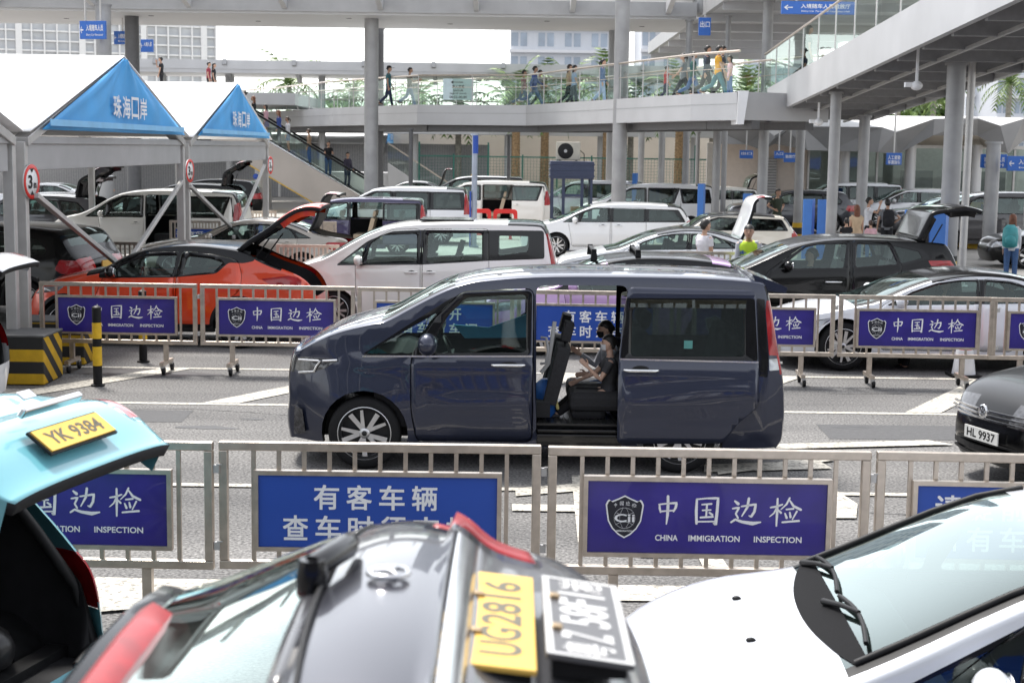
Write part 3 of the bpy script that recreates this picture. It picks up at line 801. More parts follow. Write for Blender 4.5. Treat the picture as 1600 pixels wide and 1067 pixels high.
for x0, x1, y0_, y1_ in ((3.4, 6.2, 16.1, 17.0), (-5.4, -3.6, 16.5, 17.3)): sheet('asphalt_patch', [(x0, y0_), (x1, y0_ + .04), (x1 - .03, y1_), (x0 + .02, y1_ - .03)], .0028, PATCH)
cr_ = MB()
for sx, sy_, n in ((-6, 16.9, 40), (1.5, 12.2, 36), (4.0, 19.2, 30), (-4.5, 11.2, 30)):
    p = Vector((sx, sy_, .0036)); a = random.uniform(-.2, .2)
    for k in range(n):
        a += random.uniform(-.35, .35); a *= .93; q = p + Vector((math.cos(a), math.sin(a) * .6, 0)) * .11; d = (q - p).normalized(); nn = Vector((-d.y, d.x, 0)) * random.uniform(.003, .009); cr_.add([p - nn, q - nn, q + nn, p + nn], [(0, 1, 2, 3)]); p = q
tag(cr_.build('asphalt_cracks', pm('tar_seal', (.02, .02, .02), .5, var=.2), recalc=False), kind='structure')

# ------------------------------------------------------------------ wheeled steel barriers
def barrier(label, x0, D, L, sign, group, ztop=1.19, zbot=.38, yaw=0.0, bars=11, bar_w=.026, leg='caster', small=False):
    t = thing('barrier', label, 'barrier', (x0, D, 0), yaw + rad(random.uniform(-.5, .5)), group); t.rotation_euler[0] = rad(random.uniform(-.9, .9))
    fr = MB(); w_ = .055
    fr.bar((0, 0, ztop - w_ / 2), (L, 0, ztop - w_ / 2), w_, w_); fr.bar((0, 0, zbot + w_ / 2), (L, 0, zbot + w_ / 2), w_, w_)
    fr.bar((w_ / 2, 0, zbot + w_), (w_ / 2, 0, ztop - w_), w_, w_ - .004); fr.bar((L - w_ / 2, 0, zbot + w_), (L - w_ / 2, 0, ztop - w_), w_, w_ - .004)
    fr.build('frame', STEEL, t, bevel=.006 if not small else 0)
    br = MB()
    for k in range(bars):
        x = w_ + (L - 2 * w_) * (k + 1) / (bars + 1)
        br.bar((x, .004, zbot + w_), (x, .004, ztop - w_), bar_w, bar_w)
    br.build('bars', STEEL, t)
    for s in (0, 1):
        x = .42 + s * (L - .84); lg = MB()
        if leg == 'caster':
            lg.bar((x, 0, .14), (x, 0, zbot), .06, .06); lg.bar((x, -.26, .145), (x, .26, .145), .055, .045)
            lo = lg.build('leg', STEEL, t)
            for sy_ in (-.22, .22):
                cs = MB(); cs.lathe([(.001, -.018), (.05, -.018), (.055, 0), (.05, .018), (.001, .018)], (x + .02, sy_, .056), 'x', 16); cs.build('caster', BLACK, lo)
                ck = MB(); ck.box((x + .01, sy_, .105), (.05, .07, .03)); ck.bar((x - .012, sy_, .06), (x - .005, sy_, .11), .006, .05); ck.build('caster_fork', STEEL2, lo)
        else:
            lg.bar((x, 0, 0), (x, 0, zbot), .05, .05); lg.box((x, 0, .01), (.12, .4, .02)); lg.build('leg', STEEL, t)
    if not small:
        for z in (ztop - .17, zbot + .15):
            hk = MB(); hk.box((L + .02, 0, z), (.035, .03, .05)); hk.bar((L + .02, -.01, z + .03), (L + .055, -.01, z + .03), .008, .008); hk.build('hinge', STEEL2, t)
    if sign:
        sx0, sx1 = .125 * L, .865 * L; sz0, sz1 = zbot + (.155 if sign != 'tall' else .1), ztop - .20; y = -.04
        kind = sign
        sg = MB(); sg.box(((sx0 + sx1) / 2, y, (sz0 + sz1) / 2), (sx1 - sx0, .02, sz1 - sz0))
        so = sg.build('sign_panel', SIGNPURPLE if kind == 'inspection' else SIGNBLUE, t)
        f2 = MB(); a = .028
        for p, q in (((sx0 - a, sz0 - a / 2), (sx1 + a, sz0 - a / 2)), ((sx0 - a, sz1 + a / 2), (sx1 + a, sz1 + a / 2))): f2.bar((p[0], y, p[1]), (q[0], y, q[1]), .05, a)
        for x in (sx0 - a / 2, sx1 + a / 2): f2.bar((x, y, sz0), (x, y, sz1), a, .049)
        f2.build('sign_frame', STEEL, so)
        lt = MB(); yt = y - .0125; W_ = sx1 - sx0; H_ = sz1 - sz0; cz = (sz0 + sz1) / 2
        if kind == 'inspection':
            for k, ch in enumerate(('zhong', 'guo', 'bian', 'jian')): brush(lt, ch, (sx0 + W_ * (.335 + .163 * k), yt, cz + H_ * .10), H_ * .40)
            lt.build('lettering', WHITEP, so, recalc=False); lt = MB()
            for tx, fx, fw in (('CHINA', .333, .095), ('IMMIGRATION', .533, .215), ('INSPECTION', .80, .20)): letter(lt, tx, (sx0 + W_ * fx, yt, cz - H_ * .285), W_ * fw, H_ * .085, 0, .02)
            lt.build('lettering', WHITEP, so, recalc=False); lt = MB()
            ecx, ecz, es = sx0 + W_ * .155, cz, H_ * .60
            half = [(0, .5), (.14, .43), (.30, .36), (.36, .40), (.40, .36), (.435, .28), (.41, .1), (.38, -.10), (.28, -.28), (.14, -.42), (0, -.5)]
            sh = [(x, z) for x, z in half] + [(-x, z) for x, z in half[-2:0:-1]]
            o_ = [(ecx + x * es, ecz + z * es) for x, z in sh]; i_ = [(ecx + x * es * .92, ecz + z * es * .93) for x, z in sh]
            em = MB(); em.add([(x, yt + .0004, z) for x, z in o_], [tuple(range(len(o_)))], 0); em.build('emblem_field', pm('emblem_black', (.01, .01, .02), .4), so, recalc=False)
            lt.ring(o_, i_, yt - .001, yt)
            for rr in (.24,):
                for k in range(28):
                    a0, a1 = 2 * math.pi * k / 28, 2 * math.pi * (k + 1) / 28
                    lt.bar((ecx + es * rr * math.cos(a0), yt, ecz - es * .03 + es * rr * math.sin(a0)), (ecx + es * rr * math.cos(a1), yt, ecz - es * .03 + es * rr * math.sin(a1)), .001, es * .028, 0, (0, 1, 0))
            for zz in (.13, -.16):
                for k in range(8):
                    u0, u1 = -1 + k / 4, -1 + (k + 1) / 4; f_ = lambda u: zz * (.55 + .45 * u * u)
                    lt.bar((ecx + es * .2 * u0, yt, ecz - es * .03 + es * f_(u0)), (ecx + es * .2 * u1, yt, ecz - es * .03 + es * f_(u1)), .001, es * .02, 0, (0, 1, 0))
            for xx in (-.1, .1):
                for k in range(8):
                    u0, u1 = -1 + k / 4, -1 + (k + 1) / 4; f_ = lambda u: xx * (1.1 - .7 * u * u)
                    lt.bar((ecx + es * f_(u0), yt, ecz - es * .03 + es * .22 * u0), (ecx + es * f_(u1), yt, ecz - es * .03 + es * .22 * u1), .001, es * .016, 0, (0, 1, 0))
            Ms = Matrix.Shear('XZ', 3, (.0, .0)); letter(lt, 'Cii', (ecx, yt - .0005, ecz - es * .03), es * .46, es * .19, 0, .02)
            for k, ch in enumerate(('zhong', 'guo', 'bian', 'jian')):
                u = (k - 1.5) / 1.5; brush(lt, ch, (ecx + es * .21 * u, yt, ecz + es * (.315 - .05 * u * u)), es * .10)
            letter(lt, 'IMMIGRATION', (ecx, yt, ecz - es * .33), es * .36, es * .045, 0, .01)
        else:
            ch_a, ch_b = kind[:2]
            n1 = len(ch_a); cw = H_ * .335
            st = sx0 + W_ * (.285 if len(kind) < 3 else kind[2])
            for k, c in enumerate(ch_a): letter(lt, c, (st + k * W_ * .137, yt, cz + H_ * .20), cw, cw, 0, .018)
            lt.build('lettering', WHITEP, so, recalc=False); lt = MB()
            st2 = sx0 + W_ * (.155 if len(kind) < 3 else kind[2])
            for k, c in enumerate(ch_b): letter(lt, c, (st2 + k * W_ * .137, yt, cz - H_ * .23), cw, cw, 0, .018)
        if lt.v: lt.build('emblem_lines' if kind == 'inspection' else 'lettering', WHITEP, so, recalc=False)
    return t
GN = 'steel crowd barriers nearest the camera'; GF = 'steel crowd barriers behind the dark van'
VEH = ('有客车辆', '查车时须申报'); PRE = ('请提前打开', '所有车窗车门', .13)
def nbar(px0, px1, sign, label, D0=9.42, D1=9.36):
    a = P(px0, 690, D0); b = P(px1, 690, D1); L = math.hypot(b.x - a.x, D1 - D0)
    return barrier(label, a.x, D0, L, sign, GN, yaw=math.atan2(D1 - D0, b.x - a.x))
nbar(-182, 332, 'inspection', 'steel barrier with violet inspection sign, partly hidden by the raised sky blue tailgate')
nbar(342, 846, VEH, 'steel barrier in front of the dark van carrying the bright blue two-line sign', 9.40, 9.40)
nbar(857, 1362, 'inspection', 'steel barrier carrying the large violet sign with shield, right of the two number plates', 9.40, 9.36)
nbar(1372, 1880, PRE, 'steel barrier with bright blue sign half hidden behind the white car windscreen', 9.36, 9.30)
def fbar(px0, px1, sign, label):
    D0 = 20.25 - (px0 - 60) / 1540 * .42; D1 = 20.25 - (px1 - 60) / 1540 * .42
    a = P(px0, 460, D0); b = P(px1, 460, D1); L = b.x - a.x
    return barrier(label, a.x, D0, L, sign, GF, yaw=math.atan2(D1 - D0, b.x - a.x))
fbar(62, 308, 'inspection', 'barrier with violet inspection sign behind the black and yellow bollard')
fbar(313, 555, 'inspection', 'barrier with violet inspection sign in front of the tail of the orange car')
fbar(559, 804, PRE, 'barrier with bright blue sign seen through the windscreen of the dark van')
fbar(808, 1054, VEH, 'barrier with bright blue sign seen through the open door of the dark van')
fbar(1058, 1306, 'inspection', 'barrier whose violet sign ends just right of the rear lamp of the dark van')
fbar(1312, 1560, 'inspection', 'barrier with violet inspection sign across the door of the silver white fastback')
fbar(1548, 1796, 'inspection', 'barrier with violet sign cut by the right edge beside the black hatchback')
# ------------------------------------------------------------------ the dark van in the middle
def tracer(D, X0):
    def tr(pts): return [(P(px, py, D).x - X0, P(px, py, D).z) for px, py in pts]
    return tr
Dv = 14.2; X0 = P(449, 600, Dv).x; tr = tracer(Dv, X0)
Lv = P(1231, 600, Dv).x - X0
wheels_v = [tr([(569, 678)])[0][0], tr([(1062, 695)])[0][0]]
xo = tr([(838, 560)])[0][0]
VAN = dict(gap=.010, L=Lv, W=1.70, rf=.75, df=.26, rr=.25, dr=.10, tum=.10, sill=.235, wr=.345, wheels=wheels_v, arch=.065, grid=.075, cross=24,
    belt=[(0, .98), (tr([(566, 555)])[0][0], tr([(566, 557)])[0][1]), (tr([(1184, 565)])[0][0], tr([(1184, 566)])[0][1]), (9, 1.12)],
    top=[('front', [(.03, .25), (.0, .42), (.03, .62)] + tr([(452, 600), (455, 580), (458, 566), (462, 559), (466, 555)])),
         ('hood', tr([(473, 550), (490, 540), (517, 527), (545, 518), (585, 509)])), ('hood', tr([(603, 508)])),
         ('ws', tr([(654, 480), (696, 459), (722, 449)])), ('roof', tr([(752, 443), (845, 436), (1000, 437), (1120, 440)])), ('roof', tr([(1192, 446)])),
         ('spoiler', tr([(1200, 452)])), ('bg', tr([(1216, 560)])), ('tail', tr([(1222, 590), (1226, 640), (1222, 690)]) + [(Lv - .05, .3)]), ('tail', [(Lv - .09, .25)])],
    wins=[(tr([(570, 553), (684, 489), (681, 497), (644, 553)]), .04, G_CLEAR), (tr([(664, 553), (700, 494), (728, 466), (823, 462), (822, 552)]), .05, G_CLEAR),
          (tr([(989, 481), (1164, 482), (1163, 557), (987, 556)]), .04, G_MID)],
    dlo=[tr([(563, 556), (640, 507), (700, 470), (722, 460), (832, 456), (829, 556)]), tr([(979, 464), (1183, 465), (1184, 563), (970, 560)])],
    doors=[('front_door', tr([(641, 559), (655, 520), (720, 457), (835, 452), (834, 560), (832, 692), (650, 692), (641, 640)])),
           ('slid_door', tr([(838, 448), (983, 448), (981, 560), (968, 690), (838, 690)]))],
    omit=('slid_door',), far_open=('slid_door',), slide=tuple(p[0] for p in tr([(838, 560), (975, 560)])),
    mirror_k=1.25, handles=[(p[0], p[1], .30) for p in tr([(794, 571)])], handlemat=CHROME, mirror=tr([(672, 545)])[0], cowl=tr([(600, 520)])[0][0],
    lamps=[('headlight', tr([(455, 582), (458, 566), (468, 562), (528, 563), (505, 578), (470, 589)]), .01, DARKLAMP),
           ('tail_light', tr([(1201, 471), (1212, 473), (1220, 558), (1203, 556), (1199, 485)]), .01, REDLAMP),
           ('reverse_light', tr([(1203, 562), (1220, 562), (1220, 580), (1203, 580)]), .01, CLEARLAMP),
           ('lamp_surround', tr([(1186, 468), (1198, 470), (1198, 485), (1202, 559), (1200, 590), (1186, 588)]), .01, GLOSSBLACK)],
    wgl=1, lampmat=DARKLAMP, fl=(tr([(455, 588)])[0][1], tr([(460, 564)])[0][1], .45), grille=(.62, .80, .5), crown=.8, tl=(.95, 1.65, .93),
    lines=[(1.00, 0, .018, .045, .4, 4.6), (.60, .03, .026, .10, 1.3, 4.5), (.42, 0, .02, .05, 1.4, 3.7), (.78, -.03, -.012, .06, 1.2, 4.0)], rows=[tr([(848, 600)])[0][0] - .05],
    floor=.40, glass=G_MID, back=Lv - .2)
VANPAINT = paint('violet_blue_paint', (36, 42, 63), metal=.45, var=.05, rough=.28)
van = car('minivan', 'dark violet blue minivan with its sliding door open and two boys inside', VAN, X0, Dv, body=VANPAINT, cat='van')
ox = -Lv / 2
# the slid door: stands proud of the body and covers the rear quarter
def van_panel():
    L_ = lambda pts: [(x + ox, z) for x, z in tr(pts)]
    out = rp(L_([(983, 449), (1181, 454), (1184, 566), (1184, 632), (1150, 660), (1128, 691), (963, 691), (966, 566), (975, 490)]), .05)
    win = rp(L_([(989, 481), (1164, 482), (1163, 557), (985, 556)]), .04); dlo = rp(L_([(978, 466), (1180, 467), (1183, 563), (969, 560)]), .03)
    vs, es = [], []
    for p in (out, win, dlo):
        o = len(vs); vs.extend(Vector(q) for q in p); es.extend((o + i, o + (i + 1) % len(p)) for i in range(len(p)))
    Po, Pw, Pd = Poly(out), Poly(win), Poly(dlo)
    for i in range(60):
        for k in range(24):
            x, z = Po.b[0] + i * .07, Po.b[2] + k * .07
            if Po.has(x, z): vs.append(Vector((x, z)))
    V, E, F, _, _, _ = delaunay_2d_cdt(vs, es, [], 0, 1e-5)
    bz = 1.02
    def y(x, z):
        t = max(0, (bz - z)); a = -.85 - .085 + (.035 + (z - bz) * .12 if z > bz else .03 * (1 - min(1, t / .3)) ** 2)
        a -= .026 * math.exp(-((z - .66 - .05 * x) / .1) ** 2) - .012 * math.exp(-((z - .82 + .05 * x) / .06) ** 2) + .012 * math.exp(-((z - 1.0) / .05) ** 2) - .04 * max(0, (.45 - z) / .3) ** 2
        return a
    mb, gb = MB(), MB()
    for f in F:
        cx = sum(V[i].x for i in f) / 3; cz = sum(V[i].y for i in f) / 3
        if not Po.has(cx, cz): continue
        q = [(V[i].x, y(V[i].x, V[i].y), V[i].y) for i in f]
        if Pw.has(cx, cz): gb.add([(a, b + .008, c) for a, b, c in q], [(0, 1, 2)], 0, True)
        else: mb.add(q, [(0, 1, 2)], 1 if Pd.has(cx, cz) else 0, True)
    d = mb.build('sliding_door', [VANPAINT, GLOSSBLACK], van, merge=True, recalc=False, smooth_ang=40)
    m = d.modifiers.new('t', 'SOLIDIFY'); m.thickness = .06; m.offset = -1
    gb.build('window', glass('van_privacy_glass', (.34, .40, .39), 1.6), d, merge=True, recalc=False)
    hx, hz = L_([(1000, 577)])[0]; hb = MB(); yy = y(hx, hz)
    hb.tube([(hx - .15, yy, hz), (hx - .12, yy - .035, hz), (hx + .13, yy - .037, hz), (hx + .16, yy, hz)], [.015, .016, .018, .016], 8); hb.build('handle', CHROME, d)
    rb = MB(); rb.ell((hx, yy + .002, hz + .01), (.08, .008, .035), 0, 14, 8); rb.build('handle_recess', BLACK, d)
    st = MB(); a, b = L_([(969, 560)])[0], L_([(1184, 565)])[0]
    st.bar((a[0], y(*a) - .004, a[1]), (b[0], y(*b) - .004, b[1]), .012, .014); st.build('chrome_strip', CHROME, d)
    vi = MB(); a, b = L_([(985, 474)])[0], L_([(1166, 476)])[0]
    vi.bar((a[0], y(*a) - .012, a[1]), (b[0], y(*b) - .012, b[1]), .012, .075); vi.build('rain_visor', G_TINT, d)
    sk = MB(); a = L_([(1075, 538)])[0]; sk.box((a[0], y(*a) + .004, a[1]), (.08, .002, .075)); sk.build('sticker', pm('teal_sticker', (.08, .26, .24), .5), d)
van_panel()
def van_details():
    L_ = lambda pts: [(x + ox, z) for x, z in tr(pts)]
    vi = MB(); pts = L_([(690, 488), (722, 465), (760, 461), (824, 461)])
    for a, b in zip(pts, pts[1:]): vi.bar((a[0], -.85 + .06 + (a[1] - 1.05) * .12, a[1] - .02), (b[0], -.85 + .06 + (b[1] - 1.05) * .12, b[1] - .02), .012, .07)
    vi.build('rain_visor', G_TINT, van)
    cs = MB(); a, b = L_([(566, 557)])[0], L_([(832, 557)])[0]; cs.bar((a[0], -.83, a[1]), (b[0], -.833, b[1]), .012, .014); cs.build('chrome_strip', CHROME, van)
    sp = MB(); x0, z0 = L_([(1188, 436)])[0]; x1, z1 = L_([(1236, 453)])[0]
    sp.prism([(x0 - .05, z0 + .03), (x1 - .06, z1 + .03), (x1, z1 + .0), (x1 - .01, z1 - .05), (x0 + .03, z0 - .12)], -.66, .66)
    sp.build('roof_spoiler', VANPAINT, van, bevel=.02)
    fg = MB(); x, z = L_([(457, 660)])[0]
    fg.prism([(x - .01, z - .14), (x + .10, z - .12), (x + .07, z + .1), (x + .0, z + .14)], -.70, -.60); fg.build('fog_lamp_bezel', DARKLAMP, van, bevel=.02)
    for k in range(4):
        g = MB(); g.box((x - .05, 0, .62 + .07 * k), (.02, 1.0, .022)); g.build('grille_bar', CHROME, van)
    # aisle: ribbed mat, step, handles, front seat back
    fl = MB(); a = L_([(838, 690)])[0][0]; b = L_([(972, 690)])[0][0]
    fl.box(((a + b) / 2, 0, .435), (b - a + .6, 1.45, .02))
    for k in range(26):
        for s in (-1, 1): fl.bar((a + .02 + k * .055, -.70, .449), (a + .02 + k * .055 + s * .05, .1, .449), .008, .01)
    fl.build('floor_mat', pm('rubber_mat', (.02, .02, .02), .35, var=.2), van)
    stp = MB(); stp.box(((a + b) / 2, -.73, .385), (b - a, .16, .04)); stp.box(((a + b) / 2, -.80, .30), (b - a, .05, .12)); stp.build('door_step', GLOSSBLACK, van, bevel=.012)
    gh = MB(); x, z = L_([(849, 552)])[0]; gh.tube([(x - .02, -.62, z - .13), (x + .03, -.64, z - .12), (x + .05, -.64, z + .0), (x + .03, -.64, z + .12), (x - .02, -.62, z + .12)], .014, 8); gh.build('grab_handle', pm('grey_handle', (.30, .30, .31), .5), van)
    sb = MB(); p = L_([(868, 508), (858, 575), (846, 590)]); sb.tube([(q[0], -.55, q[1]) for q in p], [(.004, .02)] * 3, 8); sb.build('seat_belt', pm('belt_webbing', (.4, .4, .4), .7), van)
    # second row seat on which the boys sit
    for y in (-.30, .28):
        se = MB(); cx, cz = L_([(930, 612)])[0]
        se.box((cx + .02, y, .62), (.50, .50, .18)); se.box((cx - .04, y, .50), (.34, .40, .12)); se.box((cx + .38, y, .98), (.15, .50, .68), 0, Matrix.Rotation(rad(14), 4, 'Y')); se.box((cx + .50, y, 1.40), (.10, .28, .18), 0, Matrix.Rotation(rad(12), 4, 'Y'))
        se.build('seat', SEATDARK, van, bevel=.05)
    th = MB(); cx, cz = L_([(930, 612)])[0]
    for y in (-.28, .28): th.box((cx + 1.25, y, 1.0), (.14, .5, .66), 0, Matrix.Rotation(rad(12), 4, 'Y')); th.box((cx + 1.0, y, .68), (.5, .5, .16))
    th.build('rear_bench', SEATDARK, van, bevel=.05)
    wp = MB(); p = L_([(620, 506), (700, 460)])
    wp.bar((p[0][0] + .05, .3, p[0][1] + .12), (p[0][0] + .1, -.3, p[0][1] + .13), .02, .02); wp.build('wiper', BLACK, van)
    ss = MB(); q = L_([(700, 530), (760, 535), (826, 512), (824, 552), (720, 553)])
    ss.prism(q, .35, .38); ss.build('sunshade', pm('blue_sunshade', (.05, .30, .50), .6), van)
    hl_ = MB()
    for a, b in (((459, 567), (496, 566)), ((496, 566), (488, 583)), ((488, 583), (462, 587)), ((500, 566), (526, 564))):
        p, q = L_([a])[0], L_([b])[0]; sy_ = lambda x: -.85 + .26 * max(0, 1 - (x - ox) / .75) ** 2.3 + .025
        hl_.tube([(p[0] + .015, sy_(p[0]) - .006, p[1]), ((p[0] + q[0]) / 2, sy_((p[0] + q[0]) / 2) - .010, (p[1] + q[1]) / 2), (q[0], sy_(q[0]) - .008, q[1])], .012, 6)
    hl_.build('lamp_trim', CHROME, van)
    tk = MB(); p, q = L_([(1186, 566)])[0], L_([(1226, 570)])[0]; tk.bar((p[0], -.80, p[1]), (q[0], -.70, q[1]), .02, .02); tk.build('tail_trim', CHROME, van)
van_details()
# ------------------------------------------------------------------ body shapes of the other vehicles (metres from the nose)
VANG = dict(L=4.72, W=1.74, rf=.7, df=.26, rr=.22, dr=.10, tum=.11, wr=.33, wheels=(.93, 3.79), belt=[(0, .95), (.8, 1.06), (9, 1.10)],
    top=[('front', [(.06, .25), (0, .45), (.01, .72), (.07, .90)]), ('hood', [(.30, 1.03), (.74, 1.13)]), ('ws', [(1.45, 1.55), (1.72, 1.66)]),
         ('roof', [(2.2, 1.73), (3.2, 1.74), (4.40, 1.71)]), ('bg', [(4.52, 1.67), (4.64, 1.15)]), ('tail', [(4.69, .8), (4.69, .45), (4.62, .25)])],
    wins=[([(.80, 1.11), (1.30, 1.42), (1.28, 1.11)], .03, G_CLEAR), ([(1.36, 1.11), (1.50, 1.46), (1.74, 1.58), (2.20, 1.60), (2.20, 1.11)], .05, G_CLEAR), ([(2.38, 1.12), (2.38, 1.60), (3.36, 1.60), (3.36, 1.10)], .05),
          ([(3.55, 1.12), (3.55, 1.60), (4.36, 1.58), (4.42, 1.14)], .05)],
    dlo=[[(.74, 1.08), (1.40, 1.50), (1.72, 1.64), (4.50, 1.64), (4.56, 1.08)]],
    doors=[('front_door', [(1.10, 1.08), (1.36, 1.50), (1.70, 1.64), (2.28, 1.65), (2.28, .32), (1.28, .32), (1.25, .6)]), ('slide_door', [(2.31, .32), (2.31, 1.65), (3.46, 1.65), (3.46, .34)])],
    handles=[(2.05, .98, .2), (2.5, .98, .2)], mirror=(1.22, 1.12), cowl=.74, lamps=[('headlight', [(.01, .72), (.05, .88), (.48, .97), (.40, .82)], .01, CLEARLAMP), ('tail_light', [(4.50, .95), (4.53, 1.58), (4.8, 1.58), (4.8, .95)], .01, REDLAMP)],
    fl=(.72, .9, .5), tl=(.95, 1.55, .82), grille=(.5, .7, .6), lines=[(.95, 0, .012, .05, .4, 4.6), (.6, .01, .015, .1, 1.2, 3.5)], back=4.5, floor=.42, rows=[1.7, 2.75, 3.6])
ALPH = dict(VANG, L=4.92, W=1.85, wheels=(.95, 3.95), wr=.345,
    top=[('front', [(.06, .25), (0, .45), (.0, .80), (.06, .98)]), ('hood', [(.35, 1.10), (.85, 1.18)]), ('ws', [(1.55, 1.60), (1.85, 1.72)]),
         ('roof', [(2.4, 1.80), (3.4, 1.81), (4.55, 1.77)]), ('bg', [(4.70, 1.72), (4.82, 1.2)]), ('tail', [(4.88, .9), (4.88, .5), (4.8, .25)])],
    belt=[(0, 1.0), (.9, 1.14), (9, 1.16)],
    wins=[([(.95, 1.17), (1.42, 1.46), (1.40, 1.17)], .03, G_CLEAR), ([(1.48, 1.17), (1.62, 1.52), (1.85, 1.63), (2.30, 1.65), (2.30, 1.17)], .05, G_CLEAR), ([(2.46, 1.18), (2.46, 1.65), (3.45, 1.65), (3.30, 1.18)], .05),
          ([(3.72, 1.20), (3.62, 1.64), (4.52, 1.62), (4.60, 1.22)], .06)],
    dlo=[[(.88, 1.14), (1.48, 1.54), (1.84, 1.69), (2.38, 1.70), (2.38, 1.14)], [(2.42, 1.15), (2.42, 1.70), (3.56, 1.70), (3.36, 1.15)], [(3.64, 1.16), (3.54, 1.69), (4.6, 1.67), (4.70, 1.18)]],
    doors=[('front_door', [(1.22, 1.14), (1.48, 1.56), (1.84, 1.70), (2.40, 1.72), (2.40, .32), (1.36, .32), (1.33, .6)]), ('slide_door', [(2.43, .32), (2.43, 1.72), (3.60, 1.72), (3.60, .36)])],
    handles=[(2.18, 1.0, .2), (2.62, 1.0, .2)], mirror=(1.34, 1.18), cowl=.85, lamps=[('headlight', [(.01, .78), (.05, .96), (.5, 1.02), (.42, .84)], .01, CLEARLAMP), ('tail_light', [(4.66, 1.0), (4.70, 1.5), (5.0, 1.5), (5.0, 1.0)], .01, REDLAMP)],
    fl=(.78, .96, .5), tl=(1.0, 1.5, .7), lines=[(.98, 0, .012, .05, .4, 4.8), (.6, .01, .015, .1, 1.2, 3.5)], back=4.7, rows=[1.85, 2.95, 3.8])
LOWV = dict(VANG, L=4.78, W=1.80, wheels=(.93, 3.80), belt=[(0, .85), (1, .97), (9, 1.02)],
    top=[('front', [(.06, .25), (0, .45), (.03, .72)]), ('hood', [(.30, .85), (1.0, .98)]), ('ws', [(1.75, 1.34), (2.0, 1.42)]), ('roof', [(2.6, 1.49), (3.6, 1.48), (4.3, 1.43)]), ('bg', [(4.45, 1.38), (4.66, 1.02)]), ('tail', [(4.75, .85), (4.75, .45), (4.68, .25)])],
    wins=[([(1.15, 1.0), (1.55, 1.20), (1.52, 1.0)], .03, G_CLEAR), ([(1.60, 1.0), (1.70, 1.25), (1.98, 1.36), (2.36, 1.38), (2.36, 1.01)], .05, G_CLEAR), ([(2.52, 1.02), (2.52, 1.39), (3.38, 1.38), (3.38, 1.03)], .05), ([(3.52, 1.04), (3.52, 1.37), (4.2, 1.33), (4.42, 1.08)], .05)],
    dlo=[[(1.08, .98), (1.6, 1.28), (2.0, 1.40), (4.35, 1.37), (4.56, 1.02)]],
    doors=[('front_door', [(1.25, .98), (1.6, 1.30), (2.0, 1.41), (2.44, 1.42), (2.44, .3), (1.36, .3), (1.32, .6)]), ('slide_door', [(2.47, .3), (2.47, 1.42), (3.45, 1.41), (3.45, .36)])],
    handles=[(2.22, .9, .2), (2.66, .9, .2)], mirror=(1.45, 1.0), cowl=1.0, lamps=[('headlight', [(.01, .62), (.06, .78), (.6, .86), (.45, .70)], .01, CLEARLAMP), ('tail_light', [(4.52, .9), (4.60, 1.05), (4.9, 1.05), (4.9, .82)], .01, REDLAMP)],
    fl=(.62, .78, .5), tl=(.82, 1.05, .6), rows=[1.95, 2.9, 3.6], back=4.4)
SUVG = dict(L=4.72, W=1.88, rf=.65, df=.28, rr=.45, dr=.2, tum=.22, wr=.36, wheels=(.92, 3.74), sill=.28, clad=.42, style='ten', belt=[(0, .92), (1.3, 1.06), (9, 1.12)],
    top=[('front', [(.08, .28), (0, .5), (.02, .82)]), ('hood', [(.16, .97), (.6, 1.04), (1.20, 1.09)]), ('ws', [(1.34, 1.11), (1.85, 1.42), (2.1, 1.52)]), ('roof', [(2.6, 1.58), (3.4, 1.58), (4.1, 1.53)]),
         ('spoiler', [(4.28, 1.49)]), ('bg', [(4.50, 1.14)]), ('tail', [(4.64, 1.02), (4.70, .75), (4.70, .5), (4.6, .28)])],
    wins=[([(1.52, 1.09), (1.98, 1.40), (2.2, 1.46), (2.56, 1.48), (2.56, 1.10)], .05, G_CLEAR), ([(2.68, 1.10), (2.68, 1.48), (3.38, 1.46), (3.46, 1.12)], .05), ([(3.56, 1.13), (3.50, 1.45), (3.92, 1.41), (4.12, 1.22), (4.05, 1.15)], .05)],
    dlo=[[(1.46, 1.07), (1.98, 1.43), (2.2, 1.49), (2.7, 1.51), (3.5, 1.49), (3.95, 1.44), (4.18, 1.22), (4.10, 1.11)]],
    doors=[('front_door', [(1.36, 1.07), (1.9, 1.43), (2.2, 1.51), (2.62, 1.53), (2.62, .38), (1.46, .38), (1.42, .7)]), ('rear_door', [(2.65, .38), (2.65, 1.53), (3.45, 1.51), (3.56, 1.1), (3.52, .85), (3.28, .62), (3.2, .38)])],
    handles=[(2.42, .97, .2), (3.3, .98, .2)], mirror=(1.58, 1.09), cowl=1.2, lamps=[('headlight', [(.01, .74), (.05, .90), (.55, .96), (.42, .80)], .01, CLEARLAMP), ('tail_light', [(4.28, .92), (4.36, 1.08), (4.9, 1.05), (4.9, .85), (4.4, .85)], .02, REDLAMP)],
    fl=(.74, .92, .5), tl=(.86, 1.06, .5), grille=(.5, .9, .42), lines=[(.95, .02, .014, .05, .5, 4.5), (.55, .03, .02, .08, 1.3, 3.4)], back=4.3, rows=[2.2, 3.15], hatch_z=.72)
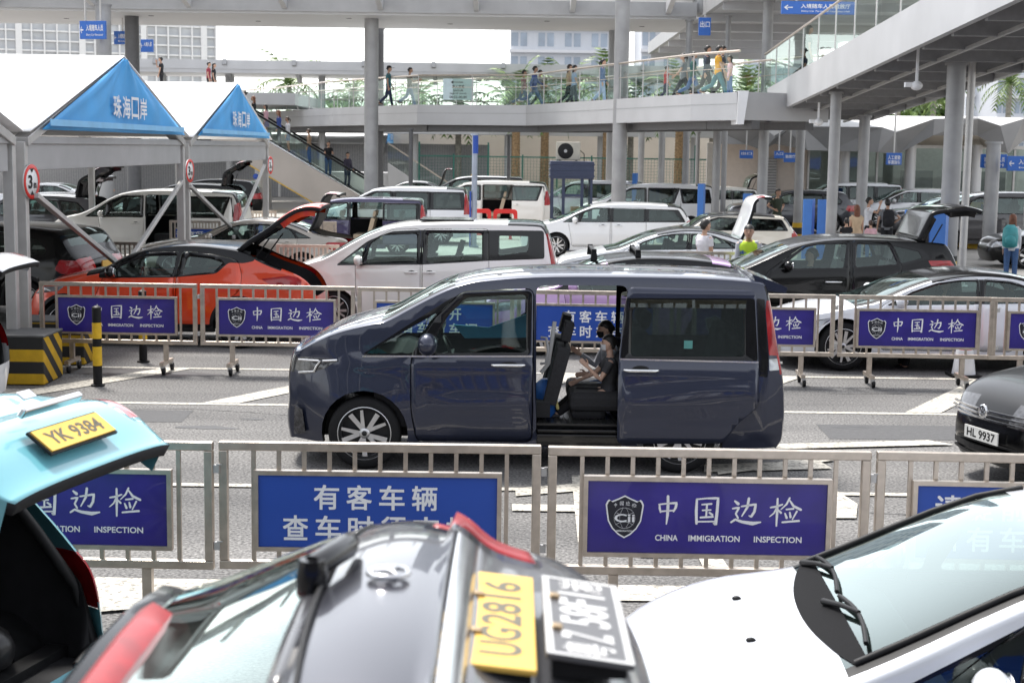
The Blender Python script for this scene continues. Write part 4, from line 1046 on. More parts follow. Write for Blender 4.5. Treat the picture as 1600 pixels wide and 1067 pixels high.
SEDN = dict(SUVG, L=4.70, W=1.81, sill=.2, clad=0, wr=.33, wheels=(.87, 3.70), belt=[(0, .75), (1.3, .92), (9, .98)], style='seven', tum=.25,
    top=[('front', [(.10, .22), (0, .42), (.02, .64)]), ('hood', [(.18, .76), (.7, .86), (1.30, .94)]), ('ws', [(1.46, .96), (2.0, 1.22), (2.3, 1.31)]), ('roof', [(2.7, 1.36), (3.1, 1.34), (3.45, 1.28)]), ('bg', [(4.02, 1.04)]), ('deck', [(4.35, 1.0), (4.60, .96)]), ('tail', [(4.66, .88), (4.68, .6), (4.62, .24)])],
    wins=[([(1.66, .95), (2.12, 1.20), (2.3, 1.25), (2.62, 1.28), (2.62, .96)], .04, G_CLEAR), ([(2.72, .965), (2.72, 1.28), (3.2, 1.25), (3.42, 1.18), (3.56, 1.0)], .05), ([(3.62, 1.01), (3.52, 1.13), (3.78, 1.05), (3.84, 1.02)], .02)],
    dlo=[[(1.6, .935), (2.1, 1.22), (2.3, 1.275), (2.7, 1.305), (3.22, 1.28), (3.5, 1.19), (3.92, 1.0)]],
    doors=[('front_door', [(1.46, .93), (1.98, 1.2), (2.25, 1.29), (2.66, 1.32), (2.66, .3), (1.4, .3), (1.36, .6)]), ('rear_door', [(2.69, .3), (2.69, 1.32), (3.25, 1.29), (3.58, 1.12), (3.60, .85), (3.3, .62), (3.2, .3)])],
    handles=[(2.42, .86, .2), (3.36, .89, .2)], mirror=(1.70, .96), cowl=1.3, lamps=[('headlight', [(.01, .56), (.05, .70), (.62, .80), (.5, .64)], .01, CLEARLAMP), ('tail_light', [(4.18, .82), (4.25, .93), (4.9, .90), (4.9, .72), (4.45, .72)], .03, REDLAMP)],
    fl=(.56, .70, .5), tl=(.73, .9, .45), grille=(.35, .62, .4), lines=[(.83, .02, .014, .05, .5, 4.5), (.45, .03, .018, .08, 1.3, 3.4)], back=3.9, rows=[2.2, 3.05], hatch_z=.62, bootlid=True)
FAST = dict(SEDN, L=4.75, W=1.87, wheels=(.84, 3.74), wr=.345, bootlid=True, style='five_twin',
    top=[('front', [(.12, .24), (0, .42), (.03, .60)]), ('hood', [(.15, .70), (.7, .82), (1.18, .90)]), ('ws', [(1.32, .93), (1.85, 1.17), (2.2, 1.28)]), ('roof', [(2.55, 1.335), (2.95, 1.34), (3.35, 1.29)]), ('bg', [(4.08, 1.07)]), ('deck', [(4.40, 1.0), (4.62, .97)]), ('tail', [(4.70, .86), (4.73, .6), (4.65, .26)])],
    wins=[([(1.50, .94), (1.80, 1.10), (2.15, 1.22), (2.45, 1.265), (2.70, 1.275), (2.66, .955)], .04, G_CLEAR), ([(2.78, .96), (2.82, 1.275), (3.15, 1.25), (3.45, 1.17), (3.66, 1.0)], .05, G_CLEAR), ([(3.73, 1.005), (3.58, 1.12), (3.78, 1.06), (3.98, 1.02)], .02)],
    dlo=[[(1.42, .925), (1.78, 1.12), (2.14, 1.245), (2.45, 1.29), (2.8, 1.30), (3.16, 1.275), (3.5, 1.18), (4.05, 1.0)]],
    doors=[('front_door', [(1.34, .92), (1.8, 1.15), (2.1, 1.26), (2.45, 1.31), (2.73, 1.318), (2.68, .3), (1.36, .3), (1.30, .6)]), ('rear_door', [(2.71, .3), (2.76, 1.315), (3.2, 1.28), (3.62, 1.12), (3.66, .85), (3.35, .62), (3.2, .3)])],
    handles=[(2.45, .85, .18), (3.4, .88, .18)], mirror=(1.62, .95), cowl=1.18, lamps=[('headlight', [(.06, .52), (.10, .62), (.72, .76), (.5, .62)], .02, CLEARLAMP), ('tail_light', [(4.3, .80), (4.36, .94), (4.9, .92), (4.9, .76)], .03, REDLAMP)],
    fl=(.50, .62, .62), tl=(.76, .9, .5), grille=None, back=3.95, rows=[2.15, 3.0])
HATC = dict(SUVG, L=4.10, W=1.75, sill=.2, clad=0, wr=.32, wheels=(.83, 3.36), belt=[(0, .8), (1.1, .95), (9, 1.0)], style='ten', tum=.18,
    top=[('front', [(.08, .24), (0, .44), (.02, .66)]), ('hood', [(.14, .80), (.55, .90), (1.02, .97)]), ('ws', [(1.14, 1.0), (1.68, 1.30), (1.95, 1.38)]), ('roof', [(2.4, 1.43), (3.1, 1.41), (3.55, 1.36)]), ('spoiler', [(3.70, 1.32)]), ('bg', [(3.94, 1.0)]), ('tail', [(4.04, .85), (4.07, .55), (4.0, .25)])],
    wins=[([(1.32, .98), (1.75, 1.24), (2.0, 1.31), (2.28, 1.33), (2.28, .98)], .04, G_CLEAR), ([(2.38, .985), (2.38, 1.33), (2.95, 1.31), (3.02, 1.0)], .05), ([(3.1, 1.01), (3.06, 1.30), (3.38, 1.26), (3.55, 1.08)], .04)],
    dlo=[[(1.26, .965), (1.75, 1.27), (2.0, 1.34), (3.4, 1.30), (3.62, 1.08), (3.58, .99)]],
    doors=[('front_door', [(1.2, .96), (1.65, 1.27), (1.95, 1.36), (2.33, 1.38), (2.33, .3), (1.3, .3), (1.27, .6)]), ('rear_door', [(2.36, .3), (2.36, 1.38), (3.0, 1.36), (3.16, 1.0), (3.12, .8), (2.92, .58), (2.85, .3)])],
    handles=[(2.12, .87, .18), (2.9, .89, .18)], mirror=(1.36, .98), cowl=1.02, lamps=[('headlight', [(.01, .58), (.05, .72), (.62, .84), (.48, .68)], .02, CLEARLAMP), ('tail_light', [(3.74, .78), (3.80, .98), (4.3, .96), (4.3, .75)], .02, REDLAMP)],
    fl=(.58, .74, .5), tl=(.76, .97, .55), grille=(.40, .68, .45), back=3.6, rows=[1.95, 2.75], hatch_z=.62, lines=[(.82, .02, .012, .05, .5, 3.9), (.45, .03, .016, .08, 1.2, 3.0)])
MINI = dict(HATC, L=3.84, W=1.73, wheels=(.75, 3.24), tum=.14,
    top=[('front', [(.06, .24), (0, .46), (.03, .74)]), ('hood', [(.18, .88), (.55, .94), (.92, .98)]), ('ws', [(1.02, 1.0), (1.36, 1.24), (1.52, 1.31)]), ('roof', [(2.0, 1.36), (2.9, 1.34), (3.30, 1.30)]), ('spoiler', [(3.42, 1.27)]), ('bg', [(3.62, .96)]), ('tail', [(3.78, .82), (3.82, .55), (3.75, .25)])],
    wins=[([(1.20, .98), (1.48, 1.20), (1.7, 1.27), (2.22, 1.29), (2.22, .98)], .04), ([(2.30, .985), (2.30, 1.29), (3.0, 1.27), (3.28, 1.2), (3.42, 1.0)], .05)],
    dlo=[[(1.1, .955), (1.45, 1.24), (1.68, 1.31), (3.34, 1.27), (3.52, .97)]],
    doors=[('front_door', [(1.1, .95), (1.45, 1.25), (1.7, 1.32), (2.26, 1.34), (2.26, .3), (1.2, .3), (1.16, .6)])],
    mirror=(1.25, .98), cowl=.92, lamps=[('headlight', [(.05, .6), (.10, .8), (.40, .82), (.40, .62)], .12, CLEARLAMP), ('tail_light', [(3.60, .68), (3.6, .92), (4.0, .92), (4.0, .66)], .04, REDLAMP)], back=3.4, rows=[1.95, 2.7])
PEARL = paint('pearl_white_paint', (234, 232, 226)); WHITE = paint('white_paint', (226, 227, 230)); CREAM = paint('cream_paint', (214, 208, 196)); SILVER = paint('silver_paint', (176, 177, 180), metal=.6)
BLACKP = paint('black_paint', (8, 8, 9), rough=.16); GREYP = paint('graphite_paint', (62, 63, 68), metal=.5); ORANGE = paint('burnt_orange_paint', (214, 62, 12), metal=.25); CHAMP = paint('champagne_paint', (168, 160, 150), metal=.5)
PURPLEP = paint('dusky_purple_paint', (58, 52, 86), metal=.4); LILAC = paint('lilac_paint', (186, 150, 196), metal=.2); TEAL = paint('sky_blue_paint', (100, 166, 178)); STEELG = paint('steel_grey_paint', (120, 121, 126), metal=.5)
def trace_spec(base, D, pxl, pxr, **kw):
    X0 = P(pxl, 480, D).x; L = P(pxr, 480, D).x - X0
    return tracer(D, X0), X0, L
# white minivan behind the far barriers
D = 25.3; tr, X0, L = trace_spec(None, D, 433, 877)
wx_ = (tr([(522, 480)])[0][0], tr([(792, 480)])[0][0])
NOAH = dict(VANG, L=L, W=1.72, wheels=wx_, wr=.32, belt=[(0, .98), (tr([(526, 414)])[0][0], tr([(526, 414)])[0][1]), (tr([(849, 405)])[0][0], tr([(849, 406)])[0][1])],
    top=[('front', [(.04, .25), (0, .45), (.02, .72)] + tr([(440, 438)])), ('hood', tr([(455, 424), (489, 412), (508, 408)])), ('ws', tr([(541, 389), (574, 371), (606, 359)])), ('roof', tr([(640, 354), (720, 352), (838, 354)])), ('bg', tr([(851, 358), (864, 406)])), ('tail', tr([(869, 440), (871, 480)]) + [(L - .08, .25)])],
    wins=[(tr([(531, 412), (567, 386), (565, 412)]), .03, G_CLEAR), (tr([(571, 412), (578, 382), (598, 368), (651, 366), (651, 411)]), .05, G_CLEAR), (tr([(667, 411), (669, 365), (753, 365), (753, 408)]), .05, G_CLEAR), (tr([(779, 400), (779, 369), (827, 370), (825, 394)]), .04, G_CLEAR)],
    dlo=[tr([(524, 415), (574, 377), (612, 362), (660, 360), (850, 361), (851, 405), (764, 408), (660, 414)])],
    doors=[('front_door', tr([(554, 414), (575, 378), (612, 359), (657, 358), (656, 500), (566, 500), (556, 460)])), ('slide_door', tr([(658, 500), (660, 358), (764, 358), (764, 405), (766, 500)]))],
    handles=[(p[0], p[1], .2) for p in tr([(642, 426), (670, 426)])], mirror=tr([(562, 411)])[0], cowl=tr([(508, 408)])[0][0], back=L - .25, rows=[tr([(648, 400)])[0][0], tr([(690, 400)])[0][0], tr([(740, 400)])[0][0]],
    lamps=[('headlight', tr([(436, 440), (440, 428), (484, 418), (470, 432)]), .01, CLEARLAMP), ('tail_light', tr([(853, 364), (864, 364), (876, 417), (862, 417)]), .01, REDLAMP)], fl=(.86, 1.0, .5), tl=(1.0, 1.6, .85),
    lines=[(tr([(800, 421)])[0][1], 0, -.012, .012, 3.3, 4.5), (.95, 0, .01, .06, .4, 4.5)])
noah = car('minivan', 'white minivan with clear side windows behind the barriers, left of the dark van roof', NOAH, X0, D, body=PEARL, cat='van')
rs = MB(); a = P(700, 345, D + .86); rs.box((a.x - X0 - L / 2, 0, 1.815), (.9, 1.0, .02)); rs.build('roof_box_lid', GLOSSBLACK, noah)
# orange crossover with two-tone roof
D = 22.7; tr, X0, L = trace_spec(None, D, 40, 490)
zt = lambda y: tr([(300, y)])[0][1]
CHR = dict(SUVG, L=L, W=1.80, wheels=(tr([(101, 510)])[0][0], tr([(374, 512)])[0][0]), wr=.345, sill=.24, clad=.36, belt=[(0, .82), (1.2, zt(437)), (2.4, zt(432)), (3.0, zt(420)), (3.6, zt(415)), (9, zt(420))], tum=.3,
    top=[('front', [(.12, .26), (.0, .45), (.04, .72)]), ('hood', tr([(62, 448), (85, 440), (115, 434), (145, 430)])), ('ws', tr([(160, 426), (190, 408), (222, 395)])), ('roof', tr([(258, 388), (300, 387), (345, 391), (378, 397)])), ('bg', tr([(416, 416), (452, 428)])), ('tail', tr([(474, 440), (489, 462), (492, 490)]) + [(L - .08, .3)])],
    wins=[(tr([(163, 432), (186, 416), (224, 401), (274, 400), (268, 431)]), .04, G_CLEAR), (tr([(283, 429), (291, 401), (328, 405), (347, 411), (334, 425)]), .05, G_MID)],
    dlo=[tr([(152, 435), (156, 418), (190, 398), (222, 380), (300, 372), (382, 385), (398, 408), (380, 412), (356, 411), (337, 428), (270, 434)])],
    doors=[('front_door', tr([(158, 435), (184, 411), (222, 395), (278, 393), (271, 434), (269, 512), (150, 512), (146, 470)])), ('rear_door', tr([(272, 512), (274, 434), (281, 393), (330, 397), (372, 407), (378, 432), (375, 455), (340, 480), (330, 512)]))],
    handles=[(p[0], p[1], .2) for p in tr([(250, 448)])], mirror=tr([(176, 430)])[0], mirrormat=GLOSSBLACK, cowl=tr([(145, 430)])[0][0], back=tr([(395, 430)])[0][0], rows=[tr([(262, 430)])[0][0], tr([(330, 430)])[0][0]],
    lamps=[('headlight', tr([(42, 462), (52, 450), (100, 447), (90, 455)]), .01, CLEARLAMP), ('tail_light', tr([(408, 436), (451, 431), (470, 436), (470, 450), (452, 454), (425, 447)]), .02, REDLAMP)], fl=(.86, .95, .5), tl=(9, 9, 1), grille=(.5, .7, .5), hatch_z=.80, crown=.9,
    lines=[(.62, .10, .03, .09, 1.2, 3.4), (.98, -.02, .02, .05, 2.9, 4.2)], pillar=1, bgglass=G_TINT)
chr_ = car('crossover', 'orange crossover with black roof and its red edged tailgate raised', CHR, X0, D, body=ORANGE, roof=GLOSSBLACK, hatch=57)
# black crossover, tailgate up
D = 25.0; tr, X0, L = trace_spec(None, D, 1041, 1505)
BX = dict(SUVG, L=L, W=1.88, wheels=(tr([(1128, 470)])[0][0], tr([(1408, 470)])[0][0]), belt=[(0, .9), (tr([(1165, 420)])[0][0], tr([(1165, 424)])[0][1]), (9, tr([(1483, 410)])[0][1])], clad=0,
    top=[('front', [(.08, .28), (0, .5), (.03, .76)]), ('hood', tr([(1056, 444), (1100, 434), (1142, 429)])), ('ws', tr([(1166, 424), (1216, 401), (1252, 386)])), ('roof', tr([(1300, 378), (1370, 377), (1474, 383)])), ('spoiler', tr([(1484, 388)])), ('bg', tr([(1500, 424)])), ('tail', tr([(1506, 440), (1507, 470)]) + [(L - .08, .3)])],
    wins=[(tr([(1218, 420), (1262, 387), (1282, 383), (1326, 382), (1319, 419)]), .04, G_CLEAR), (tr([(1338, 418), (1342, 382), (1392, 384), (1404, 413)]), .04, G_CLEAR), (tr([(1410, 412), (1399, 385), (1438, 394), (1443, 404)]), .03, G_TINT)],
    dlo=[tr([(1204, 424), (1258, 386), (1282, 379), (1340, 378), (1398, 380), (1445, 391), (1456, 404), (1410, 416)])],
    doors=[('front_door', tr([(1200, 424), (1256, 386), (1282, 377), (1332, 376), (1329, 424), (1326, 476), (1190, 476), (1186, 450)])), ('rear_door', tr([(1330, 476), (1333, 424), (1335, 376), (1394, 378), (1412, 415), (1405, 440), (1382, 456), (1372, 476)]))],
    handles=[(p[0], p[1], .26) for p in tr([(1303, 441)])], handlemat=CHROME, mirror=tr([(1232, 420)])[0], cowl=tr([(1150, 418)])[0][0], back=tr([(1450, 420)])[0][0], rows=[tr([(1312, 420)])[0][0], tr([(1390, 420)])[0][0]], seatmat=pm('pale_grey_leather', (.40, .40, .40), .6),
    lamps=[('headlight', [(.01, .70), (.04, .82), (.5, .92), (.4, .78)], .01, CLEARLAMP), ('tail_light', tr([(1452, 408), (1488, 408), (1496, 418), (1456, 416)]), .01, REDLAMP)], tl=(9, 9, 1), hatch_z=.74)
bx = car('crossover', 'black crossover with its glossy tailgate raised high, man at the wheel', BX, X0, D, body=BLACKP, hatch=70)
# fastbacks
x_ = PX(1224, 21.2, .5)
fb1 = car('electric_car', 'silver white fastback behind the right hand barriers with people inside', FAST, x_, 21.2, body=paint('cool_white_paint', (222, 224, 229)), roof=GLOSSBLACK, opts=dict(rows=[2.2, 3.0]))
fb2 = car('electric_car', 'white fastback with its boot lid raised beside the man in the white shirt', FAST, PX(873, 32.2, .5), 32.2, body=WHITE, roof=GLOSSBLACK, hatch=84)
# lilac car with roof bars beyond the dark van
lil = car('hatchback', 'lilac car with roof bars seen over the roof of the dark van', HATC, PX(752, 22.4, .8), 22.4, body=LILAC, roof=BLACKP, opts=dict(glass=G_TINT, dlo=[[(.98, .955), (1.0, 1.5), (3.98, 1.5), (3.98, .98)]], bgglass=G_TINT))
for k, px in enumerate((925, 992)):
    X = PX(px, 23.3, 1.5) - lil.location.x; m = MB(); m.bar((X, -.62, 1.53), (X, .62, 1.53), .06, .035); m.build('roof_bar', BLACK, lil, bevel=.01)
    for s in (-1, 1):
        m = MB(); m.prism([(X - .05, 1.40), (X + .05, 1.40), (X + .035, 1.56), (X - .035, 1.56)], s * .58 - .04, s * .58 + .04); m.build('bar_foot', BLACK, lil, bevel=.01)
# lane behind: black SUV at the left, saloon, vans
b = car('suv', 'black SUV with yellow rear plate behind the tent posts', SUVG, 0, 25.4, yaw=rad(-13), body=BLACKP, opts=dict(glass=G_TINT))
bmx = PX(143, 25.2, .8); b.location = (bmx - 2.33, 26.75, 0)
m = MB(); m.box((2.44, -.08, .98), (.02, .40, .13)); m.build('number_plate', PLATEY, b)
car('saloon', 'champagne saloon with its boot open behind the orange tailgate', SEDN, PX(208, 33.6, .5), 33.6, body=CHAMP, hatch=80)
car('minivan', 'white people carrier under the tents with its side door slid open', ALPH, PX(78, 39.2, .8), 39.2, body=PEARL, cat='van', opts=dict(moved={'slide_door': (1.06, -.11, 0)}, slide=(2.43, 3.60)))
car('minivan', 'purple minivan with open side door and beige seats', dict(VANG), PX(432, 43.0, .8), 43.0, body=PURPLEP, cat='van', scale=.89, opts=dict(moved={'slide_door': (1.02, -.11, 0)}, slide=(2.31, 3.46), seatmat=BEIGE))
car('people_carrier', 'low white people carrier with dark windows behind the white fastback', LOWV, PX(818, 43.2, .7), 43.2, body=WHITE, cat='van', opts=dict(glass=G_TINT))
car('hatchback', 'small cream hatchback with black roof and a round badge behind the pillar', MINI, PX(1022, 40.2, .6), 40.2, body=CREAM, roof=GLOSSBLACK)
car('minivan', 'white people carrier with open side door behind the dark guard booth', ALPH, PX(648, 55.5, .8), 55.5, body=PEARL, cat='van', opts=dict(moved={'slide_door': (1.06, -.11, 0)}, slide=(2.43, 3.60), seatmat=BEIGE))
car('minivan', 'white people carrier with black rear windows between two blue column boards', ALPH, PX(905, 54.5, .8), 54.5, body=WHITE, cat='van', opts=dict(glass=G_TINT))
car('minivan', 'grey minivan parked before the green mesh fence', VANG, PX(655, 68, .8), 68, body=GREYP, roof=SILVER, cat='van')
car('minivan', 'white minivan seen through the glass of the guard booth', VANG, PX(828, 62, .8), 62, body=WHITE, cat='van')
car('minivan', 'white minivan in front of the green mesh fence with its rear hatch up', LOWV, PX(1012, 64, .8), 64, body=PEARL, cat='van', hatch=80, scale=1.02)
car('minivan', 'white van with dark rear window just behind the tail of the purple minivan', VANG, PX(499, 48, .8), 48.0, body=WHITE, cat='van', opts=dict(glass=G_TINT), hatch=None)
car('suv', 'dark grey SUV with pale rear behind the soldier', SUVG, PX(1142, 57.5, .7), 57.5, body=GREYP, group=None, opts=dict(glass=G_TINT))
car('minivan', 'white van behind the dark grey SUV', VANG, PX(1240, 65, .7), 65, body=WHITE, cat='van', opts=dict(glass=G_TINT))
car('people_carrier', 'silver people carrier parked in front of the glazed hall', LOWV, PX(1338, 63, .7), 63, body=SILVER, cat='van', scale=1.05, opts=dict(glass=G_MID))
car('suv', 'dark SUV facing left beside the group of travellers', SUVG, PX(1388, 53.0, .7), 53.0, body=GREYP, opts=dict(glass=G_TINT))
car('minivan', 'dark grey van below the blue direction signs at the right', ALPH, PX(1438, 49.0, .8), 49.0, body=paint('dark_bronze_paint', (62, 60, 62), metal=.4), cat='van', opts=dict(glass=G_MID))
car('saloon', 'black car at the right edge beside the woman with the teal backpack', SEDN, PX(1556, 41.0, .6), 41.0, body=BLACKP)
car('saloon', 'silver saloon with its boot open beside the black lamp pole', SEDN, PX(560, 74, .5), 74, body=SILVER, hatch=82)
car('suv', 'black SUV with open tailgate under the escalator', SUVG, PX(172, 54, .6), 54, body=BLACKP, hatch=86, opts=dict(hatch_z=.8))
car('hatchback', 'grey hatchback with raised tailgate behind the first tent posts', HATC, PX(-60, 47, .6), 47, body=STEELG, hatch=78)
car('suv', 'dark car with raised tailgate left of the white people carrier', SUVG, PX(-112, 40.8, .6), 40.8, body=GREYP, hatch=84)
car('saloon', 'white saloon far under the tents at the left', SEDN, PX(-40, 61, .6), 61, body=WHITE)
car('suv', 'black SUV parked far back behind the escalator foot', SUVG, PX(225, 62, .6), 62, body=BLACKP)
# black hatchback coming into the frame from the right
g = car('hatchback', 'black hatchback with white front plate entering at the right edge', HATC, 0, 13.6, yaw=rad(17), body=BLACKP, opts=dict(cross=26, grid=.07, glass=G_MID, lampmat=DARKLAMP))
gx = PX(1494, 14.0, .6); g.location = (gx + 2.05 * math.cos(rad(17)) + .34, 13.75 + .2 + 2.05 * math.sin(rad(17)), 0)
def golf_front():
    fx = -2.05
    for z, w_ in ((.70, .62), (.66, .64), (.62, .64)):
        m = MB(); n = 12; pts = [(fx - .115 + .10 * (abs(-1 + 2 * k / n)) ** 2.2, (-1 + 2 * k / n) * w_, z) for k in range(n + 1)]
        for a, b_ in zip(pts, pts[1:]): m.bar(a, b_, .02, .016)
        m.build('grille_bar', CHROME, g)
    m = MB(); m.lathe([(.045, -.012), (.062, -.012), (.062, .012), (.045, .012)], (fx - .125, 0, .69), 'x', 24); m.build('badge', CHROME, g)
    m = MB()
    for a, b_ in (((-.035, .04), (0, -.045)), ((0, -.045), (.035, .04)), ((-.014, .045), (0, .012)), ((0, .012), (.014, .045))): m.bar((fx - .13, a[0], .69 + a[1]), (fx - .13, b_[0], .69 + b_[1]), .01, .01)
    m.build('badge_letter', CHROME, g)
    pl = MB(); pl.box((fx - .135, .0, .47), (.012, .52, .115)); po = pl.build('number_plate', pm('plate_white', (.75, .75, .72), .4), g)
    Mx = Matrix(((0, 0, 0), (-1, 0, 0), (0, 0, 1))).to_4x4() if False else Matrix.Rotation(rad(-90), 4, 'Z')
    lt = MB(); letter(lt, 'HL 9937', (fx - .1425, .0, .47), .44, .08, 0, .02, Mx); lt.build('lettering', BLACK, po, recalc=False)
    lo = MB()
    for z, h in ((.34, .05), (.28, .02), (.40, .015)):
        pts = [(fx - .12 + .12 * (abs(-1 + 2 * k / 12)) ** 2.2, (-1 + 2 * k / 12) * .6, z) for k in range(13)]
        for a, b_ in zip(pts, pts[1:]): lo.bar(a, b_, .03, h)
    lo.build('lower_grille', BLACK, g)
golf_front()
# ------------------------------------------------------------------ white hatchback at the lower right
FIT = dict(HATC, L=3.98, W=1.77, grid=.06, cross=30, wheels=(.75, 3.25), belt=[(0, .80), (1.0, .99), (9, 1.06)], rf=.75, df=.34, crown=1.0,
    top=[('front', [(.06, .25), (0, .45), (.03, .66)]), ('hood', [(.16, .80), (.5, .92), (.86, .97)]), ('cowl', [(1.01, .995)]), ('ws', [(1.70, 1.335), (2.05, 1.44)]), ('roof', [(2.5, 1.48), (3.2, 1.46)]), ('spoiler', [(3.50, 1.42)]), ('bg', [(3.78, 1.02)]), ('tail', [(3.92, .85), (3.95, .55), (3.88, .25)])],
    wins=[([(1.18, 1.01), (1.62, 1.23), (1.58, 1.01)], .03, G_CLEAR), ([(1.66, 1.01), (1.80, 1.29), (2.02, 1.37), (2.30, 1.39), (2.30, 1.02)], .04, G_CLEAR), ([(2.40, 1.02), (2.40, 1.39), (2.95, 1.37), (3.05, 1.06)], .05)],
    dlo=[[(1.10, .985), (1.62, 1.26), (2.0, 1.405), (3.05, 1.40), (3.3, 1.32), (3.5, 1.08), (3.4, 1.03)]],
    doors=[('front_door', [(1.25, .98), (1.62, 1.27), (2.0, 1.42), (2.34, 1.44), (2.34, .3), (1.3, .3), (1.27, .6)]), ('rear_door', [(2.37, .3), (2.37, 1.44), (3.05, 1.42), (3.16, 1.0), (3.12, .8), (2.92, .58), (2.85, .3)])],
    mirror=(1.46, 1.0), cowl=.95, back=3.5, rows=[1.95, 2.75], lamps=[('headlight', [(.01, .60), (.05, .74), (.60, .86), (.46, .70)], .02, CLEARLAMP), ('tail_light', [(3.62, .80), (3.70, 1.0), (4.2, .98), (4.2, .78)], .02, REDLAMP)], pillar=0)
fit = car('hatchback', 'white hatchback with large pale windscreen filling the lower right corner', FIT, .40, 5.56, body=paint('clean_white_paint', (214, 217, 223), rough=.2), yaw=rad(-2.5), opts=dict(wsglass=glass('sky_lit_windscreen', (.46, .58, .54), 1.45)))
def fit_parts():
    o = -3.98 / 2
    path, tags, rows, o2 = SURF[fit]
    i0 = next(k for k, tg in enumerate(tags) if tg == 'ws')
    def sp(k, y, lift=.02):
        r = sorted(rows[i0 + k], key=lambda q: q.y); j = max(1, next((q for q in range(len(r)) if r[q].y > y), len(r) - 1)); u = (y - r[j - 1].y) / max(1e-6, r[j].y - r[j - 1].y); return r[j - 1].lerp(r[j], u) + Vector((-.3, 0, .95)).normalized() * lift
    def surf(x, y, lift=.0):
        i = max(1, next((q for q in range(i0 - 12, len(path)) if path[q][0] > x), i0)); u = (x - path[i - 1][0]) / max(1e-6, path[i][0] - path[i - 1][0]); out = []
        for rr in (rows[i - 1], rows[i]):
            r = sorted(rr, key=lambda q: q.y); j = max(1, next((q for q in range(len(r)) if r[q].y > y), len(r) - 1)); k = (y - r[j - 1].y) / max(1e-6, r[j].y - r[j - 1].y); out.append(r[j - 1].lerp(r[j], k))
        return out[0].lerp(out[1], u) + Vector((-.4, 0, .9)).normalized() * lift
    cw = MB(); R_ = []
    for q in range(5):
        R_.append([surf(.875 + .125 * abs(y / .74) ** 2.2 + (1.05 - .875 - .125 * abs(y / .74) ** 2.2) * q / 4, y, .004) for y in [-.74 + 1.48 * k / 40 for k in range(41)]])
    cw.loft(R_, 0, caps=False, closed=False); cw.build('cowl_panel', pm('cowl_black', (.008, .008, .009), .65, var=.3, scale=30, spec=.06), fit, recalc=False)
    for s_ in (-1, 1):
        fr_ = MB(); fr_.tube([surf(x, s_ * (.73 - .07 * (x - 1.0)), .006) for x in (1.0, 1.2, 1.4, 1.6, 1.8, 2.0)], .016, 6)
        fr_.build('windscreen_seal', BLACK, fit)
    for y0, y1, xp in ((-.64, -.04, .96), (.02, .66, .98)):
        m = MB(); pts = [surf(1.07 + .03 * math.sin(math.pi * k / 8), y0 + (y1 - y0) * k / 8, .022) for k in range(9)]; m.tube(pts, .011, 6)
        pv = surf(1.0, y1 + .03, .016); m.tube([pv, pv.lerp(pts[4], .5) + Vector((0, 0, .012)), pts[4] + Vector((0, 0, .010))], [.015, .012, .009], 8)
        m.build('wiper', BLACK, fit)
    ih = next(k for k, p in enumerate(path) if p[0] > .62)
    for y in (-.30, .30):
        rr = rows[ih]; q = min(rr, key=lambda v: abs(v.y - y))
        m = MB(); m.ell((q.x, y, q.z + .004), (.022, .016, .012), 0, 10, 6); m.build('washer_nozzle', BLACK, fit)
fit_parts()
# ------------------------------------------------------------------ sky blue car, tailgate up, at the left
TB = dict(FIT, W=1.74, top=[('front', [(.06, .25), (0, .45), (.03, .66)]), ('hood', [(.16, .80), (.5, .92), (.92, .985)]), ('ws', [(1.02, 1.0), (1.70, 1.36), (2.05, 1.47)]), ('roof', [(2.5, 1.50), (3.05, 1.46)]), ('tail', [(3.32, 1.40), (3.66, 1.02)]), ('tail', [(3.80, .93), (3.86, .80), (3.88, .62), (3.93, .52), (3.93, .4), (3.86, .25)])], hatch_z=.56, hflip=False,
    lamps=[('headlight', [(.01, .60), (.05, .74), (.60, .86), (.46, .70)], .02, CLEARLAMP), ('tail_light', [(3.50, .74), (3.52, 1.0), (4.2, 1.0), (4.2, .74)], .02, REDLAMP)], tl=(.76, 1.0, .78))
tb = car('hatchback', 'sky blue hatchback with raised tailgate and yellow rear plate at the left', TB, 0, 5, body=TEAL, yaw=rad(-15), hatch=44)
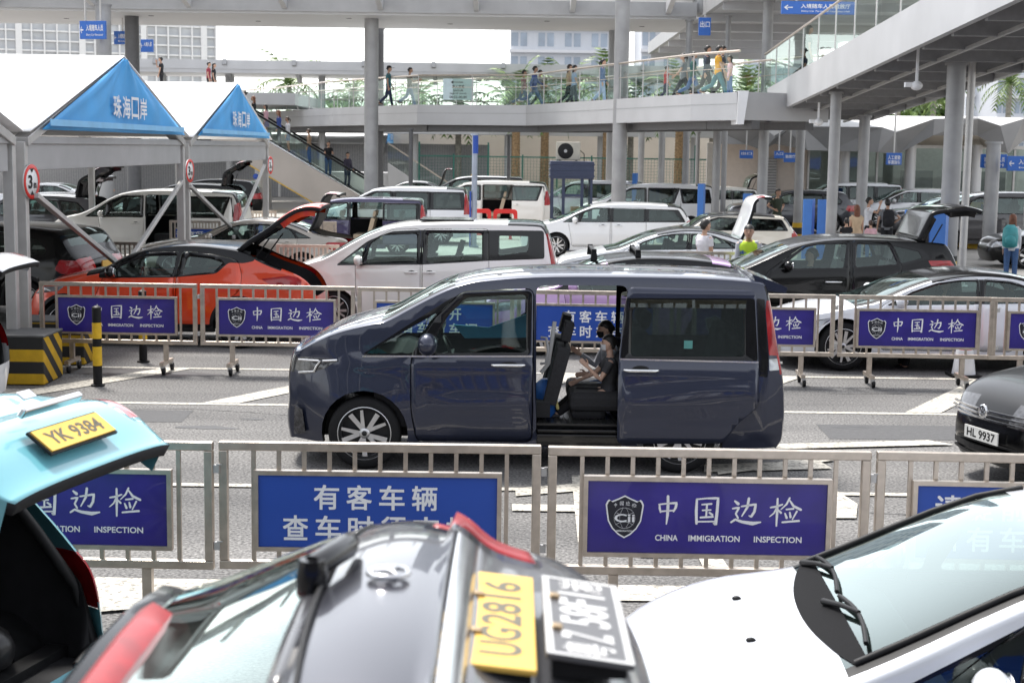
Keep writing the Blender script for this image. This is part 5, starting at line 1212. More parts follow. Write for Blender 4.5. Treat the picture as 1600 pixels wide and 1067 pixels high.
def teal_parts():
    th = rad(-15); rc = Vector((-2.10, 6.62)); f = Vector((-math.cos(th), -math.sin(th))); c = rc + f * 1.99
    tb.location = (c.x, c.y, 0)
    rot, an, o = HATCH[tb]; gate = GATE[tb]
    def on(x, z, y=0): p = rot(Vector((x + o, y, z))); return p
    a, b_ = on(3.93, .84), on(3.955, .70); up = (a - b_).normalized(); nrm = Vector((up.z, 0, -up.x)) * 1.0
    if nrm.z < 0: nrm = -nrm
    M = Matrix((( 0, -nrm.x, up.x), (1, -nrm.y, up.y), (0, -nrm.z, up.z)))    # x -> +y, y -> -normal, z -> up
    c0 = (a + b_) / 2 + nrm * .035
    m = MB(); m.box(tuple(c0), (.52, .012, .125), 0, M.to_4x4()); p = m.build('number_plate', PLATEY, gate)
    m = MB(); m.box(tuple(c0 - nrm * .008), (.54, .012, .145), 0, M.to_4x4()); m.build('plate_frame', BLACK, p)
    lt = MB(); letter(lt, 'YK 9384', tuple(c0 + nrm * .0075), .42, .075, 0, .02, M.to_4x4()); lt.build('lettering', pm('plate_ink', (.10, .09, .06), .5), p, recalc=False)
    m = MB(); q = on(3.955, .93) + nrm * .02; m.box(tuple(q), (.46, .05, .03), 0, M.to_4x4()); m.build('gate_handle', CHROME, gate, bevel=.008)
    m = MB(); q = on(3.90, 1.04) + nrm * .015; m.box(tuple(q), (.10, .012, .05), 0, M.to_4x4()); m.build('badge', CHROME, gate, bevel=.004)
    # black weather strip round the load opening, sill and the bags inside
    for s in (-1, 1):
        m = MB(); m.tube([(3.34 + o, s * .62, 1.42), (3.55 + o, s * .69, 1.12), (3.76 + o, s * .70, .85), (3.86 + o, s * .68, .58), (3.88 + o, s * .5, .52)], .03, 8); m.build('weather_strip', BLACK, tb)
    m = MB(); m.box((3.55 + o, 0, .50), (.75, 1.25, .03)); m.build('load_floor', DARKIN, tb)
teal_parts()
def bag(name, label, cat, c, s, mat, rz=0.0, strap=None):
    t = thing(name, label, cat, c, rz); m = MB(); random.seed(len(label)); rings = []
    for i in range(9):
        u = i / 8; k = (1 - abs(2 * u - 1) ** 3.2) ** .5 if 0 < u < 1 else .35
        rings.append([Vector((s[0] / 2 * k * math.copysign(abs(math.cos(a)) ** .6, math.cos(a)) * (1 + random.uniform(-.05, .05)), s[1] / 2 * k * math.copysign(abs(math.sin(a)) ** .6, math.sin(a)) * (1 + random.uniform(-.05, .05)), s[2] * u)) for a in [2 * math.pi * j / 18 for j in range(18)]])
    m.loft(rings); m.build('bag_body', mat, t)
    m = MB(); m.tube([(-s[0] * .25, 0, s[2] * .92), (-s[0] * .2, 0, s[2] * 1.15), (s[0] * .2, 0, s[2] * 1.15), (s[0] * .25, 0, s[2] * .92)], .012, 6); m.build('handle', BLACK if strap is None else strap, t); return t
bb = Matrix.Translation(tb.location) @ Matrix.Rotation(rad(-15), 4, 'Z')
q = bb @ Vector((1.42, .18, .52)); bag('bag', 'black holdall in the boot of the sky blue hatchback', 'bag', tuple(q), (.55, .40, .26), pm('black_leather', (.015, .015, .016), .3, var=.4, bump=.6, bscale=14), .5)
q = bb @ Vector((1.50, -.25, .52)); bag('shopping_bag', 'green shopping bag in the boot of the sky blue hatchback', 'bag', tuple(q), (.30, .24, .36), pm('green_bag', (.02, .14, .06), .4, var=.2, bump=.5, bscale=10), .2)
# ------------------------------------------------------------------ grey estate close to the camera
MG = paint('silver_grey_paint', (62, 63, 72), metal=.65, rough=.25)
ME = dict(SUVG, L=4.75, W=1.90, nogate=True, hatch_z=.78, grid=.12)
me_ = car('suv', 'grey estate closest to the camera with raised tailgate and two plates', ME, -5.35, 1.60, body=MG, hatch=80)
for s in (-1, 1):
    m = MB(); m.tube([(-.6, s * .70, 1.60), (-.5, s * .71, 1.70), (1.35, s * .70, 1.68), (1.5, s * .69, 1.58)], [.018, .022, .022, .018], 8); m.build('roof_rail', CHROME, me_)
def merc_gate():
    cx, cy = me_.location.x, me_.location.y       # cy = 2.67
    prof = [(-.70, 2.135), (-.60, 2.165), (-.48, 2.215), (-.36, 2.262), (-.27, 2.287), (-.20, 2.292), (-.13, 2.283), (-.085, 2.262), (-.045, 2.222), (.02, 2.200), (.10, 2.185), (.18, 2.165), (.235, 2.130), (.262, 2.08), (.25, 2.02)]
    prof = resample(*chaikin(prof, ['g'] * (len(prof) - 1), 2), .02)[0]
    HW = .74
    def pt(x, z, v, lift=0.0):
        k = .082 if x < -.12 else .035
        dz = k * abs(v) ** 2.4 + .06 * max(0, (abs(v) - .90) / .10) ** 2
        shrink = .10 * abs(v) ** 3 * max(0, min(1, (x + .05) / .3))
        hw = HW - .05 * max(0, -x - .2)
        return Vector((x - shrink - cx, v * hw, z - dz + lift))
    vs_ = [-1, -.985, -.96, -.92, -.87, -.8] + [-.7 + .1 * k for k in range(15)] + [.8, .87, .92, .96, .985, 1]
    parts = {'paint': MB(), 'glass': MB(), 'chrome': MB(), 'black': MB(), 'lampn': MB(), 'lampf': MB()}
    for i in range(len(prof) - 1):
        (x0, z0), (x1, z1) = prof[i], prof[i + 1]; xm = (x0 + x1) / 2
        for j in range(len(vs_) - 1):
            va, vb = vs_[j], vs_[j + 1]; vm = abs(va + vb) / 2
            k = 'paint'
            if xm < -.335 + .045 * vm ** 2: k = 'glass' if vm < .90 and xm < -.355 + .045 * vm ** 2 else 'black'
            elif -.105 < xm < -.06 and vm < .88: k = 'chrome'
            elif -.06 <= xm: k = 'black'
            if -.15 < xm < .07 and vm > .70: k = 'lampn' if va < 0 else 'lampf'
            if .06 <= xm < .2 and vm > .95: k = 'black'
            parts[k].add([pt(x0, z0, va), pt(x0, z0, vb), pt(x1, z1, vb), pt(x1, z1, va)], [(0, 1, 2, 3)], 0, True)
    gt = parts['paint'].build('tailgate', [MG, BLACK], me_, merge=True, recalc=True, smooth_ang=50)
    sm_ = gt.modifiers.new('t', 'SOLIDIFY'); sm_.thickness = .05; sm_.offset = -1; sm_.material_offset = 1; sm_.material_offset_rim = 1
    def bp(k, nm, mat, th=.05):
        o = parts[k].build(nm, [mat, BLACK], gt, merge=True, recalc=True, smooth_ang=60)
        if th: m = o.modifiers.new('t', 'SOLIDIFY'); m.thickness = th; m.offset = -1; m.material_offset = 1; m.material_offset_rim = 1
        return o
    bp('glass', 'rear_window', glass('mint_rear_glass', (.42, .52, .49), 1.15), 0)
    bp('chrome', 'chrome_trim', CHROME); bp('black', 'lower_panel', pm('satin_black_panel', (.05, .05, .055), .25, coat=.6, var=.2)); bp('lampn', 'tail_light', REDLENS); bp('lampf', 'tail_light', REDLENS)
    m = MB(); L_ = [pt(-.318 + .045 * v * v, 2.277, v, .003) for v in [-.92 + .092 * k for k in range(21)]]
    m.tube(L_, .005, 6); m.build('panel_gap', BLACK, gt)
    # wiper on its pivot
    m = MB(); p = pt(-.335, 2.272, 0, 0); m.lathe([(.0, .05), (.022, .05), (.028, .02), (.028, -.01)], tuple(p), 'z', 16)
    m.tube([p + Vector((0, 0, .035)), p + Vector((.045, .10, .045)), p + Vector((.05, .20, .028))], [.022, .024, .012], 10); m.build('wiper', GLOSSBLACK, gt, smooth_ang=50)
    # round badge seen at a slant: plain ring with three spokes
    m = MB(); p = pt(-.205, 2.292, 0, .006)
    m.lathe([(.030, .006), (.036, .008), (.039, .0), (.030, -.002)], tuple(p), 'z', 30)
    for k in range(3):
        a = 2 * math.pi * k / 3; m.tube([p + Vector((0, 0, .006)), p + Vector((-math.cos(a) * .030, math.sin(a) * .030, .006))], [.008, .002], 6)
    m.build('badge', CHROME, gt)
    def plate(xc, zc, w_, h, mat, ink, txt, tilt, frame):
        up = Vector((-math.cos(rad(tilt)), 0, math.sin(rad(tilt)))); nrm = Vector((math.sin(rad(tilt)), 0, math.cos(rad(tilt))))
        M = Matrix(((0, -nrm.x, up.x), (1, -nrm.y, up.y), (0, -nrm.z, up.z))).to_4x4(); c = Vector((xc - cx, 0, zc))
        m = MB(); m.box(tuple(c), (w_, .010, h), 0, M); p = m.build('number_plate', mat, gt, bevel=.002)
        lt = MB(); n = len(txt)
        for t, u, fw, fh in txt: letter(lt, t, tuple(c + nrm * .0058 + Vector((0, u * w_, 0))), fw * w_, fh * h, 0, .02, M)
        lt.build('lettering', ink, p, recalc=False)
        if frame:
            fr = MB(); r = .012
            o_ = [(-w_ / 2, -h / 2), (w_ / 2, -h / 2), (w_ / 2, h / 2), (-w_ / 2, h / 2)]; i_ = [(-w_ / 2 + r, -h / 2 + r), (w_ / 2 - r, -h / 2 + r), (w_ / 2 - r, h / 2 - r), (-w_ / 2 + r, h / 2 - r)]
            vs, fs = [], []
            for (a, b_) in o_ + i_: vs.append(c + nrm * .0060 + M.to_3x3() @ Vector((a, 0, b_)))
            fr.add(vs, [(i, (i + 1) % 4, (i + 1) % 4 + 4, i + 4) for i in range(4)]); fr.build('plate_border', pm('plate_border_white', (.50, .50, .50), .4), p, recalc=False)
        for s in (-.2, .2):
            b_ = MB(); q = c + nrm * .006 + up * (h * .36) + Vector((0, s * w_, 0)); b_.box(tuple(q), (.02, .014, .018), 0, M); b_.build('bolt', pm('brass_bolt', (.35, .26, .16), .4, .7), p, bevel=.003)
    INK = pm('plate_ink', (.10, .09, .06), .5)
    plate(-.012, 2.222, .52, .115, PLATEY, INK, [('UG', -.26, .27, .62), ('2816', .15, .50, .62)], 6, False)
    plate(.130, 2.222, .44, .140, pm('plate_black', (.09, .09, .095), .35, var=.1), pm('plate_letter_white', (.55, .55, .55), .4), [('粤', -.40, .13, .60), ('Z', -.25, .10, .62), ('58F1', .09, .42, .62), ('港', .40, .13, .55)], 8, True)
    m = MB(); m.box((-.012 - cx, 0, 2.205), (.10, .5, .03)); m.box((.13 - cx, 0, 2.203), (.12, .4, .03)); m.build('plate_bracket', BLACK, gt)
    # roof-edge spoiler with its high brake light
    sp = MB(); rings = []
    for v in (-.62, -.60, -.5, -.25, 0, .25, .5, .58, .62):
        e = 1 - .5 * max(0, (abs(v) - .55) / .07); dz = -.07 * abs(v / .62) ** 2.2
        rings.append([Vector((a * e - .66 - cx, v, 2.125 + b_ * e + dz)) for a, b_ in ((-.075, -.03), (-.068, .025), (-.045, .045), (-.02, .035), (.035, -.02), (.05, -.05), (.0, -.07), (-.05, -.06))])
    sp.loft(rings)
    for i, f in enumerate(sp.f):
        if len(f) == 4 and (i % 8) in (2, 3, 4, 5): sp.m[i] = 1
    sp.build('roof_spoiler', [MG, GLOSSBLACK], gt, smooth_ang=40, recalc=True)
    bl = MB(); rings = []
    for v in (-.40, -.38, -.2, 0, .1, .22, .24):
        e = 1 if -.395 < v < .235 else .3; dz = -.07 * abs(v / .62) ** 2.2
        rings.append([Vector((-.66 + a - cx, v, 2.125 + b_ + dz)) for a, b_ in ((-.025, .042), (.0, .058 * e), (.062, .02 * e), (.070, -.03))])
    bl.loft(rings); br = bl.build('brake_light', REDLENS, gt)
    # far tail lamp of the tailgate continued by dark reflective corner
merc_gate()
# ------------------------------------------------------------------ pale tailgate reaching in from the left edge (lane of the dark van)
lw = car('hatchback', 'silver white hatchback beyond the left edge, only its raised tailgate showing', HATC, PX(-48, 16.0, 1.2) - 4.05, 15.6, body=WHITE, hatch=63)
# ------------------------------------------------------------------ white frame tents with blue gables
FABRIC = pm('white_tent_fabric', (.82, .82, .82), .6, var=.02, bump=.1, bscale=3)
BLUEF = pm('blue_banner_fabric', lin((72, 160, 222)), .6, var=.10, scale=1.2, bump=.35, bscale=2.2)
PALEBLUE = pm('pale_blue_band', lin((130, 190, 232)), .6, var=.08, scale=3)
TX = -6.42
def tent(label, ya, yb, depth=9.0, banner=True, TX=TX):
    t = thing('tent', label, 'tent', (TX, (ya + yb) / 2, 0), 0, 'white frame tents over the inspection lanes'); h = (yb - ya) / 2; ze, zr = 3.02, 4.26
    g = .12
    for y in (-h + g, h - g):
        for x in (0, -depth / 2, -depth): fr = MB(); fr.bar((x, y, 0), (x, y, ze), .14, .13); fr.build('post', STEEL2, t, bevel=.01)
    for x in (0, -depth / 2, -depth):
        for s in (-1, 1): rf = MB(); rf.bar((x, s * (h - g), ze), (x, 0, zr), .12, .20, 0, (1, 0, 0)); rf.build('rafter', STEEL2, t, bevel=.01)
    cv = MB(); n = 12
    for s in (-1, 1):
        rows = []
        for i in range(n + 1):
            u = i / n; r = []
            for k in range(15):
                x = .16 - (depth + .3) * k / 14; sag = -.10 * math.sin(math.pi * u) * abs(math.sin(math.pi * k / 7))
                r.append(Vector((x, s * (h - .02) * (1 - u), ze + .14 + (zr - ze) * u + sag)))
            rows.append(r)
        cv.loft(rows, 0, caps=False, closed=False)
    c = cv.build('roof_fabric', FABRIC, t); m = c.modifiers.new('t', 'SOLIDIFY'); m.thickness = .015
    vl = MB(); vl.box((.0, 0, ze - .20), (.06, 2 * h - .5, .36)); vl.box((.04, 0, ze + .02), (.05, 2 * h - .5, .10)); vl.build('gutter_beam', GREYMETAL, t, bevel=.01)
    if banner:
        bn = MB(); zb = ze + .16; rows = []
        for i in range(13):
            z = zb + (zr + .08 - zb) * i / 12; hw = max(.04, (h - .55) * (zr + .12 - z) / (zr + .12 - zb)); r = []
            for k in range(25):
                u = -1 + k / 12; r.append(Vector((.17 + .03 * math.sin(u * 5 + z * 3) + .012 * math.sin(u * 17 - 4 * z), u * hw, z)))
            rows.append(r)
        bn.loft(rows, 0, caps=False, closed=False)
        bo = bn.build('gable_banner', BLUEF, t); sm_ = bo.modifiers.new('t', 'SOLIDIFY'); sm_.thickness = .008
        bd = MB(); bd.box((.205, 0, zb + .10), (.012, 2 * (h - .75), .09)); bd.build('pale_band', PALEBLUE, bo)
        lt = MB(); M = Matrix.Rotation(rad(90), 4, 'Z')
        for k, ch in enumerate('珠海口岸'): letter(lt, ch, (.225, (-.85 + .57 * k) * h / 5 + .1, zb + .40), .48 * h / 5, .34, 0, .012, M)
        lt.build('lettering', WHITEP, bo, recalc=False)
    return t
tent('first white tent at the left edge, only its sloping rafter beside the front posts showing', 9.9, 19.75, banner=False)
tent('larger white tent with blue gable banner above the orange crossover', 20.0, 29.85)
tent('smaller white tent with blue gable banner beside the escalator', 30.1, 40.0)
tent('far white tent with blue gable seen beyond the escalator foot', 90, 98, 12, TX=PX(606, 94, 3.5))
def brace(label, p0, p1, w_=.07):
    m = MB(); c = (Vector(p0) + Vector(p1)) / 2; m.bar(Vector(p0) - c, Vector(p1) - c, w_, w_); o = m.build('tent_brace', STEEL2, loc=c, bevel=.008); tag(o, label, 'brace', 'diagonal tent braces')
brace('upper of two parallel diagonal braces falling right from the 3 m sign post', (TX + .02, 20.2, 2.42), (TX + .05, 25.2, .95)); brace('lower of two parallel diagonal braces falling right from the 3 m sign post', (TX + .16, 20.2, 2.32), (TX + .19, 25.2, .82))
brace('diagonal brace rising right to the second pair of tent posts', (TX + .3, 24.0, 1.02), (TX + .02, 29.7, 2.30)); brace('diagonal brace rising to the third tent post', (TX + .3, 33.6, 1.0), (TX + .02, 39.6, 2.5)); brace('thin diagonal brace falling from the second tent posts', (TX + .1, 30.1, 2.2), (TX + .25, 35.0, .9))
def round_sign(label, y, z=2.50, x=TX + .11):
    t = thing('height_sign', label, 'sign', (x, y, z), 0, 'round 3 m height limit signs'); M = Matrix.Rotation(rad(82), 4, 'Z'); r = .225
    m = MB(); m.lathe([(.001, -.012), (r, -.012), (r, .012), (.001, .012)], n=36, axis='y'); 
    m.v = [tuple(M @ Vector(v)) for v in m.v]; so = m.build('sign_disc', pm('sign_white', (.78, .78, .78), .4, var=.03), t)
    m = MB(); m.lathe([(r * .78, -.016), (r * 1.01, -.016), (r * 1.01, -.010), (r * .80, -.012)], n=36, axis='y'); m.v = [tuple(M @ Vector(v)) for v in m.v]; m.build('red_ring', pm('sign_red', lin((216, 52, 44)), .4), so)
    m = MB(); letter(m, '3', tuple(M @ Vector((-.05, -.018, 0))), .12, .18, 0, .03, M); letter(m, 'm', tuple(M @ Vector((.085, -.018, -.05))), .08, .07, 0, .03, M)
    for s in (-1, 1):
        tri = [Vector((-.05, -.018, s * .172)), Vector((.05, -.018, s * .172)), Vector((0, -.018, s * .115))]; m.add([M @ q for q in tri], [(0, 1, 2)])
    m.build('lettering', BLACK, so, recalc=False)
round_sign('round red and white 3 m height sign on the front tent post', 20.15); round_sign('round 3 m height sign on the post between the two blue gables', 30.0); round_sign('round 3 m height sign on the farthest tent post by the escalator', 39.9)

# ------------------------------------------------------------------ footbridge, its columns and roofs
def column(label, px, D, z1, r=.30, mat=None, z0=0.0, base=None, zref=3.0, group='round steel columns of the footbridges', name='column'):
    x = PX(px, D, zref); mat = mat or COLM; t = thing(name, label, 'column', (x, D, z0), 0, group); m = MB()
    m.lathe([(.001, 0), (r, 0), (r, z1 - z0), (.001, z1 - z0)], n=24); m.build('shaft', mat, t, smooth_ang=50)
    m = MB(); m.lathe([(r + .05, z1 - z0 - .06), (r + .05, z1 - z0)], n=24); m.lathe([(r, 0), (r + .06, 0), (r + .06, .05), (r, .05)], n=24); m.build('collar', mat, t)
    if base:
        m = MB(); m.lathe([(r + .012, .05), (r + .012, base)], n=24); m.build('striped_base', stripes('yellow_black_bands', (.70, .43, .02), (.02, .02, .02), 2.2, (0, 0, 1)), t)
    return t
SOFF = pm('soffit_panel', (.55, .55, .56), .5, var=.04, scale=.6)
def zc(y, D, x=800): return P(x, y, D).z
# deck polyline (picture column, fascia top row, distance)
BR = [(372, 172, 84), (430, 178, 79), (520, 169, 70), (652, 160, 63), (822, 163, 61.5), (1080, 144, 47), (1152, 146, 45)]
def deckpts():
    out = []
    for px, py, D in BR: q = P(px, py, D); out.append(Vector((q.x, D, 4.72)))
    return out
DK = deckpts()
def offset_path(pts, d):
    out = []
    for i, p in enumerate(pts):
        a, b = pts[max(0, i - 1)], pts[min(len(pts) - 1, i + 1)]; t = (b - a); t.z = 0; t.normalize(); out.append(p + Vector((-t.y, t.x, 0)) * d)
    return out
br = thing('footbridge', 'curved light grey footbridge with glass balustrade crossing behind the cars', 'footbridge', (0, 62, 0))
br_o = Vector((0, 62, 0))
def sub(p): return p - br_o
fa = MB(); DF = offset_path(DK, 3.4)
def fascia(mb, path, zt, zb, th=.12, inw=1):
    back = offset_path(path, th * inw)
    for (a, b, c, d) in zip(path, path[1:], back, back[1:]):
        vs = [sub(Vector((q.x, q.y, z))) for q in (a, b, d, c) for z in (zb, zt)]
        mb.add(vs, [(0, 2, 3, 1), (4, 6, 7, 5), (1, 3, 5, 7), (0, 6, 4, 2)])
fascia(fa, DK, 4.72, 3.92); fa.build('fascia', LIGHTMETAL, br)
fa2 = MB(); fascia(fa2, DF, 4.72, 3.92, .12, -1); fa2.build('fascia', LIGHTMETAL, br)
jt = MB(); fascia(jt, offset_path(DK, -.006), 4.40, 4.375, .01); jt.build('fascia_groove', GREYMETAL, br)
dk = MB()
for (a, b, c, d) in zip(offset_path(DK, .13), offset_path(DK, .13)[1:], offset_path(DF, -.13), offset_path(DF, -.13)[1:]):
    vs = [sub(Vector((q.x, q.y, z))) for q in (a, b, d, c) for z in (4.0, 4.66)]; dk.add(vs, [(1, 3, 5, 7), (0, 6, 4, 2)])
dk.build('deck', SOFF, br)
gd = MB(); 
for (a, b) in zip(offset_path(DK, .7), offset_path(DK, .7)[1:]): gd.bar(sub(Vector((a.x, a.y, 3.80))), sub(Vector((b.x, b.y, 3.80))), .3, .24)
for (a, b) in zip(offset_path(DF, -.7), offset_path(DF, -.7)[1:]): gd.bar(sub(Vector((a.x, a.y, 3.80))), sub(Vector((b.x, b.y, 3.80))), .3, .24)
gd.build('girder', DARKMETAL, br)
def rail(path, z0, parent, nm_off=br_o, h=1.18, post=1.9):
    gl, rl = MB(), MB()
    for a, b in zip(path, path[1:]):
        a, b = a - nm_off, b - nm_off; L = (b - a).length; n = max(1, round(L / post))
        rl.tube([a + Vector((0, 0, z0[0] + h)), b + Vector((0, 0, z0[0] + h))], .035, 8); rl.bar(a + Vector((0, 0, z0[0] + .70)), b + Vector((0, 0, z0[0] + .70)), .02, .02)
        for k in range(n):
            p, q = a.lerp(b, (k + .03) / n), a.lerp(b, (k + .97) / n)
            gl.add([p + Vector((0, 0, .06)), q + Vector((0, 0, .06)), q + Vector((0, 0, h - .10)), p + Vector((0, 0, h - .10))], [(0, 1, 2, 3)])
            ps = MB(); ps.bar(a.lerp(b, k / n) + Vector((0, 0, 0)), a.lerp(b, k / n) + Vector((0, 0, h)), .03, .06); ps.build('rail_post', STEEL2, parent)
    gl.build('glass_panels', G_RAIL, parent, recalc=False); rl.build('handrail', STEEL, parent)
rail([Vector((q.x, q.y, 4.72)) for q in offset_path(DK, .06)], [0], br); rail([Vector((q.x, q.y, 4.72)) for q in offset_path(DF, -.06)], [0], br)
ec = MB(); fascia(ec, [DK[-1] + Vector((.02, .0, 0)), DF[-1] + Vector((.02, 0, 0))], 4.74, 3.93, .14, 1); ec.build('end_fascia', LIGHTMETAL, br)
eb = MB(); e = DK[-1] - br_o; eb.prism([(e.x + .0, 3.80), (e.x + .20, 3.80), (e.x + .32, 4.76), (e.x + .02, 4.76)], e.y - .1, e.y + 3.3); eb.build('end_panel', WHITEP, br)
sg = MB(); c = (DK[3].lerp(DK[4], .38)); c = c + Vector((0, .14, .62)); sg.box(tuple(c - br_o), (1.22, .02, .84)); so = sg.build('notice', pm('frosted_notice', (.62, .76, .80), .5, var=.05), br)
lt = MB(); cc = c - br_o + Vector((0, -.014, 0))
lt.bar(cc + Vector((-.22, 0, .28)), cc + Vector((.20, 0, .28)), .005, .03); lt.add([cc + Vector((-.30, 0, .28)), cc + Vector((-.20, 0, .35)), cc + Vector((-.20, 0, .21))], [(0, 1, 2)])
letter(lt, '旅客入境', tuple(cc + Vector((0, 0, .11))), .48, .12, 0, .01, None, True); letter(lt, 'Arrival', tuple(cc + Vector((0, 0, -.04))), .40, .10, 0, .01, None, True); letter(lt, '(lower bridge)', tuple(cc + Vector((0, 0, -.17))), .66, .10, 0, .008, None, True); letter(lt, '08:00-22:00', tuple(cc + Vector((0, 0, -.31))), .70, .10, 0, .012, None, True)
lt.build('lettering', BLACK, so, recalc=False)
# columns
column('thick grey column of the footbridge left of the blue topped pole', 580, 61.6, 8.1, .28, COLM); column('dark steel column close behind the left bridge column', 590, 67.5, 8.1, .26, DARKMETAL)
column('thick grey column rising beside the guard booth', 968, 52.8, 8.2, .25, COLM); column('dark steel column just left of the booth side column, above the bridge', 956, 66, 8.2, .24, GREYMETAL)
for px, D, lab in ((165, 58, 'grey column below the first hanging blue sign'), (209, 62, 'dark column behind the hanging blue signs')): column(lab, px, D, 8.1, .28, COLM if px < 200 else DARKMETAL)
for px, D, r, z1, lab in ((1002, 74, .15, 3.9, 'column under the far walkway right of the booth'), (1034, 66, .14, 3.9, 'column behind the third blue column board'), (1072, 60, .13, 8.0, 'grey column rising past the bridge railing right of centre'), (1120, 52, .135, 3.85, 'pale column left of the small cream hatchback'), (1132, 58, .10, 8.0, 'column with pipe beside the pale column'), (1090, 72, .10, 3.9, 'thin column in front of the mesh fence'), (411, 73, .40, 3.7, 'grey column standing behind the escalator foot')):
    column(lab, px, D, z1, r)
column('broad grey column under the start of the ramp', 1192, 49.2, 3.95, .15); column('slender column with yellow and black banded foot', 1250, 53.0, 4.0, .155, COLM, base=.62)
column('slender column at the side of the tall blue boards', 1303, 41.2, 4.62, .145); column('weathered column behind the long haired woman', 1349, 47, 4.15, .165)
column('thickest column, under the ramp at the right', 1488, 34.0, 5.0, .20, base=.8); column('drainpipe beside the thickest ramp column', 1512, 35.2, 5.2, .085, STEEL2, name='drainpipe', group='drainpipes')
column('column rising through the ramp railing', 1193, 52, 8.0, .17); column('column below the right hand blue direction signs', 1552, 44.5, 3.4, .20)
# upper roof over the bridge
rf = thing('walkway_roof', 'long grey steel walkway roof running across the top of the picture', 'roof', (0, 61, 8))
def roof_strip():
    xl, xr = -34, PX(1088, 60, 8.3)
    m = MB(); m.box(((xl + xr) / 2, 2.2, .07), (xr - xl, 6.6, .14)); m.build('soffit', SOFF, rf)
    m = MB(); m.box(((xl + xr) / 2, -1.16, .36), (xr - xl, .16, .54)); m.build('edge_beam', GREYMETAL, rf)
    m = MB(); m.box(((xl + xr) / 2, .2, .98), (xr - xl + .3, 2.2, .26)); m.box(((xl + xr) / 2, .4, 1.30), (xr - xl + .3, 2.0, .2)); m.build('gutter', LIGHTMETAL, rf)
    k = 0; x = xr - 1.1
    while x > xl:
        m = MB(); m.prism([(-9.0, 1.62), (-9.0, 1.95), (-1.24, .62), (-1.24, .18)], x - .10, x + .10, 0, 'yz')
        # yz prism: first coordinate y, second z, extruded along x
        m.build('bracket', LIGHTMETAL, rf); x -= 3.66
    m = MB(); m.lathe([(1.25, -.35), (1.25, .4), (.2, .4), (.2, -.35)], (xr + .1, .1, 1.0), 'y', 20); 
    m2 = MB(); m2.box((xr + .35, -.5, .75), (.8, 1.3, 1.15)); m2.build('end_cap', GREYMETAL, rf, bevel=.25)
    m = MB()
    for k in range(10):
        m.lathe([(.001, -.012), (.11, -.012), (.11, .0)], (xl + 4 + k * 3.9, .6 + (k % 2) * 2, 0), 'z', 14)
    m.build('downlights', DARKMETAL, rf)
roof_strip()
rf2 = thing('walkway_roof', 'second walkway roof receding to the right above the bridge', 'roof', (10.5, 66, 8.1))
m = MB(); rows = []
for y, zz in ((-22, 0), (18, 0)): rows.append([Vector((-3.2, y, .1)), Vector((4.6, y, .1)), Vector((4.6, y, .4)), Vector((-3.2, y, .4))])
m.loft(rows, 0, smooth=False); m.build('soffit', SOFF, rf2)
for s in (-3.3, 4.7):
    m = MB(); m.bar((s, -22, .35), (s, 18, .35), .2, .6); m.build('edge_beam', GREYMETAL, rf2)
for k in range(9):
    m = MB(); m.bar((-3.3, -21 + k * 4.8, -.05), (4.7, -21 + k * 4.8, -.05), .16, .3); m.build('cross_beam', LIGHTMETAL, rf2)
# far walkway: lower deck band and its roof
fw = thing('far_walkway', 'straight covered walkway beyond the bridge with glass sides', 'footbridge', (0, 90, 0))
def far_walk():
    a, b = PX(596, 88, 4), PX(1240, 78, 4)
    m = MB(); m.box((-3 + 0, 0, 4.1), (44, 3.6, .66)); m.build('deck', LIGHTMETAL, fw)
    m = MB(); m.box((-9, 0, 7.1), (40, 5.4, .22)); m.box((-9, -2.6, 7.45), (40, .3, .50)); m.build('roof', LIGHTMETAL, fw)
    for k in range(11):
        m = MB(); m.bar((-28 + k * 3.9, -2.9, 7.6), (-28 + k * 3.9, -.4, 6.7), .22, .3); m.build('bracket', GREYMETAL, fw)
        rail([Vector((-24, 88.3, 4.43)), Vector((17, 88.3, 4.43))], [0], fw, Vector((0, 90, 0)), post=3.0)
    for k in range(8):
        m = MB(); m.lathe([(.2, -4.1), (.2, 2.8)], (-22 + k * 5.4, 0, 4.2), 'z', 16); m.build('column', LIGHTMETAL, fw)
far_walk()
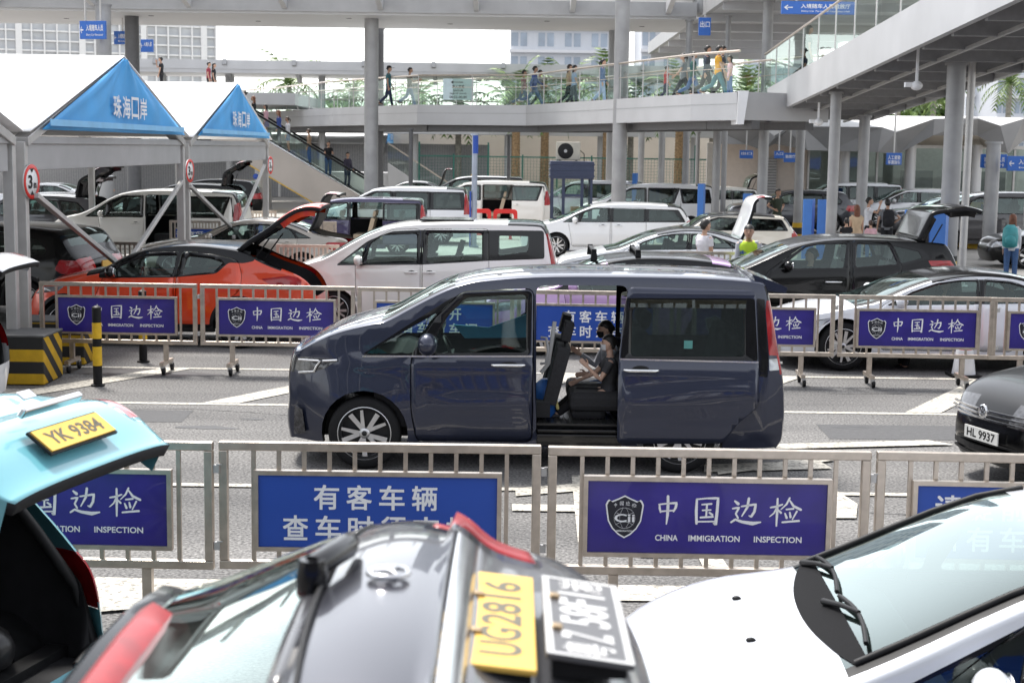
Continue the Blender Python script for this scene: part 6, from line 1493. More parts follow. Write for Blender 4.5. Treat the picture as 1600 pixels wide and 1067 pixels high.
# escalator
es = thing('escalator', 'grey clad escalator descending to the right with people riding', 'escalator', (0, 70, 0))
def escal():
    D = 70; top = P(392, 205, D); bot = P(640, 352, D); o = Vector((0, 70, 0)); d = (bot - top); 
    t0, t1 = top - d * .25, bot
    def para(p0, p1, za, zb, y0, y1, mat, nm):
        m = MB(); m.prism([(p0.x, p0.z + za), (p1.x, p1.z + za), (p1.x, p1.z + zb), (p0.x, p0.z + zb)], y0, y1); return m.build(nm, mat, es)
    para(t0, t1, -1.55, -.02, 0, .12, pm('escalator_cladding', (.45, .41, .38), .38, .3, var=.08, scale=.7), 'side_cladding'); para(t0, t1, -1.55, -.02, 1.9, 2.02, GREYMETAL, 'side_cladding')
    para(t0, t1, -1.60, -1.555, -.02, 2.04, YELLOW, 'yellow_edge')
    para(t0, t1, -1.50, -.55, .14, 1.88, DARKMETAL, 'truss')
    m = MB(); n = 34
    for k in range(n):
        a = t0.lerp(t1, k / n); b_ = t0.lerp(t1, (k + 1) / n); m.box(((a.x + b_.x) / 2, 1.0, a.z - .30), (abs(b_.x - a.x), 1.1, abs(a.z - b_.z)))
    m.build('steps', DARKMETAL, es)
    for y in (.10, 1.92):
        m = MB(); m.add([(t0.x, y, t0.z + .0), (t1.x, y, t1.z + .0), (t1.x, y, t1.z + .86), (t0.x, y, t0.z + .86)], [(0, 1, 2, 3)]); m.build('glass_balustrade', G_RAIL, es, recalc=False)
        m = MB(); m.bar((t0.x, y, t0.z + .90), (t1.x, y, t1.z + .90), .09, .09); m.build('handrail', BLACK, es); m = MB(); m.bar((t0.x, y, t0.z + .02), (t1.x, y, t1.z + .02), .16, .05); m.build('skirt_rail', CHROME, es)
    m = MB(); q = P(400, 276, D); m.lathe([(.001, -.01), (.13, -.01), (.13, 0)], (q.x, -.02, q.z), 'y', 20); m.build('round_notice', SIGNBLUE, es)
    es['top'] = list(t0); es['bot'] = list(t1); return t0, t1
ET0, ET1 = escal()
st2 = thing('staircase', 'stair with glass balustrade descending behind the bridge column', 'staircase', (0, 80, 0))
def stair2():
    D = 80; a, b_ = P(606, 252, D), P(706, 318, D)
    m = MB(); m.prism([(a.x, a.z - .1), (b_.x, b_.z - .1), (b_.x, b_.z - 1.0), (a.x, a.z - 1.6)], 0, .15); m.build('stringer', LIGHTMETAL, st2)
    m = MB(); m.add([(a.x, 0, a.z - .06), (b_.x, 0, b_.z - .06), (b_.x, 0, b_.z + .9), (a.x, 0, a.z + .9)], [(0, 1, 2, 3)]); m.build('glass_balustrade', G_RAIL, st2, recalc=False)
    m = MB(); m.bar((a.x, 0, a.z + .93), (b_.x, 0, b_.z + .93), .07, .07); m.build('handrail', STEEL, st2)
    m = MB(); m.box((a.x - 1.5, 1.2, (a.z - .6) / 2), (3.6, 2.2, a.z - .6)); m.build('landing_wall', SOFF, st2)
stair2()
# ramp climbing to the upper right
rp_ = thing('ramp_bridge', 'rising ramp bridge with grey fascia and ribbed underside at the upper right', 'footbridge', (8, 36, 0))
def ramp():
    def z_(y): return 4.12 + (50 - y) * .056 - .0
    ys = [50.5 - k * 2.2 for k in range(15)]; y0, y1 = ys[0], ys[-1]; o = Vector((8, 36, 0))
    for x, s in ((0, 1), (3.6, -1)):
        m = MB(); vs = []
        for y in (y0, y1): vs += [(x, y - 36, z_(y) - .02), (x + s * .14, y - 36, z_(y) - .02), (x + s * .14, y - 36, z_(y) + .86), (x, y - 36, z_(y) + .86)]
        m.add(vs, [(0, 4, 5, 1), (1, 5, 6, 2), (2, 6, 7, 3), (3, 7, 4, 0), (0, 1, 2, 3), (7, 6, 5, 4)]); m.build('fascia', LIGHTMETAL, rp_)
        gm, rm = MB(), MB(); xx = x + s * .07
        for a, b_ in zip(ys, ys[1:]):
            gm.add([(xx, a - 36.05, z_(a) + .9), (xx, b_ - 35.95, z_(b_) + .9), (xx, b_ - 35.95, z_(b_) + 2.0), (xx, a - 36.05, z_(a) + 2.0)], [(0, 1, 2, 3)])
            pm_ = MB(); pm_.bar((xx, a - 36, z_(a) + .86), (xx, a - 36, z_(a) + 2.05), .03, .06); pm_.build('rail_post', STEEL2, rp_)
        rm.tube([(xx, y0 - 36, z_(y0) + 2.06), (xx, y1 - 36, z_(y1) + 2.06)], .035, 8)
        gm.build('glass_panels', G_RAIL, rp_, recalc=False); rm.build('handrail', STEEL, rp_)
    m = MB(); vs = []
    for y in (y0, y1): vs += [(.15, y - 36, z_(y) + .42), (3.45, y - 36, z_(y) + .42), (3.45, y - 36, z_(y) + .7), (.15, y - 36, z_(y) + .7)]
    m.add(vs, [(0, 4, 5, 1), (2, 6, 7, 3), (0, 1, 2, 3), (7, 6, 5, 4)]); m.build('deck', pm('ramp_soffit', (.58, .56, .54), .6, var=.12, scale=1.5), rp_)
    for k in range(15):
        y = y0 - .8 - k * 2.05; m = MB(); m.box((1.8, y - 36, z_(y) + .14), (3.3, .18, .42)); m.build('joist', pm('joist_grey', (.27, .27, .275), .5, .2, var=.1), rp_)
    for xx in (1.0, 2.7):
        m = MB(); m.bar((xx, y0 - 36, z_(y0) - .06), (xx, y1 - 36, z_(y1) - .06), .07, .07); m.build('service_pipe', STEEL2, rp_)
    for y in (43.5, 33.0):
        m = MB(); m.bar((.5, y - 36, z_(y) - .55), (.5, y - 36, z_(y) + .3), .05, .05); m.ell((.5, y - 36, z_(y) - .62), (.13, .13, .10), 0, 14, 8); m.box((.36, y - 36, z_(y) - .6), (.22, .12, .10)); m.build('camera_mount', WHITEP, rp_)
ramp()
m = MB(); m.prism([(q.x - 8, q.z) for q in (P(1153, 155, 50), P(1190, 147, 50), P(1212, 140, 50), P(1212, 172, 50), P(1153, 186, 50))], 13.6, 14.4); m.build('landing_fascia', LIGHTMETAL, rp_)
# ------------------------------------------------------------------ hall at the right with a folded canopy edge
hl = thing('glass_hall', 'low glazed hall with folded grey canopy edge behind the cars at the right', 'building', (0, 70, 0))
def hall():
    D = 66
    pts = [(1118, 262, 200), (1180, 215, 192), (1212, 232, 196), (1240, 214, 190), (1268, 232, 200), (1330, 214, 196), (1385, 214, 200), (1404, 212, 205), (1462, 185, 0), (1528, 185, 0), (1562, 196, 0), (1600, 185, 0), (1680, 190, 0)]
    top = [(1118, 203), (1196, 203), (1212, 215), (1230, 203), (1255, 199), (1378, 199), (1400, 207), (1460, 186), (1528, 186), (1563, 197), (1600, 186), (1700, 186)]
    bot = [(1118, 225), (1170, 226), (1190, 235), (1214, 225), (1262, 235), (1300, 236), (1372, 238), (1408, 242), (1458, 212), (1534, 212), (1575, 241), (1612, 215), (1700, 215)]
    X = lambda p: P(p[0], p[1], D)
    m = MB(); n = min(len(top), len(bot))
    tp = [X(p) for p in top]; bt = [X(p) for p in bot][:n]
    f, bk = [], []
    vs = [(p.x, -4.0, p.z) for p in tp] + [(p.x, -4.0 + .6 * (i % 2), p.z) for i, p in enumerate(bt)] 
    m.add(vs, [(i, i + 1, n + i + 1, n + i) for i in range(n - 1)]); c = m.build('canopy_fascia', pm('folded_fascia_grey', (.24, .24, .245), .45, .2, var=.12, scale=.8), hl); s_ = c.modifiers.new('t', 'SOLIDIFY'); s_.thickness = .12
    m = MB(); vs = [(p.x, -4.0, p.z - .02) for p in tp] + [(p.x, 12.0, 5.0) for p in tp]; m.add(vs, [(i, i + 1, n + i + 1, n + i) for i in range(n - 1)]); m.build('roof', pm('pale_roof', (.62, .62, .62), .6, var=.04), hl)
    m = MB(); vs = [(p.x, -4.0 + .6 * (i % 2), p.z + .02) for i, p in enumerate(bt)] + [(p.x, -.2, 3.42) for p in bt]; m.add(vs, [(i, i + 1, n + i + 1, n + i) for i in range(n - 1)]); m.build('canopy_soffit', pm('beige_soffit', (.56, .50, .43), .6, var=.05), hl)
    xa, xb = PX(1140, 66, 2), PX(1720, 66, 2)
    m = MB(); m.box(((xa + xb) / 2, 4.0, 1.7), (xb - xa, .2, 3.4)); m.build('back_wall', pm('hall_wall', (.52, .50, .47), .7, var=.08), hl)
    x1 = PX(1330, 66, 2); xw = PX(1290, 66, 2)
    m = MB(); m.add([(xw, .0, .2), (xb, .0, .2), (xb, .0, 3.3), (xw, .0, 3.3)], [(0, 1, 2, 3)]); m.build('glazing', glass('hall_glass', (.55, .66, .64), 1.2), hl, recalc=False)
    m = MB(); k = xw
    while k < xb: m.box((k, -.04, 1.7), (.09, .12, 3.2)); k += 1.55
    m.box(((xw + xb) / 2, -.04, 3.36), (xb - xw, .12, .16)); m.box(((xw + xb) / 2, -.04, .12), (xb - xw, .12, .24)); m.build('mullions', STEEL2, hl)
    m = MB(); m.box(((xa + xw) / 2, .1, 1.72), (xw - xa - .1, .2, 3.3)); m.build('side_wall', pm('pink_beige_wall', (.60, .53, .48), .7, var=.05), hl)
    for k in range(5):
        m = MB(); x = xw + 1.2 + k * 2.9; m.lathe([(.24, 0), (.24, 3.45)], (x, -2.0, 0), 'z', 18); m.build('column', LIGHTMETAL, hl)
    m = MB(); x = PX(1222, 66, 2); m.box((x, -.1, 1.5), (.8, .16, 2.6))
    m.build('louvre_panel', stripes('louvre', (.52, .52, .53), (.28, .28, .29), 8, (0, 0, 1)), hl)
    for px in (1470, 1540, 1590): 
        m = MB(); m.box((PX(px, 67.5, 2), 1.6, 1.15), (1.3, .8, 2.2)); m.build('kiosk', DARKMETAL, hl)
hall()
# ------------------------------------------------------------------ beige wall, green mesh fence, palms, planting
wl = MB(); wl.box((0, 0, 1.95), (44, .4, 3.9)); wl = wl.build('wall', pm('beige_wall', (.74, .67, .59), .8, var=.05, scale=1.2, bump=.1), loc=(3, 96, 0)); tag(wl, 'long beige wall behind the green mesh fence', 'wall')
def fence():
    GR = pm('green_fence_paint', (.02, .13, .10), .5, var=.1)
    t = thing('mesh_fence', 'green mesh fence with tall posts in front of the beige wall', 'fence', (0, 80, 0)); xa, xb = PX(655, 80, 1.5), PX(1300, 80, 1.5)
    m = MB(); x = xa
    while x < xb: m.bar((x, 0, .1), (x, 0, 2.55), .012, .012); x += .16
    for k in range(16): m.bar((xa, .01, .2 + k * .155), (xb, .01, .2 + k * .155), .010, .010)
    m.build('wire_mesh', GR, t)
    n = 13
    for k in range(n):
        m = MB(); x = xa + (xb - xa) * k / (n - 1); m.bar((x, -.03, 0), (x, -.03, 3.3 if k % 2 == 0 else 2.7), .08, .08); m.build('post', GR, t)
    m = MB(); m.bar((xa, -.03, 2.58), (xb, -.03, 2.58), .06, .06); m.build('top_rail', GR, t)
    q = PX(738, 79.9, 1.8); m = MB(); m.add([(q - .22, -.10, 1.35), (q + .22, -.10, 1.35), (q, -.10, 1.75)], [(0, 1, 2)]); m.build('warning_sign', YELLOW, t, recalc=False)
    q = PX(1148, 79.9, 1.8); m = MB(); m.box((q, -.12, 1.7), (.6, .02, .5)); m.build('notice_board', WHITEP, t)
fence()
LEAF = [pm('palm_leaf_dark', (.08, .14, .04), .5, var=.3, scale=3), pm('palm_leaf_light', (.17, .25, .07), .5, var=.3, scale=3)]
BARK = pm('palm_bark', (.30, .20, .11), .9, var=.45, scale=9, bump=.8, bscale=14); BARKG = pm('grey_palm_bark', (.26, .25, .22), .9, var=.3, scale=7, bump=.5)
def palm(label, px, D, h, cr=2.6, r=.22, dark=0, bark=BARK, n=22):
    x = PX(px, D, 3); t = thing('palm_tree', label, 'palm tree', (x, D, 0), random.uniform(0, 6), 'palm trees beyond the fence'); m = MB()
    pr = []
    for k in range(int(h / .16)): z = k * .16; pr += [(r * (1.10 - .25 * z / h), z), (r * (1.0 - .25 * z / h) * .93, z + .12)]
    m.lathe(pr, n=12); m.build('trunk', bark, t)
    m = MB()
    for i in range(n):
        az = 2.399 * i; el = rad(75 - 115 * (i / n) + random.uniform(-8, 8)); L = cr * random.uniform(.85, 1.15); p = Vector((0, 0, h)); d = Vector((math.cos(az) * math.cos(el), math.sin(az) * math.cos(el), math.sin(el))); pts = [p.copy()]
        for k in range(9): p = p + d * L / 9; d = (d + Vector((0, 0, -.13 - .02 * k))).normalized(); pts.append(p.copy())
        m.tube(pts, [.03 - .0025 * k for k in range(10)], 4, i % 2)
        for k in range(1, 10):
            for hh in (0, .5):
                q = pts[k - 1].lerp(pts[k], .5 + hh * .5); dd = (pts[k] - pts[k - 1]).normalized(); sd = dd.cross(Vector((0, 0, 1))).normalized(); ln = cr * .22 * math.sin(math.pi * (k + hh) / 10.8) + .12
                for s in (-1, 1):
                    tip = q + (sd * s * .85 + dd * .7 + Vector((0, 0, -.35))).normalized() * ln * random.uniform(.8, 1.15); w_ = dd * .055
                    m.add([q - w_, q + w_, tip], [(0, 1, 2)], (i + k) % 2 if not dark else 0)
    m.build('crown', LEAF, t, recalc=False)
for px, D, h, bk, lab in ((806, 86, 5.9, BARK, 'palm with reddish trunk below the middle of the bridge'), (851, 88, 6.0, BARK, 'palm with trunk left of the guard booth'), (948, 87, 6.3, BARK, 'palm with slanting trunk right of the guard booth'), (1061, 84, 6.0, BARK, 'palm with trunk in front of the mesh fence, right part'),
                         (1163, 86, 5.8, BARK, 'palm beside the green gate'), (985, 90, 5.6, BARKG, 'grey trunked palm right of the booth column'), (716, 90, 5.5, BARKG, 'grey trunked palm behind the black lamp pole'), (1112, 92, 5.6, BARKG, 'grey trunked palm far behind the pale column'), (798, 93, 5.4, BARKG, 'slender grey palm seen behind the bridge notice'),
                         (452, 100, 7.0, BARKG, 'palm seen through the left glass of the bridge'), (552, 104, 6.6, BARKG, 'smaller palm seen through glass left of the column'), (655, 102, 6.4, BARKG, 'palm seen through the glass behind the man in patterned shirt'), (890, 100, 6.6, BARKG, 'palm behind the woman with the handbag'), (1400, 100, 8.2, BARKG, 'bushy palm above the canopy left of the thickest column'), (1455, 96, 7.6, BARKG, 'palm just left of the thickest column'), (1572, 94, 7.4, BARKG, 'palm above the canopy at the right edge'), (1168, 108, 7.2, BARKG, 'palm beside the ramp start')):
    palm(lab, px, D, h, 3.0 if D > 94 else 2.5, .20 if bk is BARKG else .26, 0, bk, 26 if D > 94 else 20)
def leafmass(name, label, cat, c, s, n, mats, group=None, leaf=.16):
    t = thing(name, label, cat, c, 0, group); m = MB()
    for i in range(n):
        u = Vector((random.gauss(0, 1), random.gauss(0, 1), random.gauss(0, 1))).normalized() * (random.random() ** .4); k = .75 + .35 * math.sin(u.x * 5 + c[0]) * math.cos(u.z * 4)
        p = Vector((u.x * s[0] * k, u.y * s[1] * k, s[2] * .5 + u.z * s[2] * .5 * k)); a = Vector((random.gauss(0, 1), random.gauss(0, 1), random.gauss(0, .7))).normalized() * leaf; b_ = a.cross(Vector((random.gauss(0, 1), random.gauss(0, 1), random.gauss(0, 1)))).normalized() * leaf * .5
        m.add([p - a, p + b_, p + a, p - b_], [(0, 1, 2, 3)], int(random.random() * 2))
    m.build('foliage', mats, t, recalc=False); m = MB(); m.tube([(0, 0, 0), (0, 0, s[2] * .6)], .06, 6); m.build('stem', BARK, t)
for px, D, lab in ((980, 76, 'bright green shrub right of the booth column'), (1166, 74, 'bright green shrub beside the green gate')): leafmass('shrub', lab, 'shrub', (PX(px, D, .5), D, 0), (1.3, .8, 1.1), 900, [pm('shrub_leaf_a', (.16, .26, .03), .5, var=.3), pm('shrub_leaf_b', (.08, .16, .03), .5, var=.3)], 'shrubs by the fence')
for px, D, s, lab in ((690, 112, (9, 3, 6.2), 'broad green tree line seen through the middle of the bridge glass'), (470, 116, (8, 3, 6.8), 'green tree group seen through the bridge glass at the left'), (930, 114, (7, 3, 6.2), 'green tree group beyond the bridge left of the centre column'), (1420, 112, (6, 3, 8.2), 'dense green tree above the hall canopy')): leafmass('tree', lab, 'tree', (PX(px, D, 5), D, 0), s, 5200, LEAF, 'trees beyond the walkways', .40)
# ------------------------------------------------------------------ guard booth with its air conditioner
bt_ = thing('guard_booth', 'dark blue grey guard booth with large panes', 'booth', (PX(893, 46, 1.5), 46.5, 0))
def booth():
    NV = pm('navy_steel', (.035, .045, .085), .45, .2, var=.12); w_, d_ = 1.16, 1.2
    m = MB()
    for x in (-w_ / 2, w_ / 2):
        for y in (-d_ / 2, d_ / 2): m.bar((x, y, 0), (x, y, 2.15), .07, .07)
    m.bar((-.25, -d_ / 2, 0), (-.25, -d_ / 2, 2.15), .09, .07); m.bar((.30, -d_ / 2, 0), (.30, -d_ / 2, 2.15), .09, .07)
    for z in (.95, 1.66): m.bar((-.25, -d_ / 2, z), (.30, -d_ / 2, z), .06, .07)
    m.box((0, 0, .05), (w_, d_, .1)); m.build('frame', NV, bt_)
    m = MB(); m.box((0, 0, 2.40), (w_ + .14, d_ + .14, .52)); 
    for k in range(3): m.box((0, 0, 2.23 + k * .17), (w_ + .18, d_ + .18, .05))
    m.build('roof', NV, bt_, bevel=.015)
    m = MB()
    for a, b_ in (((-w_ / 2, -d_ / 2), (w_ / 2, -d_ / 2)), ((w_ / 2, -d_ / 2), (w_ / 2, d_ / 2)), ((-w_ / 2, -d_ / 2), (-w_ / 2, d_ / 2)), ((-w_ / 2, d_ / 2), (w_ / 2, d_ / 2))): m.add([(*a, .98), (*b_, .98), (*b_, 2.1), (*a, 2.1)], [(0, 1, 2, 3)])
    m.build('panes', G_RAIL, bt_, recalc=False)
    m = MB(); m.box((0, d_ / 2, .52), (w_, .03, .84)); m.box((0, -d_ / 2, .52), (w_, .03, .84)); m.build('lower_panel', NV, bt_)
    m = MB(); m.box((.12, .1, 1.02), (.7, .5, .05)); m.build('desk', GREYMETAL, bt_)
booth()
q = bt_.location; bx_ = MB(); bx_.box((0, 0, .13), (.26, .22, .26)); tag(bx_.build('cardboard_box', pm('cardboard', (.42, .28, .15), .8, var=.1), loc=(q.x + .12, q.y - .12, 1.047)), 'brown cardboard box on the desk in the guard booth', 'box')
ac = thing('air_conditioner', 'beige air conditioner unit with black fan on the booth roof', 'air conditioner', (q.x - .12, q.y - .25, 2.68))
m = MB(); m.box((0, 0, .28), (.72, .30, .54)); m.build('casing', pm('ac_cream', (.38, .36, .31), .5, var=.06), ac, bevel=.02); m = MB(); m.lathe([(.001, -.157), (.22, -.157), (.235, -.15)], (-.08, 0, .28), 'y', 24); fo = m.build('fan_guard', BLACK, ac); m = MB(); m.lathe([(.001, -.163), (.05, -.163)], (-.08, 0, .28), 'y', 12); m.build('fan_hub', GREYMETAL, fo); m = MB(); m.tube([(.36, 0, .3), (.48, 0, .2), (.50, 0, -.3), (.45, -.2, -.6)], .015, 6); m.build('hose', BLACK, ac)
for s in (-.25, .25):
    m = MB(); m.box((s, 0, .0), (.06, .28, .02)); m.build('foot', BLACK, ac)
# ------------------------------------------------------------------ poles, boards, signs, cones
column('pole with bright blue top and lower guard board left of the booth', 742, 47, 3.45, .085, pm('pole_blue_grey', (.34, .38, .46), .4, .3), name='signal_pole', group=None)
q = PX(742, 47, 2); m = MB(); m.lathe([(.094, 2.85), (.094, 3.40)], (0, 0, 0), 'z', 16); m.box((-.13, -.02, .85), (.05, .12, 1.7)); tag(m.build('pole_guard', SIGNBLUE, loc=(q, 47, 0)), 'blue sleeve and guard board on the pole left of the booth', 'guard')
column('black lamp pole behind the purple minivan', 642, 62, 3.75, .085, DARKMETAL, name='lamp_pole', group=None); column('slim black pole behind the white van roofs', 795, 66, 3.6, .07, DARKMETAL, name='lamp_pole', group=None)
def boards(label, px0, px1, D, z0, z1, fold=2, txt=None):
    xa, xb = PX(px0, D, 1), PX(px1, D, 1); t = thing('blue_board', label, 'board', ((xa + xb) / 2, D, 0), 0, 'blue boards round the columns'); w_ = (xb - xa) / fold
    for k in range(fold):
        x = -(xb - xa) / 2 + w_ * k; m = MB(); m.prism([(x + .006, -.12 * (k % 2)), (x + w_ * .66, -.12 * (k % 2)), (x + w_ - .006, .26), (x + w_ - .006, .30), (x + w_ * .66, -.06 - .12 * (k % 2) + .12), (x + .006, -.06 - .12 * (k % 2) + .12)], z0, z1, 0, 'xy'); m.build('panel', pm('board_blue', lin((74, 128, 205)), .5, var=.05) if k % 2 == 0 else pm('board_blue_b', lin((70, 122, 200)), .5, var=.05), t)
    if txt:
        lt = MB()
        for k, ch in enumerate(txt): letter(lt, ch, (-(xb - xa) / 2 + w_ * .42, -.004, z0 + (z1 - z0) * .38 - k * .17), .13, .13, 0, .012)
        lt.build('lettering', WHITEP, t, recalc=False)
boards('tall blue boards wrapped round the slender column left of the long haired woman', 1254, 1297, 43.2, .05, 1.72, 2); boards('broad blue boards with white characters in front of the thickest column', 1412, 1486, 33.2, .05, 1.82, 2, '入境车道')
boards('narrow blue board standing before the pale column', 1089, 1103, 48.5, .05, 2.0, 1); boards('blue board behind the raised boot lid', 1160, 1177, 48, .05, 1.72, 1); boards('small blue board farthest left, before the mesh fence', 987, 997, 62, .05, 2.1, 1); boards('small blue board second from the left before the mesh fence', 1016, 1031, 60, .05, 1.75, 2); boards('small blue board third from the left before the mesh fence', 1052, 1067, 58, .05, 1.65, 2)
def hang_sign(label, px0, py0, px1, py1, D, txt, rods=2, yaw=0, rod_top=None, arrow=True, txt2=None, post=False):
    a, b_ = P(px0, py0, D), P(px1, py1, D); w_, h = abs(b_.x - a.x) / max(.3, math.cos(yaw)), abs(a.z - b_.z); c = (a + b_) / 2
    t = thing('direction_sign', label, 'sign', tuple(c), yaw, 'blue direction signs'); m = MB(); m.box((0, 0, 0), (w_, .12, h)); p = m.build('sign_box', pm('sign_bright_blue', lin((48, 102, 186)), .4, var=.05), t, bevel=.01)
    lt = MB(); k = .22 if arrow else 0
    if txt: letter(lt, txt, (w_ * k * .4, -.066, h * .12), w_ * (.66 if arrow else .80), h * .34, 0, .01)
    if txt2: letter(lt, txt2, (w_ * k * .4, -.066, -h * .28), w_ * (.64 if arrow else .78), h * (.30 if not arrow else .15), 0, .008)
    if arrow: y = -.066; x = -w_ * .40; lt.bar((x - .1 * w_ * .5, y, 0), (x + .05 * w_, y, 0), .004, h * .07); lt.add([(x - w_ * .07, y, 0), (x - w_ * .02, y, h * .2), (x - w_ * .01, y, h * .14), (x - w_ * .05, y, 0), (x - w_ * .01, y, -h * .14), (x - w_ * .02, y, -h * .2)], [(0, 1, 2, 3), (0, 3, 4, 5)])
    lt.build('lettering', WHITEP, p, recalc=False)
    if rods:
        for s in ((-.3, .3) if rods == 2 else (0,)):
            m = MB(); m.bar((s * w_, 0, h / 2), (s * w_, 0, (rod_top or 8.0) - c.z), .05, .05); m.build('hanging_rod', STEEL2, t)
    if post: m = MB(); m.bar((0, .06, -h / 2), (0, .06, -c.z), .07, .07); m.build('post', STEEL2, t)
hang_sign('hanging blue direction sign with an arrow, nearest at the upper left', 124, 33, 167, 62, 57, '入境随车人员', 2, rad(-12), 9.2, txt2='Entry Car Personnel'); hang_sign('hanging blue sign between the two left columns', 178, 49, 206, 70, 63, '入境随车人员', 1, rad(-12), 8.2, txt2='Entry'); hang_sign('farthest hanging blue sign at the left', 220, 62, 240, 82, 70, '入境人员', 1, rad(-12), 8.2)
hang_sign('wide blue sign with left arrow above the ramp railing', 1221, 2, 1337, 24, 44, '入境随车人员验放厅', 2, 0, 9.4, txt2='Entry Car Personnel Inspection Hall'); hang_sign('short blue sign under the bridge roof end', 1092, 28, 1110, 56, 55, '出口', 1, 0, 8.4, arrow=False)
hang_sign('blue two-line sign on a post at the right', 1533, 241, 1572, 263, 45, '请走随车人员', 0, 0, arrow=False, txt2='请资金银行卡', post=True); hang_sign('blue sign with left arrow cut by the right edge', 1574, 244, 1640, 268, 44, '入境随车人员', 0, 0, txt2='Entry Personnel', post=True)
hang_sign('blue two-line sign in front of the hall glazing', 1385, 239, 1408, 258, 60, '人工查验', 1, 0, 4.6, arrow=False, txt2='车道指引'); hang_sign('small blue sign left of the broad ramp column', 1156, 235, 1176, 248, 64, '出口', 1, 0, 4.6, arrow=False); hang_sign('small blue sign right of the broad ramp column', 1210, 236, 1224, 248, 62, '入口', 1, 0, 4.6, arrow=False); hang_sign('dark blue sign next to the slender banded column', 1225, 239, 1244, 254, 60, '验放厅', 1, 0, 4.6, arrow=False)
CONEO = pm('cone_red', lin((226, 60, 40)), .5, var=.1)
def cone(label, px, D):
    t = thing('traffic_cone', label, 'cone', (PX(px, D, .3), D, 0), 0, 'traffic cones'); m = MB(); m.lathe([(.15, .03), (.03, .72), (.001, .73)], n=18); co = m.build('cone_body', CONEO, t); m = MB(); m.lathe([(.118, .205), (.088, .36)], n=18); m.lathe([(.075, .43), (.058, .53)], n=18); m.build('white_band', WHITEP, co)
    if D < 25 and D > 19: t.scale = (1.05, 1.05, 1.25); m = MB(); m.lathe([(.152, .03), (.108, .30)], n=18); m.build('white_skirt', WHITEP, co)
    m = MB(); m.box((0, 0, .015), (.38, .38, .03)); m.build('base', BLACK, t)
for px, D, lab in ((373, 46.5, 'left one of two traffic cones under the escalator'), (381, 47.6, 'right one of two traffic cones under the escalator'), (183, 29.0, 'traffic cone behind the orange crossover windscreen'), (1507, 20.9, 'traffic cone between the wheel and the door of the silver white fastback')): cone(lab, px, D)
def red_barrier(label, px0, px1, D, z=0):
    xa, xb = PX(px0, D, .6), PX(px1, D, .6); t = thing('red_barrier', label, 'barrier', ((xa + xb) / 2, D, z), 0, 'red plastic barriers'); L = xb - xa; m = MB(); n = max(1, round(L / 1.0))
    RD = pm('red_plastic', lin((214, 44, 40)), .45, var=.08)
    for k in range(n):
        c = -L / 2 + L * (k + .5) / n; w_ = L / n * .92; r = rp([(c - w_ / 2, .12), (c + w_ / 2, .12), (c + w_ / 2, 1.0), (c - w_ / 2, 1.0)], .14); i_ = rp([(c - w_ / 2 + .12, .26), (c + w_ / 2 - .12, .26), (c + w_ / 2 - .12, .86), (c - w_ / 2 + .12, .86)], .10); m.ring(r, i_, -.05, .05)
    m.build('panels', RD, t); m = MB(); m.box((-L * .35, 0, .06), (.1, .5, .12)); m.box((L * .35, 0, .06), (.1, .5, .12)); m.build('feet', RD, t)
red_barrier('red plastic barrier in front of the people carrier behind the booth', 728, 810, 51.5); red_barrier('red plastic barrier behind the left white people carrier', 100, 128, 45.5); red_barrier('red plastic barrier at the far left', -10, 14, 46)
# yellow bin, bollards and hazard blocks
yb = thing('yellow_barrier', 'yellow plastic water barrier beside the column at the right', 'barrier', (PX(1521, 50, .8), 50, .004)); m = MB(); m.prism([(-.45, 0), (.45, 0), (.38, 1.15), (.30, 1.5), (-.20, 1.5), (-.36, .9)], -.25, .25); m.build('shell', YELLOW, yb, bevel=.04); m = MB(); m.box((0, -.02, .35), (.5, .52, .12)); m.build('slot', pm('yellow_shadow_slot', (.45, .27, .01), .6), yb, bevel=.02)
def bollard(label, px, py, D=None):
    g_ = G(px, py); t = thing('bollard', label, 'bollard', tuple(g_), 0, 'black and yellow bollards'); r = .056; zz = [0, .13, .35, .40, .62, .78, .90, .92]
    m = MB(); m.lathe([(r + .03, 0), (r + .03, .02), (r, .03), (r, .99), (r * .5, 1.01), (.001, 1.012)], n=20); po = m.build('post', BLACK, t, smooth_ang=50)
    for a, b_ in ((.26, .50), (.60, .80)): m = MB(); m.lathe([(r + .002, a), (r + .002, b_)], n=20); m.build('yellow_band', YELLOW, po)
bollard('black and yellow bollard in front of the leftmost barrier sign', 153, 603); bollard('black and yellow bollard behind the leftmost barrier', 224, 566)
HAZ = stripes('hazard_stripes', (.75, .45, .015), (.02, .02, .02), 3.3, (.0, .75, 1.0))
def block(label, x, y, sx, sy_, h, rz=0):
    t = thing('hazard_block', label, 'block', (x, y, 0), rz, 'striped concrete blocks'); m = MB(); m.box((0, 0, h / 2), (sx, sy_, h - .02)); m.build('block_body', HAZ, t, bevel=.015); m = MB(); m.box((0, 0, h - .005), (sx + .02, sy_ + .02, .03)); m.build('top_plate', pm('dark_rubber_top', (.09, .09, .09), .7, var=.15), t, bevel=.01)
c = P(36, 560, 19.0); block('near black and yellow striped block at the left edge', c.x - .35, 19.35, 1.25, .8, .62); block('black and yellow striped block behind the leftmost barrier', P(92, 530, 21.2).x - .05, 21.1, 1.05, .7, .60)
